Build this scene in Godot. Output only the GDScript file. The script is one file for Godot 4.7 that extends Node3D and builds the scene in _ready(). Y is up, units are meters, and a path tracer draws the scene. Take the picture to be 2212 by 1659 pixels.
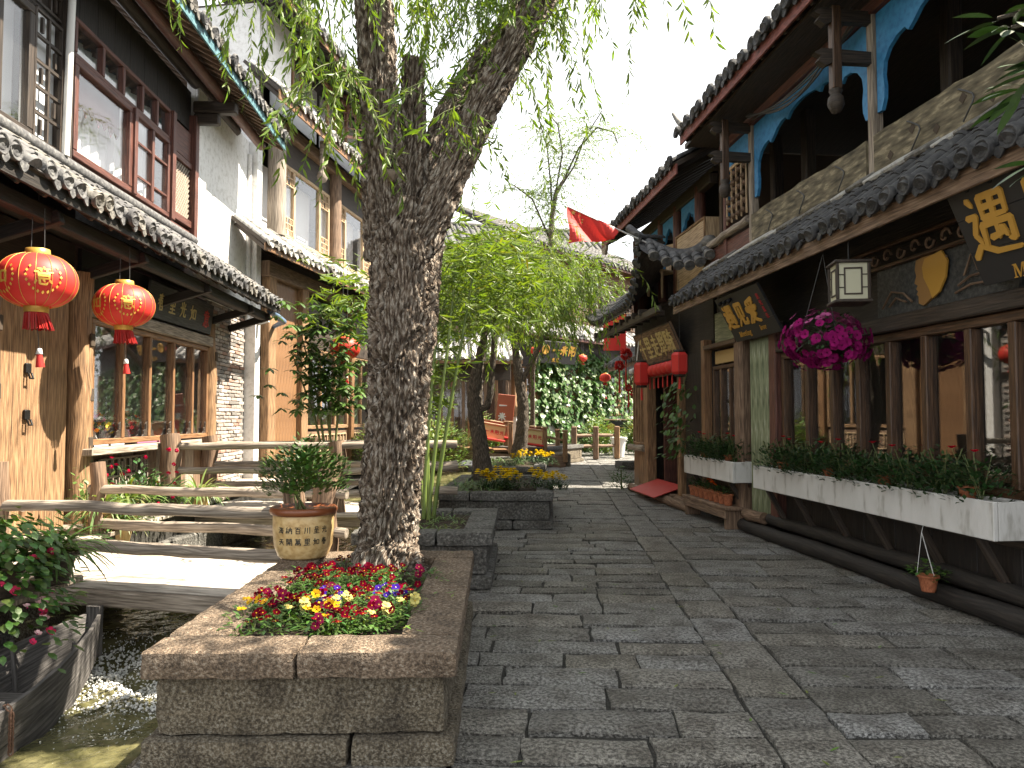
extends Node3D

# ------------------------------------------------------------------ camera model and places
const LENS := 1640.0
const EYE := Vector3(0, 1.6, 0)
const PITCH := 0.0430
var taken := {}
var rng := RandomNumberGenerator.new()
var noise := FastNoiseLite.new()
var M := {}

func ray(px: float, py: float) -> Vector3:
	return Basis(Vector3.RIGHT, PITCH) * Vector3((px - 1106.0) / LENS, (829.5 - py) / LENS, -1.0)
func on_ground(px: float, py: float, y := 0.0) -> Vector3:
	var r := ray(px, py)
	return EYE + r * ((y - EYE.y) / r.y)
func at_depth(px: float, py: float, d: float) -> Vector3:
	var r := ray(px, py)
	return EYE + r * (d / -r.z)
# a facade frame: local x along the wall, y up, z out to the street
func facade(a: float, b: float, right: bool) -> Transform3D:
	var t := Vector3(b, 0, -1).normalized()
	var x := -t if right else t
	return Transform3D(Basis(x, Vector3.UP, x.cross(Vector3.UP)), Vector3(a, 0, 0))
func on_wall(fr: Transform3D, px: float, py: float, w := 0.0) -> Vector3:
	var inv := fr.affine_inverse()
	var e := inv * EYE
	var r := inv.basis * ray(px, py)
	return e + r * ((w - e.z) / r.z)
func rr(a: float, b: float) -> float:
	return rng.randf_range(a, b)

# ------------------------------------------------------------------ nodes
func numbered(called: String) -> String:
	var k: int = taken.get(called, 0)
	taken[called] = k + 1
	return called if k == 0 else "%s_%03d" % [called, k]
func thing(called: String, label: String, category: String, xf := Transform3D(), group := "") -> Node3D:
	var o := Node3D.new()
	o.name = numbered(called)
	add_child(o)
	o.transform = xf
	o.set_meta("label", label)
	o.set_meta("category", category)
	if group != "":
		o.set_meta("group", group)
	return o
func copy_of(src: Node3D, xf: Transform3D, label: String, group := "") -> Node3D:
	var o: Node3D = src.duplicate()
	var base: String = String(src.name)
	if base.length() > 4 and base[-4] == "_" and base.right(3).is_valid_int():
		base = base.left(-4)
	o.name = numbered(base)
	add_child(o)
	o.transform = xf
	o.set_meta("label", label)
	if group != "":
		o.set_meta("group", group)
	return o
func part(called: String, mesh: Mesh, mat: Material, parent: Node, xf := Transform3D()) -> MeshInstance3D:
	var o := MeshInstance3D.new()
	o.name = called
	o.mesh = mesh
	o.material_override = mat
	o.transform = xf
	parent.add_child(o, true)
	return o
func hub(called: String, parent: Node, xf := Transform3D()) -> Node3D:
	var o := Node3D.new()
	o.name = called
	o.transform = xf
	parent.add_child(o, true)
	return o
func setting(o: Node3D, label := "", category := "") -> Node3D:
	o.set_meta("kind", "structure")
	if label != "":
		o.set_meta("label", label)
		o.set_meta("category", category)
	return o
func stuff(o: Node3D) -> Node3D:
	o.set_meta("kind", "stuff")
	return o
func many(called: String, mesh: Mesh, mat: Material, parent: Node, places: Array, tints: Array = []) -> MultiMeshInstance3D:
	var mm := MultiMesh.new()
	mm.transform_format = MultiMesh.TRANSFORM_3D
	mm.use_colors = tints.size() > 0
	mm.mesh = mesh
	mm.instance_count = places.size()
	for i in places.size():
		mm.set_instance_transform(i, places[i])
		if tints.size() > 0:
			mm.set_instance_color(i, tints[i])
	var o := MultiMeshInstance3D.new()
	o.name = called
	o.multimesh = mm
	o.material_override = mat
	parent.add_child(o, true)
	stuff(o)
	return o

# ------------------------------------------------------------------ mesh builder
class MB:
	var v := PackedVector3Array()
	var n := PackedVector3Array()
	var t := PackedVector2Array()
	var c := PackedColorArray()
	var tint := Color.WHITE
	var uo := Vector2.ZERO
	func vert(p: Vector3, nn: Vector3, uv: Vector2) -> void:
		v.append(p); n.append(nn); t.append(uv); c.append(tint)
	# corners run counter-clockwise seen from outside
	func tri(a: Vector3, b: Vector3, d: Vector3, ua := Vector2.ZERO, ub := Vector2.ZERO, ud := Vector2.ZERO) -> void:
		var nn := (b - a).cross(d - a).normalized()
		vert(a, nn, ua); vert(d, nn, ud); vert(b, nn, ub)
	func quad(a: Vector3, b: Vector3, d: Vector3, e: Vector3, ua := Vector2.ZERO, ub := Vector2(1, 0), ud := Vector2(1, 1), ue := Vector2(0, 1)) -> void:
		var nn := (d - a).cross(e - b).normalized()
		vert(a, nn, ua); vert(d, nn, ud); vert(b, nn, ub)
		vert(a, nn, ua); vert(e, nn, ue); vert(d, nn, ud)
	func squad(a: Vector3, b: Vector3, d: Vector3, e: Vector3, na: Vector3, nb: Vector3, nd: Vector3, ne: Vector3, ua: Vector2, ub: Vector2, ud: Vector2, ue: Vector2) -> void:
		vert(a, na, ua); vert(d, nd, ud); vert(b, nb, ub)
		vert(a, na, ua); vert(e, ne, ue); vert(d, nd, ud)
	func box(p: Vector3, s: Vector3, b := Basis.IDENTITY) -> MB:
		return cbox(p, s, 0.0, b)
	# box with chamfered edges; u runs along its longest side
	func cbox(p: Vector3, s: Vector3, ch: float, b := Basis.IDENTITY) -> MB:
		var h := s * 0.5
		var la := 0
		if s.y > s[la]: la = 1
		if s.z > s[la]: la = 2
		var e := minf(ch, minf(h.x, minf(h.y, h.z)) * 0.9)
		for ax in 3:
			var a1 := (ax + 1) % 3
			var a2 := (ax + 2) % 3
			for sg in [-1.0, 1.0]:
				var q := []
				var uv := []
				for k in [[-1, -1], [1, -1], [1, 1], [-1, 1]]:
					var x := Vector3.ZERO
					x[ax] = sg * h[ax]
					x[a1] = k[0] * (h[a1] - e)
					x[a2] = k[1] * (h[a2] - e)
					q.append(p + b * x)
					var uu: float
					var vv: float
					if ax == la:
						uu = x[a1]; vv = x[a2]
					elif a1 == la:
						uu = x[a1]; vv = x[a2] + x[ax]
					else:
						uu = x[a2]; vv = x[a1] + x[ax]
					uv.append(uo + Vector2(uu, vv))
				if sg > 0.0:
					quad(q[0], q[1], q[2], q[3], uv[0], uv[1], uv[2], uv[3])
				else:
					quad(q[3], q[2], q[1], q[0], uv[3], uv[2], uv[1], uv[0])
		if e > 0.0:
			for ax in 3:
				var a1 := (ax + 1) % 3
				var a2 := (ax + 2) % 3
				for s1 in [-1.0, 1.0]:
					for s2 in [-1.0, 1.0]:
						var q := []
						for k in [[-1, 0], [1, 0], [1, 1], [-1, 1]]:
							var x := Vector3.ZERO
							x[ax] = k[0] * (h[ax] - e)
							x[a1] = s1 * (h[a1] - (0.0 if k[1] == 0 else e))
							x[a2] = s2 * (h[a2] - (e if k[1] == 0 else 0.0))
							q.append(p + b * x)
						var l := h[ax]
						var ua := uo + Vector2(-l, 0)
						var ub := uo + Vector2(l, 0)
						if s1 * s2 > 0.0:
							quad(q[0], q[1], q[2], q[3], ua, ub, ub + Vector2(0, e), ua + Vector2(0, e))
						else:
							quad(q[3], q[2], q[1], q[0], ua, ub, ub + Vector2(0, e), ua + Vector2(0, e))
			for sx in [-1.0, 1.0]:
				for sy in [-1.0, 1.0]:
					for sz in [-1.0, 1.0]:
						var A := p + b * Vector3(sx * h.x, sy * (h.y - e), sz * (h.z - e))
						var B := p + b * Vector3(sx * (h.x - e), sy * h.y, sz * (h.z - e))
						var C := p + b * Vector3(sx * (h.x - e), sy * (h.y - e), sz * h.z)
						if sx * sy * sz > 0.0: tri(A, B, C)
						else: tri(A, C, B)
		return self
	# beam from a to b, h tall (along up), w wide
	func bar(a: Vector3, b: Vector3, w: float, h: float, up := Vector3.UP, ch := 0.0) -> MB:
		var x := (b - a).normalized()
		var z := x.cross(up)
		if z.length() < 0.01: z = x.cross(Vector3.FORWARD)
		z = z.normalized()
		var y := z.cross(x)
		return cbox((a + b) * 0.5, Vector3(a.distance_to(b), h, w), ch, Basis(x, y, z))
	# round beam; rough > 0 makes it uneven
	func tube(pts: Array, rad: Array, sides := 8, caps := true, rough := 0.0, nz: FastNoiseLite = null) -> MB:
		var rings := []
		var along := 0.0
		var prev := Vector3.ZERO
		for i in pts.size():
			var dir: Vector3 = (pts[mini(i + 1, pts.size() - 1)] - pts[maxi(i - 1, 0)]).normalized()
			if i == 0:
				prev = dir.cross(Vector3.UP if absf(dir.y) < 0.9 else Vector3.RIGHT).normalized()
			else:
				along += pts[i].distance_to(pts[i - 1])
				prev = (prev - dir * prev.dot(dir)).normalized()
			var side := dir.cross(prev)
			var ring := []
			for k in sides + 1:
				var an := TAU * (k % sides) / sides
				var o := prev * cos(an) + side * sin(an)
				var r: float = rad[i]
				if rough > 0.0 and nz: r *= 1.0 + rough * nz.get_noise_3dv((pts[i] + o * r) * 6.0)
				ring.append([pts[i] + o * r, o, uo + Vector2(along, rad[i] * TAU * k / sides)])
			rings.append(ring)
		for i in rings.size() - 1:
			for k in sides:
				var A = rings[i][k]; var B = rings[i][k + 1]; var C = rings[i + 1][k + 1]; var D = rings[i + 1][k]
				squad(A[0], B[0], C[0], D[0], A[1], B[1], C[1], D[1], A[2], B[2], C[2], D[2])
		if caps:
			for e in [0, rings.size() - 1]:
				for k in sides:
					var A: Vector3 = rings[e][k][0]; var B: Vector3 = rings[e][k + 1][0]
					var ua := Vector2(k * 0.02, 0.0)
					if e == 0: tri(pts[e], B, A, ua, ua + Vector2(0.0, 0.05), ua + Vector2(0.02, 0.05))
					else: tri(pts[e], A, B, ua, ua + Vector2(0.0, 0.05), ua + Vector2(0.02, 0.05))
		return self
	# turned shape round the y axis; profile of (radius, height) from bottom to top
	func lathe(prof: Array, sides := 20, at := Vector3.ZERO, b := Basis.IDENTITY, wob := 0.0) -> MB:
		var R := []
		for i in prof.size():
			var d: Vector2 = prof[mini(i + 1, prof.size() - 1)] - prof[maxi(i - 1, 0)]
			var nn := Vector2(d.y, -d.x).normalized()
			var ring := []
			for k in sides + 1:
				var an := TAU * k / sides
				var r: float = prof[i].x * (1.0 + wob * cos(an * sides * 0.5))
				ring.append([at + b * Vector3(cos(an) * r, prof[i].y, sin(an) * r), b * Vector3(cos(an) * nn.x, nn.y, sin(an) * nn.x), Vector2(float(k) / sides, float(i) / maxi(prof.size() - 1, 1))])
			R.append(ring)
		for i in R.size() - 1:
			for k in sides:
				var A = R[i][k]; var B = R[i + 1][k]; var C = R[i + 1][k + 1]; var D = R[i][k + 1]
				squad(A[0], B[0], C[0], D[0], A[1], B[1], C[1], D[1], A[2], B[2], C[2], D[2])
		return self
	# flat outline (counter-clockwise, x right y up) given thickness from z0 to z1
	func prism(poly: PackedVector2Array, z0: float, z1: float, xf := Transform3D.IDENTITY) -> MB:
		if Geometry2D.is_polygon_clockwise(poly): poly.reverse()
		var ix := Geometry2D.triangulate_polygon(poly)
		for i in range(0, ix.size(), 3):
			var a := poly[ix[i]]; var b := poly[ix[i + 1]]; var d := poly[ix[i + 2]]
			if (b - a).cross(d - a) < 0.0:
				var sw := b; b = d; d = sw
			tri(xf * Vector3(a.x, a.y, z1), xf * Vector3(b.x, b.y, z1), xf * Vector3(d.x, d.y, z1), uo + a, uo + b, uo + d)
			tri(xf * Vector3(a.x, a.y, z0), xf * Vector3(d.x, d.y, z0), xf * Vector3(b.x, b.y, z0), uo + a, uo + d, uo + b)
		var l := 0.0
		for i in poly.size():
			var a := poly[i]; var b := poly[(i + 1) % poly.size()]
			var l2 := l + a.distance_to(b)
			quad(xf * Vector3(a.x, a.y, z0), xf * Vector3(b.x, b.y, z0), xf * Vector3(b.x, b.y, z1), xf * Vector3(a.x, a.y, z1), uo + Vector2(l, 0), uo + Vector2(l2, 0), uo + Vector2(l2, z1 - z0), uo + Vector2(l, z1 - z0))
			l = l2
		return self
	# leaf of length l, width w from p along d, bending by droop
	func leaf(p: Vector3, d: Vector3, side: Vector3, l: float, w: float, droop := 0.0, segs := 2) -> MB:
		var s := (side - d * side.dot(d)).normalized()
		var q := p
		var dir := d
		var prev := [p, p]
		for i in segs:
			var f := float(i + 1) / segs
			var ww := w * 0.5 * sin(PI * minf(f, 0.98) * 0.94 + 0.1) if i < segs - 1 else 0.0
			if segs == 2 and i == 0: ww = w * 0.5
			dir = (dir + Vector3.DOWN * droop / segs).normalized()
			q += dir * l / segs
			var cur := [q - s * ww, q + s * ww]
			var f0 := float(i) / segs
			if i == 0: tri(p, cur[1], cur[0], Vector2(.5, 0), Vector2(1, f), Vector2(0, f))
			elif i == segs - 1: tri(prev[0], prev[1], q, Vector2(0, f0), Vector2(1, f0), Vector2(.5, 1))
			else: quad(prev[0], prev[1], cur[1], cur[0], Vector2(0, f0), Vector2(1, f0), Vector2(1, f), Vector2(0, f))
			prev = cur
		return self
	func put(o: MB, xf: Transform3D) -> MB:
		for i in o.v.size():
			v.append(xf * o.v[i]); n.append((xf.basis * o.n[i]).normalized()); t.append(o.t[i]); c.append(o.c[i])
		return self
	func mesh() -> ArrayMesh:
		var a := []
		a.resize(Mesh.ARRAY_MAX)
		a[Mesh.ARRAY_VERTEX] = v
		a[Mesh.ARRAY_NORMAL] = n
		a[Mesh.ARRAY_TEX_UV] = t
		a[Mesh.ARRAY_COLOR] = c
		var m := ArrayMesh.new()
		m.add_surface_from_arrays(Mesh.PRIMITIVE_TRIANGLES, a)
		return m

func mb() -> MB:
	var m := MB.new()
	m.uo = Vector2(rr(0, 8), rr(0, 8))
	return m
func bx(called: String, parent: Node, p: Vector3, s: Vector3, mat: Material, ch := 0.008, b := Basis.IDENTITY) -> MeshInstance3D:
	return part(called, mb().cbox(p, s, ch, b).mesh(), mat, parent)
func beam(called: String, parent: Node, a: Vector3, b: Vector3, w: float, h: float, mat: Material, ch := 0.008, up := Vector3.UP) -> MeshInstance3D:
	return part(called, mb().bar(a, b, w, h, up, ch).mesh(), mat, parent)
func log_between(called: String, parent: Node, a: Vector3, b: Vector3, r: float, mat: Material, bend := 0.02, sides := 12) -> MeshInstance3D:
	var pts := []
	var rad := []
	var k := maxi(4, int(a.distance_to(b) / 0.22))
	var s := rr(0, 99)
	for i in k + 1:
		var f := float(i) / k
		pts.append(a.lerp(b, f) + Vector3(noise.get_noise_2d(f * 7, s), noise.get_noise_2d(f * 7, s + 50), noise.get_noise_2d(f * 7, s + 90)) * bend * 2.0)
		rad.append(r * (1.0 + 0.12 * noise.get_noise_2d(f * 16, s + 20)))
	var m := mb()
	m.tube(pts, rad, sides, true, 0.1, noise)
	return part(called, m.mesh(), mat, parent)

# ------------------------------------------------------------------ materials
func lin(r: float, g: float, b: float) -> Color:
	return Color(r, g, b).linear_to_srgb()
func ramp(list: Array) -> Gradient:
	var g := Gradient.new()
	g.offsets = PackedFloat32Array(list.map(func(x): return x[0]))
	g.colors = PackedColorArray(list.map(func(x): return lin(x[1], x[2], x[3])))
	return g
func noise_tex(freq: float, list: Array, sd := 1, octaves := 5, size := 512, kind := FastNoiseLite.TYPE_SIMPLEX_SMOOTH, fractal := FastNoiseLite.FRACTAL_FBM, gain := 0.5) -> NoiseTexture2D:
	var f := FastNoiseLite.new()
	f.noise_type = kind
	f.fractal_type = fractal
	f.fractal_octaves = octaves
	f.frequency = freq
	f.seed = sd
	f.fractal_gain = gain
	var t := NoiseTexture2D.new()
	t.noise = f
	t.width = size
	t.height = size
	t.seamless = true
	if list.size() > 0:
		t.color_ramp = ramp(list)
	return t
func mat(c: Color, rough := 0.8, metal := 0.0) -> StandardMaterial3D:
	var m := StandardMaterial3D.new()
	m.albedo_color = c
	m.roughness = rough
	m.metallic = metal
	return m
func tmat(tex: Texture2D, rough: float, scale: Vector3, height: Texture2D = null, hs := 0.0, tri := false) -> StandardMaterial3D:
	var m := StandardMaterial3D.new()
	m.albedo_texture = tex
	m.roughness = rough
	m.uv1_scale = scale
	if height:
		m.heightmap_enabled = true
		m.heightmap_texture = height
		m.heightmap_scale = hs
	if tri:
		m.uv1_triplanar = true
		m.uv1_world_triplanar = true
	return m
func tinted(src: StandardMaterial3D, c: Color) -> StandardMaterial3D:
	var m: StandardMaterial3D = src.duplicate()
	m.albedo_color = c
	return m
func leafy(r: float, g: float, b: float, back := 0.5, rough := 0.45) -> StandardMaterial3D:
	var m := mat(Color.WHITE, rough)
	m.vertex_color_use_as_albedo = true
	m.albedo_color = lin(r, g, b)
	m.backlight_enabled = true
	m.backlight = Color(back, back, back * 0.55)
	return m

var LF: Transform3D      # timber house along the stream
var BF: Transform3D      # three-storey inn behind it
var RF: Transform3D      # taverns across the street

func _ready() -> void:
	rng.seed = 4711
	noise.seed = 5
	noise.frequency = 0.35
	noise.fractal_octaves = 3
	# camera
	var cam := Camera3D.new()
	cam.name = "camera"
	cam.fov = 53.66
	cam.position = EYE
	cam.rotation.x = PITCH
	cam.near = 0.05
	cam.far = 400.0
	add_child(cam)
	cam.current = true
	# sky
	var sky_mat := ProceduralSkyMaterial.new()
	sky_mat.sky_top_color = lin(0.62, 0.64, 0.66)
	sky_mat.sky_horizon_color = lin(0.98, 0.99, 1.0)
	sky_mat.sky_curve = 0.35
	sky_mat.ground_bottom_color = lin(0.12, 0.11, 0.10)
	sky_mat.ground_horizon_color = lin(0.5, 0.5, 0.5)
	sky_mat.sun_angle_max = 1.0
	sky_mat.energy_multiplier = 1.0
	var sky := Sky.new()
	sky.sky_material = sky_mat
	var env := Environment.new()
	env.background_mode = Environment.BG_SKY
	env.sky = sky
	env.background_energy_multiplier = 0.52
	env.tonemap_mode = Environment.TONE_MAPPER_LINEAR
	env.tonemap_exposure = 4.5
	env.sdfgi_enabled = true
	env.ssao_enabled = true
	env.ssil_enabled = true
	var we := WorldEnvironment.new()
	we.name = "environment"
	we.environment = env
	add_child(we)
	# sun: high over the roofs on the right
	var sun := DirectionalLight3D.new()
	sun.name = "sun"
	sun.light_energy = 1.6
	sun.light_angular_distance = 0.5
	sun.light_color = Color(1.0, 0.95, 0.87)
	sun.shadow_enabled = true
	add_child(sun)
	sun.look_at_from_position(Vector3.ZERO, -Vector3(0.56, 0.80, -0.06))

	LF = facade(-4.93, -0.043, false)
	BF = facade(-7.86, 0.16, false)
	RF = facade(4.34, -0.1, true)
	make_materials()
	build_ground()
	build_planters()
	build_timber_house()
	build_inn()
	build_tavern()
	build_neighbour_tavern()
	build_far_houses()
	build_bridges()
	build_boat()
	build_trees()
	build_bamboo()
	build_flowerbeds()
	build_signs()
	build_lanterns()
	build_pots()
	build_details()

func make_materials() -> void:
	var grain := noise_tex(0.012, [], 3, 5)
	var fine := noise_tex(0.06, [], 8, 4)
	var coarse := noise_tex(0.01, [], 12, 4)
	var ridged := noise_tex(0.018, [], 21, 5, 512, FastNoiseLite.TYPE_SIMPLEX_SMOOTH, FastNoiseLite.FRACTAL_RIDGED)
	var ws := Vector3(0.4, 7.0, 1)
	var wood := func(dark: Array, mid: Array, light: Array, sd: int, rough := 0.75, scale := ws) -> StandardMaterial3D:
		return tmat(noise_tex(0.011, [[0.0] + dark, [0.45] + mid, [0.62] + mid.map(func(x): return x * 1.25), [0.8] + light, [1.0] + mid], sd, 5), rough, scale, grain, 0.35)
	M.wood_honey = wood.call([0.06, 0.032, 0.016], [0.21, 0.122, 0.06], [0.34, 0.22, 0.12], 31)
	M.wood_old = wood.call([0.05, 0.03, 0.018], [0.15, 0.095, 0.06], [0.26, 0.18, 0.12], 32)
	M.wood_grey = wood.call([0.10, 0.08, 0.06], [0.25, 0.21, 0.17], [0.40, 0.35, 0.29], 33, 0.85)
	M.wood_red = wood.call([0.03, 0.012, 0.009], [0.085, 0.03, 0.021], [0.15, 0.06, 0.04], 34, 0.55)
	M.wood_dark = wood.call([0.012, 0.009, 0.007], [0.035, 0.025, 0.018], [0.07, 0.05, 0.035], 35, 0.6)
	M.wood_black_shaded = wood.call([0.006, 0.005, 0.004], [0.014, 0.011, 0.009], [0.03, 0.024, 0.018], 44, 0.7)  # black-stained timber, colour also carries deep shade of eaves and low walls
	M.wood_brown = wood.call([0.06, 0.03, 0.014], [0.17, 0.088, 0.04], [0.26, 0.15, 0.075], 36, 0.5)
	M.wood_sombre = wood.call([0.015, 0.008, 0.005], [0.06, 0.03, 0.014], [0.11, 0.06, 0.03], 43, 0.5)
	M.wood_pale = wood.call([0.22, 0.15, 0.09], [0.42, 0.30, 0.18], [0.55, 0.42, 0.28], 37, 0.7)
	M.deck = wood.call([0.22, 0.19, 0.16], [0.42, 0.38, 0.33], [0.55, 0.5, 0.44], 38, 0.8)
	M.boat_wood = wood.call([0.03, 0.027, 0.026], [0.085, 0.08, 0.077], [0.17, 0.16, 0.152], 39, 0.8)
	M.beam_weathered = wood.call([0.025, 0.02, 0.011], [0.11, 0.092, 0.058], [0.27, 0.23, 0.15], 40, 0.85, Vector3(0.5, 2.2, 1))
	M.board_painted = wood.call([0.02, 0.021, 0.022], [0.045, 0.046, 0.048], [0.08, 0.08, 0.08], 41, 0.6)
	M.board_black = mat(lin(0.015, 0.015, 0.016), 0.6)
	M.blue = tmat(noise_tex(0.02, [[0, 0.02, 0.13, 0.30], [0.5, 0.035, 0.20, 0.42], [1, 0.05, 0.25, 0.48]], 42), 0.6, Vector3(1, 1, 1))
	var blotch := noise_tex(0.012, [[0.0, 0.42, 0.40, 0.38], [0.4, 0.74, 0.73, 0.71], [0.6, 0.95, 0.95, 0.94], [1, 1, 1, 1]], 47, 5)
	var st := func(list: Array, sd: int, rough: float, hs: float, sc := 0.9) -> StandardMaterial3D:
		var sm := tmat(noise_tex(0.02, list, sd, 7, 1024, FastNoiseLite.TYPE_SIMPLEX_SMOOTH, FastNoiseLite.FRACTAL_FBM, 0.72), rough, Vector3(sc, sc, sc), noise_tex(0.03, [], sd + 1, 6, 1024, FastNoiseLite.TYPE_SIMPLEX_SMOOTH, FastNoiseLite.FRACTAL_FBM, 0.65), hs, true)
		sm.detail_enabled = true
		sm.detail_blend_mode = BaseMaterial3D.BLEND_MODE_MUL
		sm.detail_uv_layer = BaseMaterial3D.DETAIL_UV_2
		sm.detail_albedo = blotch
		sm.uv2_triplanar = true
		sm.uv2_world_triplanar = true
		sm.uv2_scale = Vector3.ONE * sc * 0.31
		return sm
	M.paving = [
		st.call([[0.0, 0.04, 0.04, 0.038], [0.36, 0.16, 0.157, 0.147], [0.48, 0.32, 0.315, 0.30], [0.6, 0.52, 0.513, 0.492], [1, 0.78, 0.77, 0.745]], 51, 0.42, 5.0, 1.5),
		st.call([[0.0, 0.035, 0.035, 0.033], [0.37, 0.15, 0.146, 0.132], [0.5, 0.29, 0.284, 0.262], [0.63, 0.46, 0.45, 0.42], [1, 0.7, 0.69, 0.655]], 53, 0.5, 4.0, 1.7),
		st.call([[0.0, 0.035, 0.036, 0.036], [0.37, 0.18, 0.179, 0.174], [0.48, 0.36, 0.358, 0.35], [0.6, 0.56, 0.557, 0.545], [1, 0.82, 0.82, 0.80]], 55, 0.38, 6.0, 1.4)]
	for k in 3:
		M.paving.append(tinted(M.paving[k], lin(0.72, 0.70, 0.66)))
		M.paving.append(tinted(M.paving[k], lin(0.9, 0.86, 0.79)))
	M.planter_stone = st.call([[0.0, 0.02, 0.016, 0.011], [0.38, 0.105, 0.083, 0.053], [0.5, 0.2, 0.162, 0.108], [0.62, 0.3, 0.255, 0.183], [0.78, 0.37, 0.35, 0.295], [1, 0.55, 0.54, 0.5]], 57, 0.85, 3.4, 1.9)
	M.planter_top = st.call([[0.0, 0.035, 0.026, 0.018], [0.36, 0.13, 0.092, 0.06], [0.5, 0.235, 0.165, 0.11], [0.62, 0.33, 0.25, 0.175], [0.78, 0.43, 0.385, 0.32], [1, 0.62, 0.6, 0.54]], 59, 0.8, 2.4, 1.8)
	M.planter_grey = st.call([[0.0, 0.03, 0.03, 0.028], [0.4, 0.09, 0.088, 0.082], [0.55, 0.15, 0.147, 0.138], [0.7, 0.22, 0.215, 0.2], [1, 0.4, 0.39, 0.37]], 61, 0.85, 2.2, 1.1)
	M.joint = st.call([[0, 0.015, 0.014, 0.012], [0.6, 0.04, 0.038, 0.032], [1, 0.09, 0.085, 0.075]], 63, 0.95, 1.0, 1.3)
	M.plaster = st.call([[0.0, 0.46, 0.45, 0.42], [0.35, 0.68, 0.675, 0.66], [0.5, 0.76, 0.76, 0.75], [1, 0.82, 0.82, 0.82]], 65, 0.9, 0.3, 0.3)
	M.plaster.detail_enabled = false
	M.box_white = tmat(noise_tex(0.012, [[0.0, 0.20, 0.19, 0.165], [0.3, 0.42, 0.41, 0.38], [0.42, 0.54, 0.535, 0.51], [1, 0.60, 0.595, 0.575]], 68, 5), 0.75, Vector3(0.9, 0.3, 0.9), fine, 0.25, true)
	M.soil = st.call([[0, 0.02, 0.013, 0.008], [0.5, 0.07, 0.045, 0.028], [1, 0.16, 0.11, 0.07]], 69, 0.95, 4.0, 2.0)
	var tile := func(list: Array, sd: int) -> StandardMaterial3D:
		return tmat(noise_tex(0.02, list, sd), 0.75, Vector3(1.1, 1.1, 1.1), fine, 0.4, true)
	M.tile = [tile.call([[0, 0.03, 0.03, 0.032], [0.5, 0.085, 0.086, 0.09], [0.75, 0.14, 0.14, 0.14], [1, 0.27, 0.27, 0.25]], 71), tile.call([[0, 0.02, 0.02, 0.022], [0.5, 0.06, 0.06, 0.064], [1, 0.17, 0.165, 0.155]], 72), tile.call([[0, 0.05, 0.045, 0.04], [0.5, 0.12, 0.115, 0.105], [1, 0.3, 0.28, 0.24]], 73)]
	M.tile_shaded = [tile.call([[0, 0.015, 0.015, 0.016], [0.5, 0.042, 0.042, 0.045], [0.8, 0.08, 0.08, 0.078], [1, 0.16, 0.16, 0.145]], 75), tile.call([[0, 0.012, 0.012, 0.013], [0.5, 0.03, 0.03, 0.032], [1, 0.1, 0.098, 0.09]], 77)]  # darker copy of the roof tiles, shade put into the colour
	M.tile_pale = tile.call([[0, 0.16, 0.155, 0.15], [0.4, 0.34, 0.335, 0.32], [1, 0.5, 0.49, 0.47]], 74)
	M.bricks = []
	for k in [[0.42, 0.36, 0.32], [0.34, 0.30, 0.28], [0.52, 0.49, 0.46], [0.38, 0.24, 0.19], [0.22, 0.21, 0.20]]:
		M.bricks.append(tinted(tmat(noise_tex(0.03, [[0, 0.45, 0.42, 0.40], [0.5, 0.8, 0.78, 0.76], [1, 1, 1, 1]], 76), 0.9, Vector3(2, 2, 2), fine, 0.5, true), lin(k[0], k[1], k[2])))
	M.mortar = mat(lin(0.20, 0.19, 0.175), 0.95)
	M.bark = tmat(noise_tex(0.012, [[0.0, 0.02, 0.013, 0.009], [0.35, 0.085, 0.058, 0.038], [0.5, 0.175, 0.135, 0.10], [0.66, 0.29, 0.25, 0.205], [1, 0.42, 0.385, 0.335]], 81, 6, 1024), 0.9, Vector3(0.7, 3.4, 1), ridged, 3.0)
	M.bark_dark = tmat(noise_tex(0.02, [[0, 0.02, 0.016, 0.012], [0.5, 0.085, 0.068, 0.05], [1, 0.22, 0.18, 0.14]], 83), 0.9, Vector3(1.0, 4.0, 1), ridged, 2.0)
	M.hole_shade = mat(lin(0.05, 0.035, 0.022), 0.9)  # dark fill painted for the shade inside holes and the vent
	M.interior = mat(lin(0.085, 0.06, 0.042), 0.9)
	M.glass = mat(Color(0.2, 0.22, 0.22, 0.03), 0.02)
	M.glass.transparency = BaseMaterial3D.TRANSPARENCY_ALPHA
	M.glass_sky = mat(Color(0.5, 0.5, 0.5, 0.03), 0.02)
	M.glass_sky.transparency = BaseMaterial3D.TRANSPARENCY_ALPHA
	M.sky_reflection_sheet = mat(lin(0.72, 0.74, 0.76), 0.9)  # bluish white of sky reflected in the panes, painted on sheets behind them
	M.valance = mat(lin(0.10, 0.012, 0.02), 0.9)
	M.red_cloth = mat(lin(0.62, 0.035, 0.028), 0.55)
	M.red_cloth.vertex_color_use_as_albedo = true
	M.red_cloth.backlight_enabled = true
	M.red_cloth.backlight = Color(0.6, 0.6, 0.6)
	M.gold = mat(lin(0.55, 0.33, 0.07), 0.4, 0.35)
	M.gold_paint = mat(lin(0.46, 0.25, 0.04), 0.5)
	M.gold_print = mat(lin(0.62, 0.36, 0.06), 0.5)
	M.pale_gold = mat(lin(0.50, 0.41, 0.18), 0.55)
	M.red_paint = mat(lin(0.42, 0.035, 0.028), 0.5)
	M.crimson = mat(lin(0.30, 0.012, 0.02), 0.6)
	M.red_fascia = tmat(noise_tex(0.02, [[0, 0.05, 0.02, 0.018], [0.5, 0.16, 0.045, 0.035], [1, 0.26, 0.09, 0.07]], 86), 0.7, Vector3(0.6, 3, 1))
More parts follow.
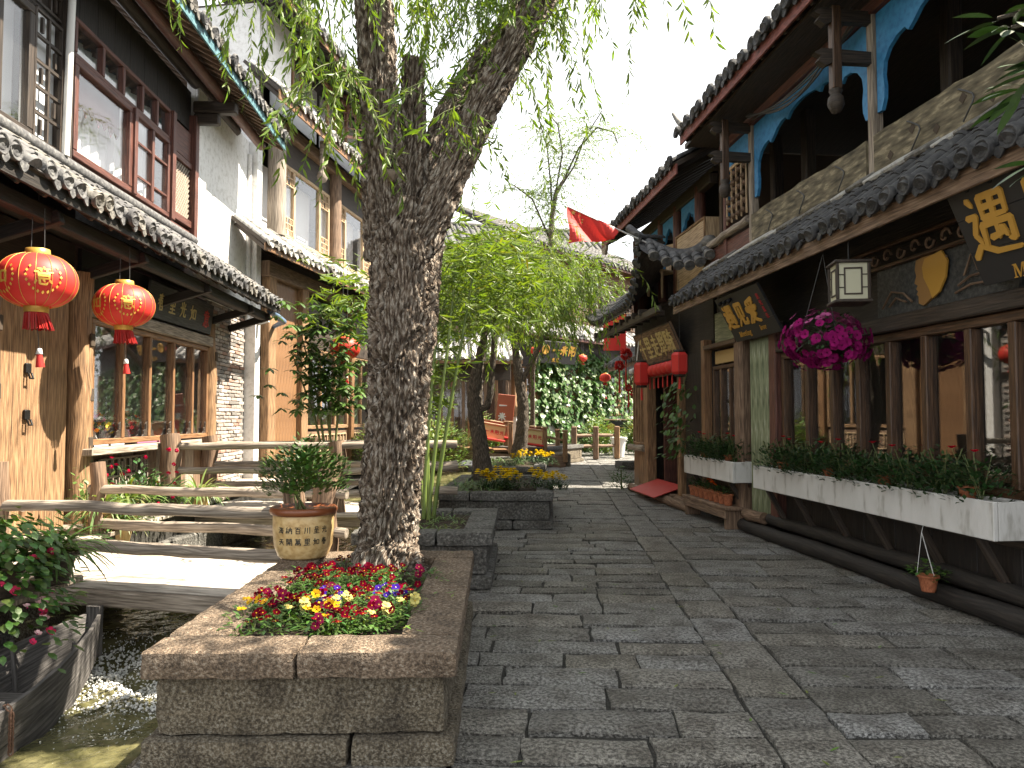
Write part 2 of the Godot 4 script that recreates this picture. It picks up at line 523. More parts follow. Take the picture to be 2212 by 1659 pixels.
	M.teal_fascia = tmat(noise_tex(0.02, [[0, 0.02, 0.05, 0.06], [0.5, 0.05, 0.14, 0.17], [0.8, 0.12, 0.24, 0.26], [1, 0.3, 0.32, 0.3]], 87), 0.7, Vector3(0.6, 3, 1))
	M.terracotta = tmat(noise_tex(0.02, [[0, 0.18, 0.05, 0.02], [0.5, 0.34, 0.11, 0.045], [1, 0.45, 0.18, 0.09]], 88), 0.75, Vector3(2, 2, 2))
	M.glaze_yellow = tmat(noise_tex(0.02, [[0, 0.34, 0.21, 0.08], [0.5, 0.52, 0.36, 0.16], [1, 0.6, 0.46, 0.25]], 89), 0.35, Vector3(2, 1, 2))
	M.glaze_brown = mat(lin(0.18, 0.055, 0.02), 0.35)
	M.ink = mat(lin(0.03, 0.025, 0.015), 0.6)
	M.pipe_white = mat(lin(0.62, 0.62, 0.6), 0.5)
	M.pipe_blue = mat(lin(0.10, 0.16, 0.25), 0.45)
	M.iron = mat(lin(0.02, 0.02, 0.02), 0.5, 0.6)
	M.rust = mat(lin(0.13, 0.07, 0.045), 0.85)
	M.wire = mat(lin(0.05, 0.05, 0.05), 0.5)
	M.paper = mat(lin(0.55, 0.54, 0.40), 0.7)
	M.paper.backlight_enabled = true
	M.paper.backlight = Color(0.5, 0.5, 0.4)
	M.water = tmat(noise_tex(0.01, [[0, 0.05, 0.05, 0.022], [0.5, 0.115, 0.108, 0.05], [1, 0.2, 0.185, 0.1]], 91), 0.06, Vector3(0.4, 0.4, 0.4), noise_tex(0.02, [], 92, 4), 3.0, true)
	M.foam = mat(lin(0.75, 0.75, 0.72), 0.5)
	M.willow = leafy(0.175, 0.265, 0.05, 1.0)
	M.willow_far = leafy(0.18, 0.265, 0.06, 1.0)
	M.bamboo_leaf = leafy(0.17, 0.25, 0.055, 1.0)
	M.culm = mat(lin(0.12, 0.17, 0.04), 0.4)
	M.green = leafy(0.075, 0.15, 0.03, 0.7)
	M.green_dark = leafy(0.03, 0.075, 0.018, 0.4)
	M.green_pale = leafy(0.19, 0.265, 0.09, 0.8)
	M.grass = leafy(0.13, 0.20, 0.06, 0.6)
	M.dry = leafy(0.42, 0.36, 0.22, 0.4)
	M.stem = mat(lin(0.10, 0.12, 0.04), 0.7)
	M.petal = mat(Color.WHITE, 0.9)
	M.petal.metallic_specular = 0.12
	M.petal.vertex_color_use_as_albedo = true
	M.petal.backlight_enabled = true
	M.petal.backlight = Color(0.35, 0.35, 0.35)
	M.corrugated = tmat(noise_tex(0.012, [[0, 0.07, 0.08, 0.04], [0.5, 0.17, 0.19, 0.10], [0.8, 0.26, 0.27, 0.17], [1, 0.5, 0.5, 0.42]], 93), 0.35, Vector3(0.4, 6, 1))
	M.corrugated.metallic = 0.3
	M.cloth_pink = mat(lin(0.5, 0.14, 0.25), 0.8)
	M.cloth_white = mat(lin(0.7, 0.7, 0.72), 0.8)
	M.yellow_board = mat(lin(0.42, 0.29, 0.12), 0.7)
	M.orange_board = mat(lin(0.34, 0.085, 0.04), 0.6)
	M.carving = tmat(noise_tex(0.03, [[0, 0.02, 0.022, 0.022], [0.5, 0.05, 0.052, 0.05], [1, 0.11, 0.11, 0.1]], 94), 0.7, Vector3(1, 1, 1), fine, 0.6, true)
	M.face_paint = mat(lin(0.30, 0.16, 0.05), 0.7)

# ------------------------------------------------------------------ ground, paving, stream
func slab_stone(poly: Array, top: float, thick: float, sd: float) -> ArrayMesh:
	# quadrilateral stone with a worn, uneven top and rounded rim
	var m := mb()
	var nu := 6
	var nv := 4
	var ctr: Vector2 = (poly[0] + poly[1] + poly[2] + poly[3]) * 0.25
	var g := []
	for j in nv + 1:
		var row := []
		for i in nu + 1:
			var fu := float(i) / nu
			var fv := float(j) / nv
			var p: Vector2 = poly[0].lerp(poly[1], fu).lerp(poly[3].lerp(poly[2], fu), fv)
			var edge := i == 0 or i == nu or j == 0 or j == nv
			p += Vector2(noise.get_noise_2d(p.x * 9.0, p.y * 9.0 + sd), noise.get_noise_2d(p.x * 9.0 + 70, p.y * 9.0 + sd)) * (0.02 if edge else 0.01)
			var h := top + noise.get_noise_3d(p.x * 5.0, sd, p.y * 5.0) * 0.016 - (0.013 if edge else 0.0)
			row.append(Vector3(p.x, h, p.y))
		g.append(row)
	var nrm := func(i: int, j: int) -> Vector3:
		var a: Vector3 = g[j][mini(i + 1, nu)] - g[j][maxi(i - 1, 0)]
		var b: Vector3 = g[mini(j + 1, nv)][i] - g[maxi(j - 1, 0)][i]
		var q := b.cross(a).normalized()
		return q if q.y > 0.0 else -q
	for j in nv:
		for i in nu:
			var A: Vector3 = g[j][i]; var B: Vector3 = g[j][i + 1]; var C: Vector3 = g[j + 1][i + 1]; var D: Vector3 = g[j + 1][i]
			if (B - A).cross(C - A).y > 0.0:
				m.squad(A, B, C, D, nrm.call(i, j), nrm.call(i + 1, j), nrm.call(i + 1, j + 1), nrm.call(i, j + 1), Vector2.ZERO, Vector2.ZERO, Vector2.ZERO, Vector2.ZERO)
			else:
				m.squad(A, D, C, B, nrm.call(i, j), nrm.call(i, j + 1), nrm.call(i + 1, j + 1), nrm.call(i + 1, j), Vector2.ZERO, Vector2.ZERO, Vector2.ZERO, Vector2.ZERO)
	var rim := []
	for i in nu: rim.append(g[0][i])
	for j in nv: rim.append(g[j][nu])
	for i in nu: rim.append(g[nv][nu - i])
	for j in nv: rim.append(g[nv - j][0])
	for k in rim.size():
		var a: Vector3 = rim[k]; var b: Vector3 = rim[(k + 1) % rim.size()]
		var a2 := Vector3(a.x, top - thick, a.z); var b2 := Vector3(b.x, top - thick, b.z)
		if ((b - a).cross(a2 - a)).dot((a + b) * 0.5 - Vector3(ctr.x, a.y, ctr.y)) > 0.0: m.quad(a, b, b2, a2)
		else: m.quad(b, a, a2, b2)
	return m.mesh()

func street_left(d: float) -> float:
	return -1.78 if d < 9.5 else lerpf(-1.78, -0.9, clampf((d - 9.5) / 6.0, 0, 1)) + maxf(0, d - 20.0) * 0.08
func street_right(d: float) -> float:
	return 4.55 - 0.1 * d if d < 18.5 else lerpf(2.7, 9.0, clampf((d - 18.5) / 14.0, 0, 1))

func build_ground() -> void:
	# one sheet of earth to the horizon, with the stream cut out of it
	var g := mb()
	var y := -0.03
	var far := 220.0
	# east of the stream
	for k in 45:
		var d0 := -6.0 + k * 1.0
		var d1 := d0 + 1.0
		g.quad(Vector3(street_left(d0), y, -d0), Vector3(60, y, -d0), Vector3(60, y, -d1), Vector3(street_left(d1), y, -d1))
		var l0 := street_left(d0) - (2.75 if d0 < 30 else 0.0)
		var l1 := street_left(d1) - (2.75 if d0 < 30 else 0.0)
		g.quad(Vector3(-60, y, -d0), Vector3(l0, y, -d0), Vector3(l1, y, -d1), Vector3(-60, y, -d1))
	g.quad(Vector3(-120, y, -39), Vector3(120, y, -39), Vector3(120, y, -far), Vector3(-120, y, -far))
	var gr := part("ground", g.mesh(), M.joint, self)
	setting(gr, "bare dark earth under the paving and around the houses", "ground")
	# paved street
	var street := hub("street", self)
	setting(street, "grey worn stone slab paving of the narrow street", "street")
	var dir := Vector2(0.060, 1.0).normalized()   # (x, d)
	var per := Vector2(dir.y, -dir.x)
	var c0 := Vector2(1.245, 0.0)
	var rest := mb()
	var made := [0]
	var emit := func(a0: float, a1: float, t0: float, t1: float, t2: float, t3: float) -> void:
		var q := []
		for k in [[a0, t0], [a1, t1], [a1, t2], [a0, t3]]:
			var p: Vector2 = c0 + per * k[0] + dir * k[1]
			q.append(Vector2(p.x, -p.y))
		var dist: float = -(q[0].y + q[2].y) * 0.5
		var sd := rng.randf() * 500.0
		var top := rr(-0.008, 0.010)
		var mesh := slab_stone(q, top, 0.07, sd)
		if dist < 11.6 and made[0] < 298 and dist > 2.0:
			made[0] += 1
			part("paving_stone", mesh, M.paving[[0, 0, 1, 1, 2, 3, 4, 5, 6, 7, 8][rng.randi() % 11]], street)
		else:
			var arr := mesh.surface_get_arrays(0)
			rest.v.append_array(arr[Mesh.ARRAY_VERTEX]); rest.n.append_array(arr[Mesh.ARRAY_NORMAL]); rest.t.append_array(arr[Mesh.ARRAY_TEX_UV]); rest.c.append_array(arr[Mesh.ARRAY_COLOR])
	var gap := 0.010
	# the straight strip of dressed slabs
	var t := 0.6
	while t < 36.0:
		var l := rr(0.46, 0.62) if t < 12.0 else rr(0.6, 0.9)
		emit.call(-0.2 + gap, 0.2 - gap, t + gap, t + gap, t + l, t + l)
		t += l + 0.02
	for side in [-1, 1]:
		t = 0.6
		var skew := 0.0
		while t < 38.0:
			var deep: float = rr(0.2, 0.36) if side < 0 else rr(0.24, 0.44)
			if t > 12.0: deep = rr(0.4, 0.6)
			var d_mid := t
			var lim: float = (c0.x + dir.x * t - street_left(d_mid)) if side < 0 else (street_right(d_mid) - c0.x - dir.x * t)
			var a := 0.2 + gap
			var slope: float = 0.02 * side
			while a < lim - 0.05:
				var wd := rr(0.4, 0.95) * (1.0 if t < 12 else 1.4)
				if lim - a - wd < 0.35: wd = lim - a
				var b := a + wd
				var j := rr(-0.015, 0.015)
				if side < 0: emit.call(-b + gap, -a, t + gap + j + slope * b, t + gap + j + slope * a, t + deep + slope * a, t + deep + slope * b)
				else: emit.call(a, b - gap, t + gap + j + slope * a, t + gap + j + slope * b, t + deep + slope * b, t + deep + slope * a)
				a = b + gap
			t += deep + 0.022
	stuff(part("distant_paving", rest.mesh(), M.paving[0], street))
	# stream: water surface with standing waves
	var w := mb()
	var nx := 46
	var nz := 170
	var wy := func(x: float, d: float) -> float:
		var base := -0.62 + clampf((d - 6.3) / 0.8, 0.0, 1.0) * 0.2 + maxf(0, d - 8.7) * 0.02
		var amp := 0.02 + 0.10 * exp(-pow((d - 6.2) / 0.7, 2.0))
		return base + amp * noise.get_noise_3d(x * 6.0, d * 7.0, 3.0) + 0.025 * noise.get_noise_3d(x * 1.5, d * 3.0, 40.0) + 0.012 * noise.get_noise_3d(x * 16.0, d * 14.0, 80.0)
	var wp := func(i: int, j: int) -> Vector3:
		var d := 1.2 + pow(float(j) / nz, 1.25) * 25.0
		var x := lerpf(street_left(d) - 2.85, street_left(d) + 0.15, float(i) / nx)
		return Vector3(x, wy.call(x, d), -d)
	var grid := []
	for j in nz + 1:
		var row := []
		for i in nx + 1: row.append(wp.call(i, j))
		grid.append(row)
	var wn := func(i: int, j: int) -> Vector3:
		return ((grid[j][mini(i + 1, nx)] - grid[j][maxi(i - 1, 0)]) as Vector3).cross(grid[mini(j + 1, nz)][i] - grid[maxi(j - 1, 0)][i]).normalized()
	for j in nz:
		for i in nx:
			w.squad(grid[j][i], grid[j][i + 1], grid[j + 1][i + 1], grid[j + 1][i], wn.call(i, j), wn.call(i + 1, j), wn.call(i + 1, j + 1), wn.call(i, j + 1), Vector2.ZERO, Vector2.ZERO, Vector2.ZERO, Vector2.ZERO)
	setting(part("water", w.mesh(), M.water, self), "murky olive green stream water flowing under the plank bridge", "water")
	# foam of the little weir: flecks of white water
	var f := mb()
	for k in 7000:
		var d := rng.randfn(6.35, 0.42)
		var x := rr(-4.4, -1.85)
		var s := rr(0.004, 0.018) * (1.0 if absf(d - 6.35) < 0.5 else 0.6)
		var p := Vector3(x, wy.call(x, d) + rr(0.0, 0.05) * exp(-pow((d - 6.4) / 0.45, 2.0)), -d)
		var bb := Basis(Vector3(rr(-1, 1), rr(-1, 1), rr(-1, 1)).normalized(), rr(0, 3))
		f.lathe([Vector2(0.0, -s * 0.5), Vector2(s, 0), Vector2(0.0, s * 0.5)], 5, p, bb)
	var fo := part("water_foam", f.mesh(), M.foam, self)
	stuff(fo)
	fo.set_meta("label", "white foam of the stream churning under the plank bridge")
	fo.set_meta("category", "foam")
	# embankments: courses of rough blocks on both sides, and the stream bed
	var bank := hub("embankment", self)
	setting(bank, "rough stone embankment walls of the stream", "embankment")
	for side in 2:
		for c in 3:
			var d := 1.0
			while d < 15.0:
				var l := rr(0.45, 0.85)
				var dm := d + l * 0.5
				var x := street_left(dm) - (0.0 if side == 1 else 2.75)
				var b := Basis(Vector3.UP, -atan2(street_left(d + l) - street_left(d), l))
				var sz := Vector3(0.34, 0.30, l - 0.015)
				var px := x + (0.15 if side == 1 else -0.15) + rr(-0.02, 0.02)
				if side == 0 and c == 0: sz.x = 0.5; px -= 0.08
				bx("bank_block", bank, Vector3(px, -0.17 - c * 0.31 + (0.0 if side == 1 else 0.02), -dm), sz, M.planter_stone if rng.randf() < 0.6 else M.planter_grey, 0.03, b)
				d += l
	var bed := mb()
	bed.quad(Vector3(-6, -1.05, 2), Vector3(1, -1.05, 2), Vector3(1, -1.05, -40), Vector3(-6, -1.05, -40))
	setting(part("stream_bed", bed.mesh(), M.joint, self))
	# raised terrace in front of the timber house
	var terr := hub("terrace", self)
	setting(terr, "raised terrace of planks in front of the timber house", "terrace")
	part("terrace_fill", mb().box(Vector3(-5.05, 0.12, -11.0), Vector3(0.95, 0.30, 12.0), Basis(Vector3.UP, 0.043)).mesh(), M.joint, terr)
	var dd := 5.1
	while dd < 16.5:
		var wv := rr(0.13, 0.19)
		bx("terrace_plank", terr, Vector3(-4.98 - 0.043 * (dd - 6.0) + 0.17, 0.30 + rr(-0.004, 0.004), -dd), Vector3(1.0, 0.045, wv - 0.008), M.deck if rng.randf() < 0.5 else M.wood_grey, 0.006, Basis(Vector3.UP, 0.043))
		dd += wv

# ------------------------------------------------------------------ stone planters
func rough_block(s: Vector3, amp: float, r: float, step := 0.06, sd := 0.0) -> ArrayMesh:
	var m := mb()
	var h := s * 0.5
	var inner := h - Vector3.ONE * r
	var f := func(p: Vector3) -> Vector3:
		var q := p.clamp(-inner, inner)
		var dir := (p - q).normalized()
		return q + dir * (r + amp * (noise.get_noise_3d(p.x * 14 + sd, p.y * 14, p.z * 14) + 0.8 * noise.get_noise_3d(p.x * 45 + sd, p.y * 45, p.z * 45) - 0.3))
	for ax in 3:
		var a1 := (ax + 1) % 3
		var a2 := (ax + 2) % 3
		var n1 := maxi(3, int(s[a1] / step))
		var n2 := maxi(3, int(s[a2] / step))
		for sg in [-1.0, 1.0]:
			var g := []
			for j in n2 + 1:
				var row := []
				for i in n1 + 1:
					var p := Vector3.ZERO
					p[ax] = sg * h[ax]
					p[a1] = lerpf(-h[a1], h[a1], float(i) / n1)
					p[a2] = lerpf(-h[a2], h[a2], float(j) / n2)
					row.append(f.call(p))
				g.append(row)
			var nn := func(i: int, j: int) -> Vector3:
				var e1: Vector3 = g[j][mini(i + 1, n1)] - g[j][maxi(i - 1, 0)]
				var e2: Vector3 = g[mini(j + 1, n2)][i] - g[maxi(j - 1, 0)][i]
				return e1.cross(e2).normalized() * sg
			for j in n2:
				for i in n1:
					var I := [[i, j], [i + 1, j], [i + 1, j + 1], [i, j + 1]]
					if sg < 0.0: I.reverse()
					m.squad(g[I[0][1]][I[0][0]], g[I[1][1]][I[1][0]], g[I[2][1]][I[2][0]], g[I[3][1]][I[3][0]], nn.call(I[0][0], I[0][1]), nn.call(I[1][0], I[1][1]), nn.call(I[2][0], I[2][1]), nn.call(I[3][0], I[3][1]), Vector2.ZERO, Vector2.ZERO, Vector2.ZERO, Vector2.ZERO)
	return m.mesh()

# box planter; local x across, z towards the camera, base at y 0
func planter(label: String, at: Vector3, turn: float, w: float, l: float, h: float, rim: float, body: Material, top: Material, detail: float, cuts_front := [0.52], cuts_side := [0.5]) -> Node3D:
	var t := thing("stone_planter", label, "planter", Transform3D(Basis(Vector3.UP, turn), at), "stone planters along the stream")
	var hp := 0.13
	var hc := 0.13
	var hb := h - hp - hc
	var th := 0.2
	var run := func(called: String, cuts: Array, y: float, hh: float, th2: float, ow: float, ol: float, m2: Material, amp: float) -> void:
		# four sides as butted blocks; ow, ol are outer sizes
		for sd in 4:
			var along_x := sd < 2
			var L: float = ow if along_x else ol - 2.0 * th2
			var cc: Array = [0.0] + (cuts if along_x else cuts_side) + [1.0]
			for k in cc.size() - 1:
				var a: float = (cc[k] - 0.5) * L + 0.0025
				var b: float = (cc[k + 1] - 0.5) * L - 0.0025
				var s := Vector3(b - a, hh, th2) if along_x else Vector3(th2, hh, b - a)
				var p: Vector3
				if along_x: p = Vector3((a + b) * 0.5, y + hh * 0.5, (ol * 0.5 - th2 * 0.5) * (1 if sd == 0 else -1))
				else: p = Vector3((ow * 0.5 - th2 * 0.5) * (1 if sd == 2 else -1), y + hh * 0.5, (a + b) * 0.5)
				var o := part(called, rough_block(s, amp, 0.022, detail, rr(0, 300)), m2, t, Transform3D(Basis(), p))
				o.rotation = Vector3(rr(-0.004, 0.004), 0, rr(-0.004, 0.004))
	run.call("plinth_block", [0.66], 0.0, hp, th + 0.06, w + 0.04, l + 0.04, body, 0.008)
	run.call("wall_block", [], hp, hb, th, w - 0.06, l - 0.06, body, 0.011)
	run.call("coping_slab", cuts_front, hp + hb, hc, rim, w + 0.05, l + 0.05, top, 0.008)
	var so := mb()
	var n := 14
	var iw := w * 0.5 - rim + 0.02
	var il := l * 0.5 - rim + 0.02
	var sp := func(i: int, j: int) -> Vector3:
		var x := lerpf(-iw, iw, float(i) / n)
		var z := lerpf(il, -il, float(j) / n)
		return Vector3(x, h - 0.05 + 0.03 * noise.get_noise_2d(x * 9, z * 9 + w), z)
	for j in n:
		for i in n:
			so.quad(sp.call(i, j), sp.call(i + 1, j), sp.call(i + 1, j + 1), sp.call(i, j + 1))
	part("soil", so.mesh(), M.soil, t)
	return t

func build_planters() -> void:
	planter("large brownish stone planter with pansies round the thick willow trunk", Vector3(-1.0, 0, -4.83), 0.02, 1.40, 2.6, 0.53, 0.30, M.planter_stone, M.planter_top, 0.035, [0.49])
	planter("small grey stone planter with sparse ground cover beside the bamboo", Vector3(-0.83, 0, -8.05), -0.01, 1.28, 1.9, 0.53, 0.3, M.planter_grey, M.planter_grey, 0.05, [0.6])
	planter("grey stone planter with marigolds and grass in front of a crooked willow", Vector3(-0.18, 0, -12.5), -0.05, 1.66, 3.3, 0.53, 0.26, M.planter_grey, M.planter_grey, 0.07, [0.3])
	planter("low stone planter with marigolds under the second crooked willow", Vector3(0.02, 0, -18.4), -0.07, 1.6, 4.2, 0.53, 0.26, M.planter_grey, M.planter_grey, 0.1)
	planter("empty angled stone planter near the golden bridge", Vector3(0.95, 0, -26.3), -0.5, 1.9, 3.2, 0.62, 0.24, M.planter_stone, M.planter_grey, 0.12)

# ------------------------------------------------------------------ building kit
# one roll of cover tiles going down a roof slope (local x down the slope, y up out of the roof)
func tile_roll(len: float, r: float, each := 0.22) -> ArrayMesh:
	var m := mb()
	var k := maxi(1, int(round(len / each)))
	var e := len / k
	for i in k:
		var x0 := i * e
		var x1 := x0 + e * 1.06
		var r0 := r * 0.86
		var r1 := r * 1.04
		var n := 7
		for s in n:
			var a0 := PI * s / n
			var a1 := PI * (s + 1) / n
			var A := Vector3(x0, sin(a0) * r0, cos(a0) * r0); var B := Vector3(x0, sin(a1) * r0, cos(a1) * r0)
			var C := Vector3(x1, sin(a1) * r1, cos(a1) * r1); var D := Vector3(x1, sin(a0) * r1, cos(a0) * r1)
			var na := Vector3(0, sin(a0), cos(a0)); var nb := Vector3(0, sin(a1), cos(a1))
			m.squad(A, D, C, B, na, na, nb, nb, Vector2.ZERO, Vector2.ZERO, Vector2.ZERO, Vector2.ZERO)
			m.tri(Vector3(x1, 0, 0), C, D)
	return m.mesh()
func tile_end(r: float) -> ArrayMesh:
	var m := mb()
	var b := Basis(Vector3(0, 1, 0), Vector3(1, 0, 0), Vector3(0, 0, -1))
	m.lathe([Vector2(r * 1.12, -0.03), Vector2(r * 1.12, 0.012), Vector2(r * 0.98, 0.02), Vector2(r * 0.9, 0.008), Vector2(r * 0.62, 0.008), Vector2(r * 0.56, 0.016), Vector2(r * 0.44, 0.008), Vector2(r * 0.28, 0.016), Vector2(0.0, 0.02)], 14, Vector3(0, r * 0.12, 0), b)
	return m.mesh()
func pan_tile(r: float, w: float) -> ArrayMesh:
	# drip tile hanging between two rolls
	var poly := PackedVector2Array([Vector2(-w, 0), Vector2(w, 0), Vector2(w * 0.86, -r * 0.55), Vector2(w * 0.4, -r * 0.95), Vector2(0, -r * 1.15), Vector2(-w * 0.4, -r * 0.95), Vector2(-w * 0.86, -r * 0.55)])
	return mb().prism(poly, -0.008, 0.012, Transform3D(Basis(Vector3(0, 0, 1), Vector3(0, 1, 0), Vector3(-1, 0, 0)), Vector3.ZERO)).mesh()

# pitched roof in a facade frame from the eave (u0..u1 at ve, we) up to the ridge (vr, wr)
func roof(parent: Node, u0: float, u1: float, ve: float, we: float, vr: float, wr: float, o := {}) -> Node3D:
	var r := hub(o.get("name", "roof"), parent)
	var sp: float = o.get("spacing", 0.24)
	var rad: float = o.get("rad", 0.075)
	var dn := Vector3(0, ve - vr, we - wr)
	var len := dn.length()
	var x := dn.normalized()
	var z := Vector3(-1, 0, 0) if x.z > 0 else Vector3(1, 0, 0)
	var y := z.cross(x)
	var th: float = o.get("thick", 0.07)
	var deck := mb()
	deck.cbox(Vector3((u0 + u1) * 0.5, (ve + vr) * 0.5, (we + wr) * 0.5) - y * th * 0.5, Vector3(len, th, u1 - u0 - 0.01), 0.0, Basis(x, y, z))
	part("roof_deck", deck.mesh(), o.get("deck", M.wood_dark), r)
	var roll := tile_roll(len, rad)
	var tail := tile_end(rad)
	var drip := pan_tile(rad, sp * 0.5 - rad * 0.7)
	var k := int((u1 - u0) / sp)
	var tm: Array = o.get("tiles", M.tile)
	for i in k + 1:
		var u := u0 + 0.5 * ((u1 - u0) - k * sp) + i * sp
		var m: Material = tm[rng.randi() % tm.size()]
		var b := Basis(x, y, z) * Basis(Vector3.UP, rr(-0.022, 0.022)) * Basis(Vector3.RIGHT, rr(-0.12, 0.12))
		var top := Vector3(u, vr, wr) + y * (0.012 + rr(0.0, 0.022)) + x * rr(-0.02, 0.06)
		part("cover_tile_row", roll, m, r, Transform3D(b, top))
		var e := top + x * len
		if rng.randf() < 0.05: continue   # lost end tile
		part("tile_end", tail, m, r, Transform3D(Basis(Vector3(0, x.y * 0.35, x.z).normalized(), Vector3.UP, z) * Basis(Vector3.BACK, rr(-0.22, 0.22)), e + y * rad * rr(0.1, 0.45)))
		if i < k:
			part("drip_tile", drip, m, r, Transform3D(Basis(Vector3(0, -0.25, x.z).normalized(), Vector3.UP, z), Vector3(u + sp * 0.5, ve, we) + y * 0.02 + x * rr(0.005, 0.02)))
	# pan courses between the rolls
	var pans := mb()
	var pk := int(len / 0.2)
	for i in k:
		var u := u0 + 0.5 * ((u1 - u0) - k * sp) + (i + 0.5) * sp
		for j in pk:
			var c := Vector3(u, vr, wr) + x * (j + 0.5) * (len / pk) + y * 0.012
			pans.box(c, Vector3(len / pk * 1.12, 0.014, sp - rad * 0.7), Basis(x, y, z) * Basis(Vector3.BACK, -0.05))
	stuff(part("pan_tiles", pans.mesh(), tm[0], r))
	if o.has("fascia"):
		var fh: float = o.get("fascia_h", 0.16)
		bx("fascia_board", r, Vector3((u0 + u1) * 0.5, ve - fh * 0.5 - 0.02, we - 0.03), Vector3(u1 - u0, fh, 0.03), o.fascia, 0.004)
	var rk: float = o.get("rafter", 0.0)
	if rk > 0.0:
		var u := u0 + 0.15
		while u < u1 - 0.1:
			beam("rafter", r, Vector3(u, vr - th - 0.06, wr) - Vector3(0, 0, 0), Vector3(u, ve - th - 0.06, we - 0.06), 0.06, 0.08, o.get("rafter_mat", M.wood_dark))
			u += rk
	return r

# window of upright panes in a facade frame; us holds the frame lines from one side to the other
func window(parent: Node, us: Array, v0: float, v1: float, w: float, fm: Material, gm: Material, o := {}) -> Node3D:
	var win := hub("window", parent)
	var fw: float = o.get("frame", 0.07)
	var dp: float = o.get("deep", 0.08)
	var ua: float = us[0]
	var ub: float = us[-1]
	var sg := signf(ub - ua)
	bx("window_head", win, Vector3((ua + ub) * 0.5, v1 - fw * 0.5, w), Vector3(absf(ub - ua), fw, dp), fm)
	bx("window_foot", win, Vector3((ua + ub) * 0.5, v0 + fw * 0.5, w), Vector3(absf(ub - ua), fw, dp), fm)
	for i in us.size():
		var u: float = us[i]
		if i == 0: u += sg * fw * 0.5
		if i == us.size() - 1: u -= sg * fw * 0.5
		bx("mullion", win, Vector3(u, (v0 + v1) * 0.5, w), Vector3(fw, v1 - v0 - fw * 2.0, dp * 1.08), fm)
	for i in us.size() - 1:
		var a: float = us[i] + sg * fw * (1.0 if i == 0 else 0.5)
		var b: float = us[i + 1] - sg * fw * (1.0 if i == us.size() - 2 else 0.5)
		part("pane", mb().box(Vector3((a + b) * 0.5, (v0 + v1) * 0.5, w - 0.01), Vector3(absf(b - a), v1 - v0 - fw * 2.0, 0.006)).mesh(), gm, win)
	return win

# square key-pattern lattice filling a rectangle (one part: bars a few millimetres wide)
func lattice(parent: Node, p0: Vector2, p1: Vector2, w: float, cell: float, bar: float, m: Material, diag := false, called := "lattice") -> MeshInstance3D:
	var b := mb()
	var W := p1.x - p0.x
	var H := p1.y - p0.y
	if diag:
		var k := int((W + H) / cell)
		for s in 2:
			for i in range(1, k):
				var c := i * cell
				var x0 := maxf(0.0, c - H); var x1 := minf(W, c)
				var A := Vector3(p0.x + x0, p0.y + (c - x0), w + s * bar * 0.5); var B := Vector3(p0.x + x1, p0.y + (c - x1), w + s * bar * 0.5)
				if s == 1:
					A.x = p1.x - x0; B.x = p1.x - x1
				if A.distance_to(B) > 0.02: b.bar(A, B, bar * 0.6, bar, Vector3.BACK.cross((B - A).normalized()))
	else:
		var nx := maxi(1, int(W / cell))
		var ny := maxi(1, int(H / cell))
		for i in nx + 1:
			b.box(Vector3(p0.x + W * i / nx, p0.y + H * 0.5, w), Vector3(bar, H, bar))
		for j in ny + 1:
			b.box(Vector3(p0.x + W * 0.5, p0.y + H * j / ny, w + 0.002), Vector3(W, bar, bar))
		for i in nx:
			for j in ny:
				if (i + j) % 2 == 0:
					b.box(Vector3(p0.x + W * (i + 0.5) / nx, p0.y + H * (j + 0.5) / ny, w + 0.001), Vector3(bar, H / ny * 0.6, bar * 0.9))
	return part(called, b.mesh(), m, parent)

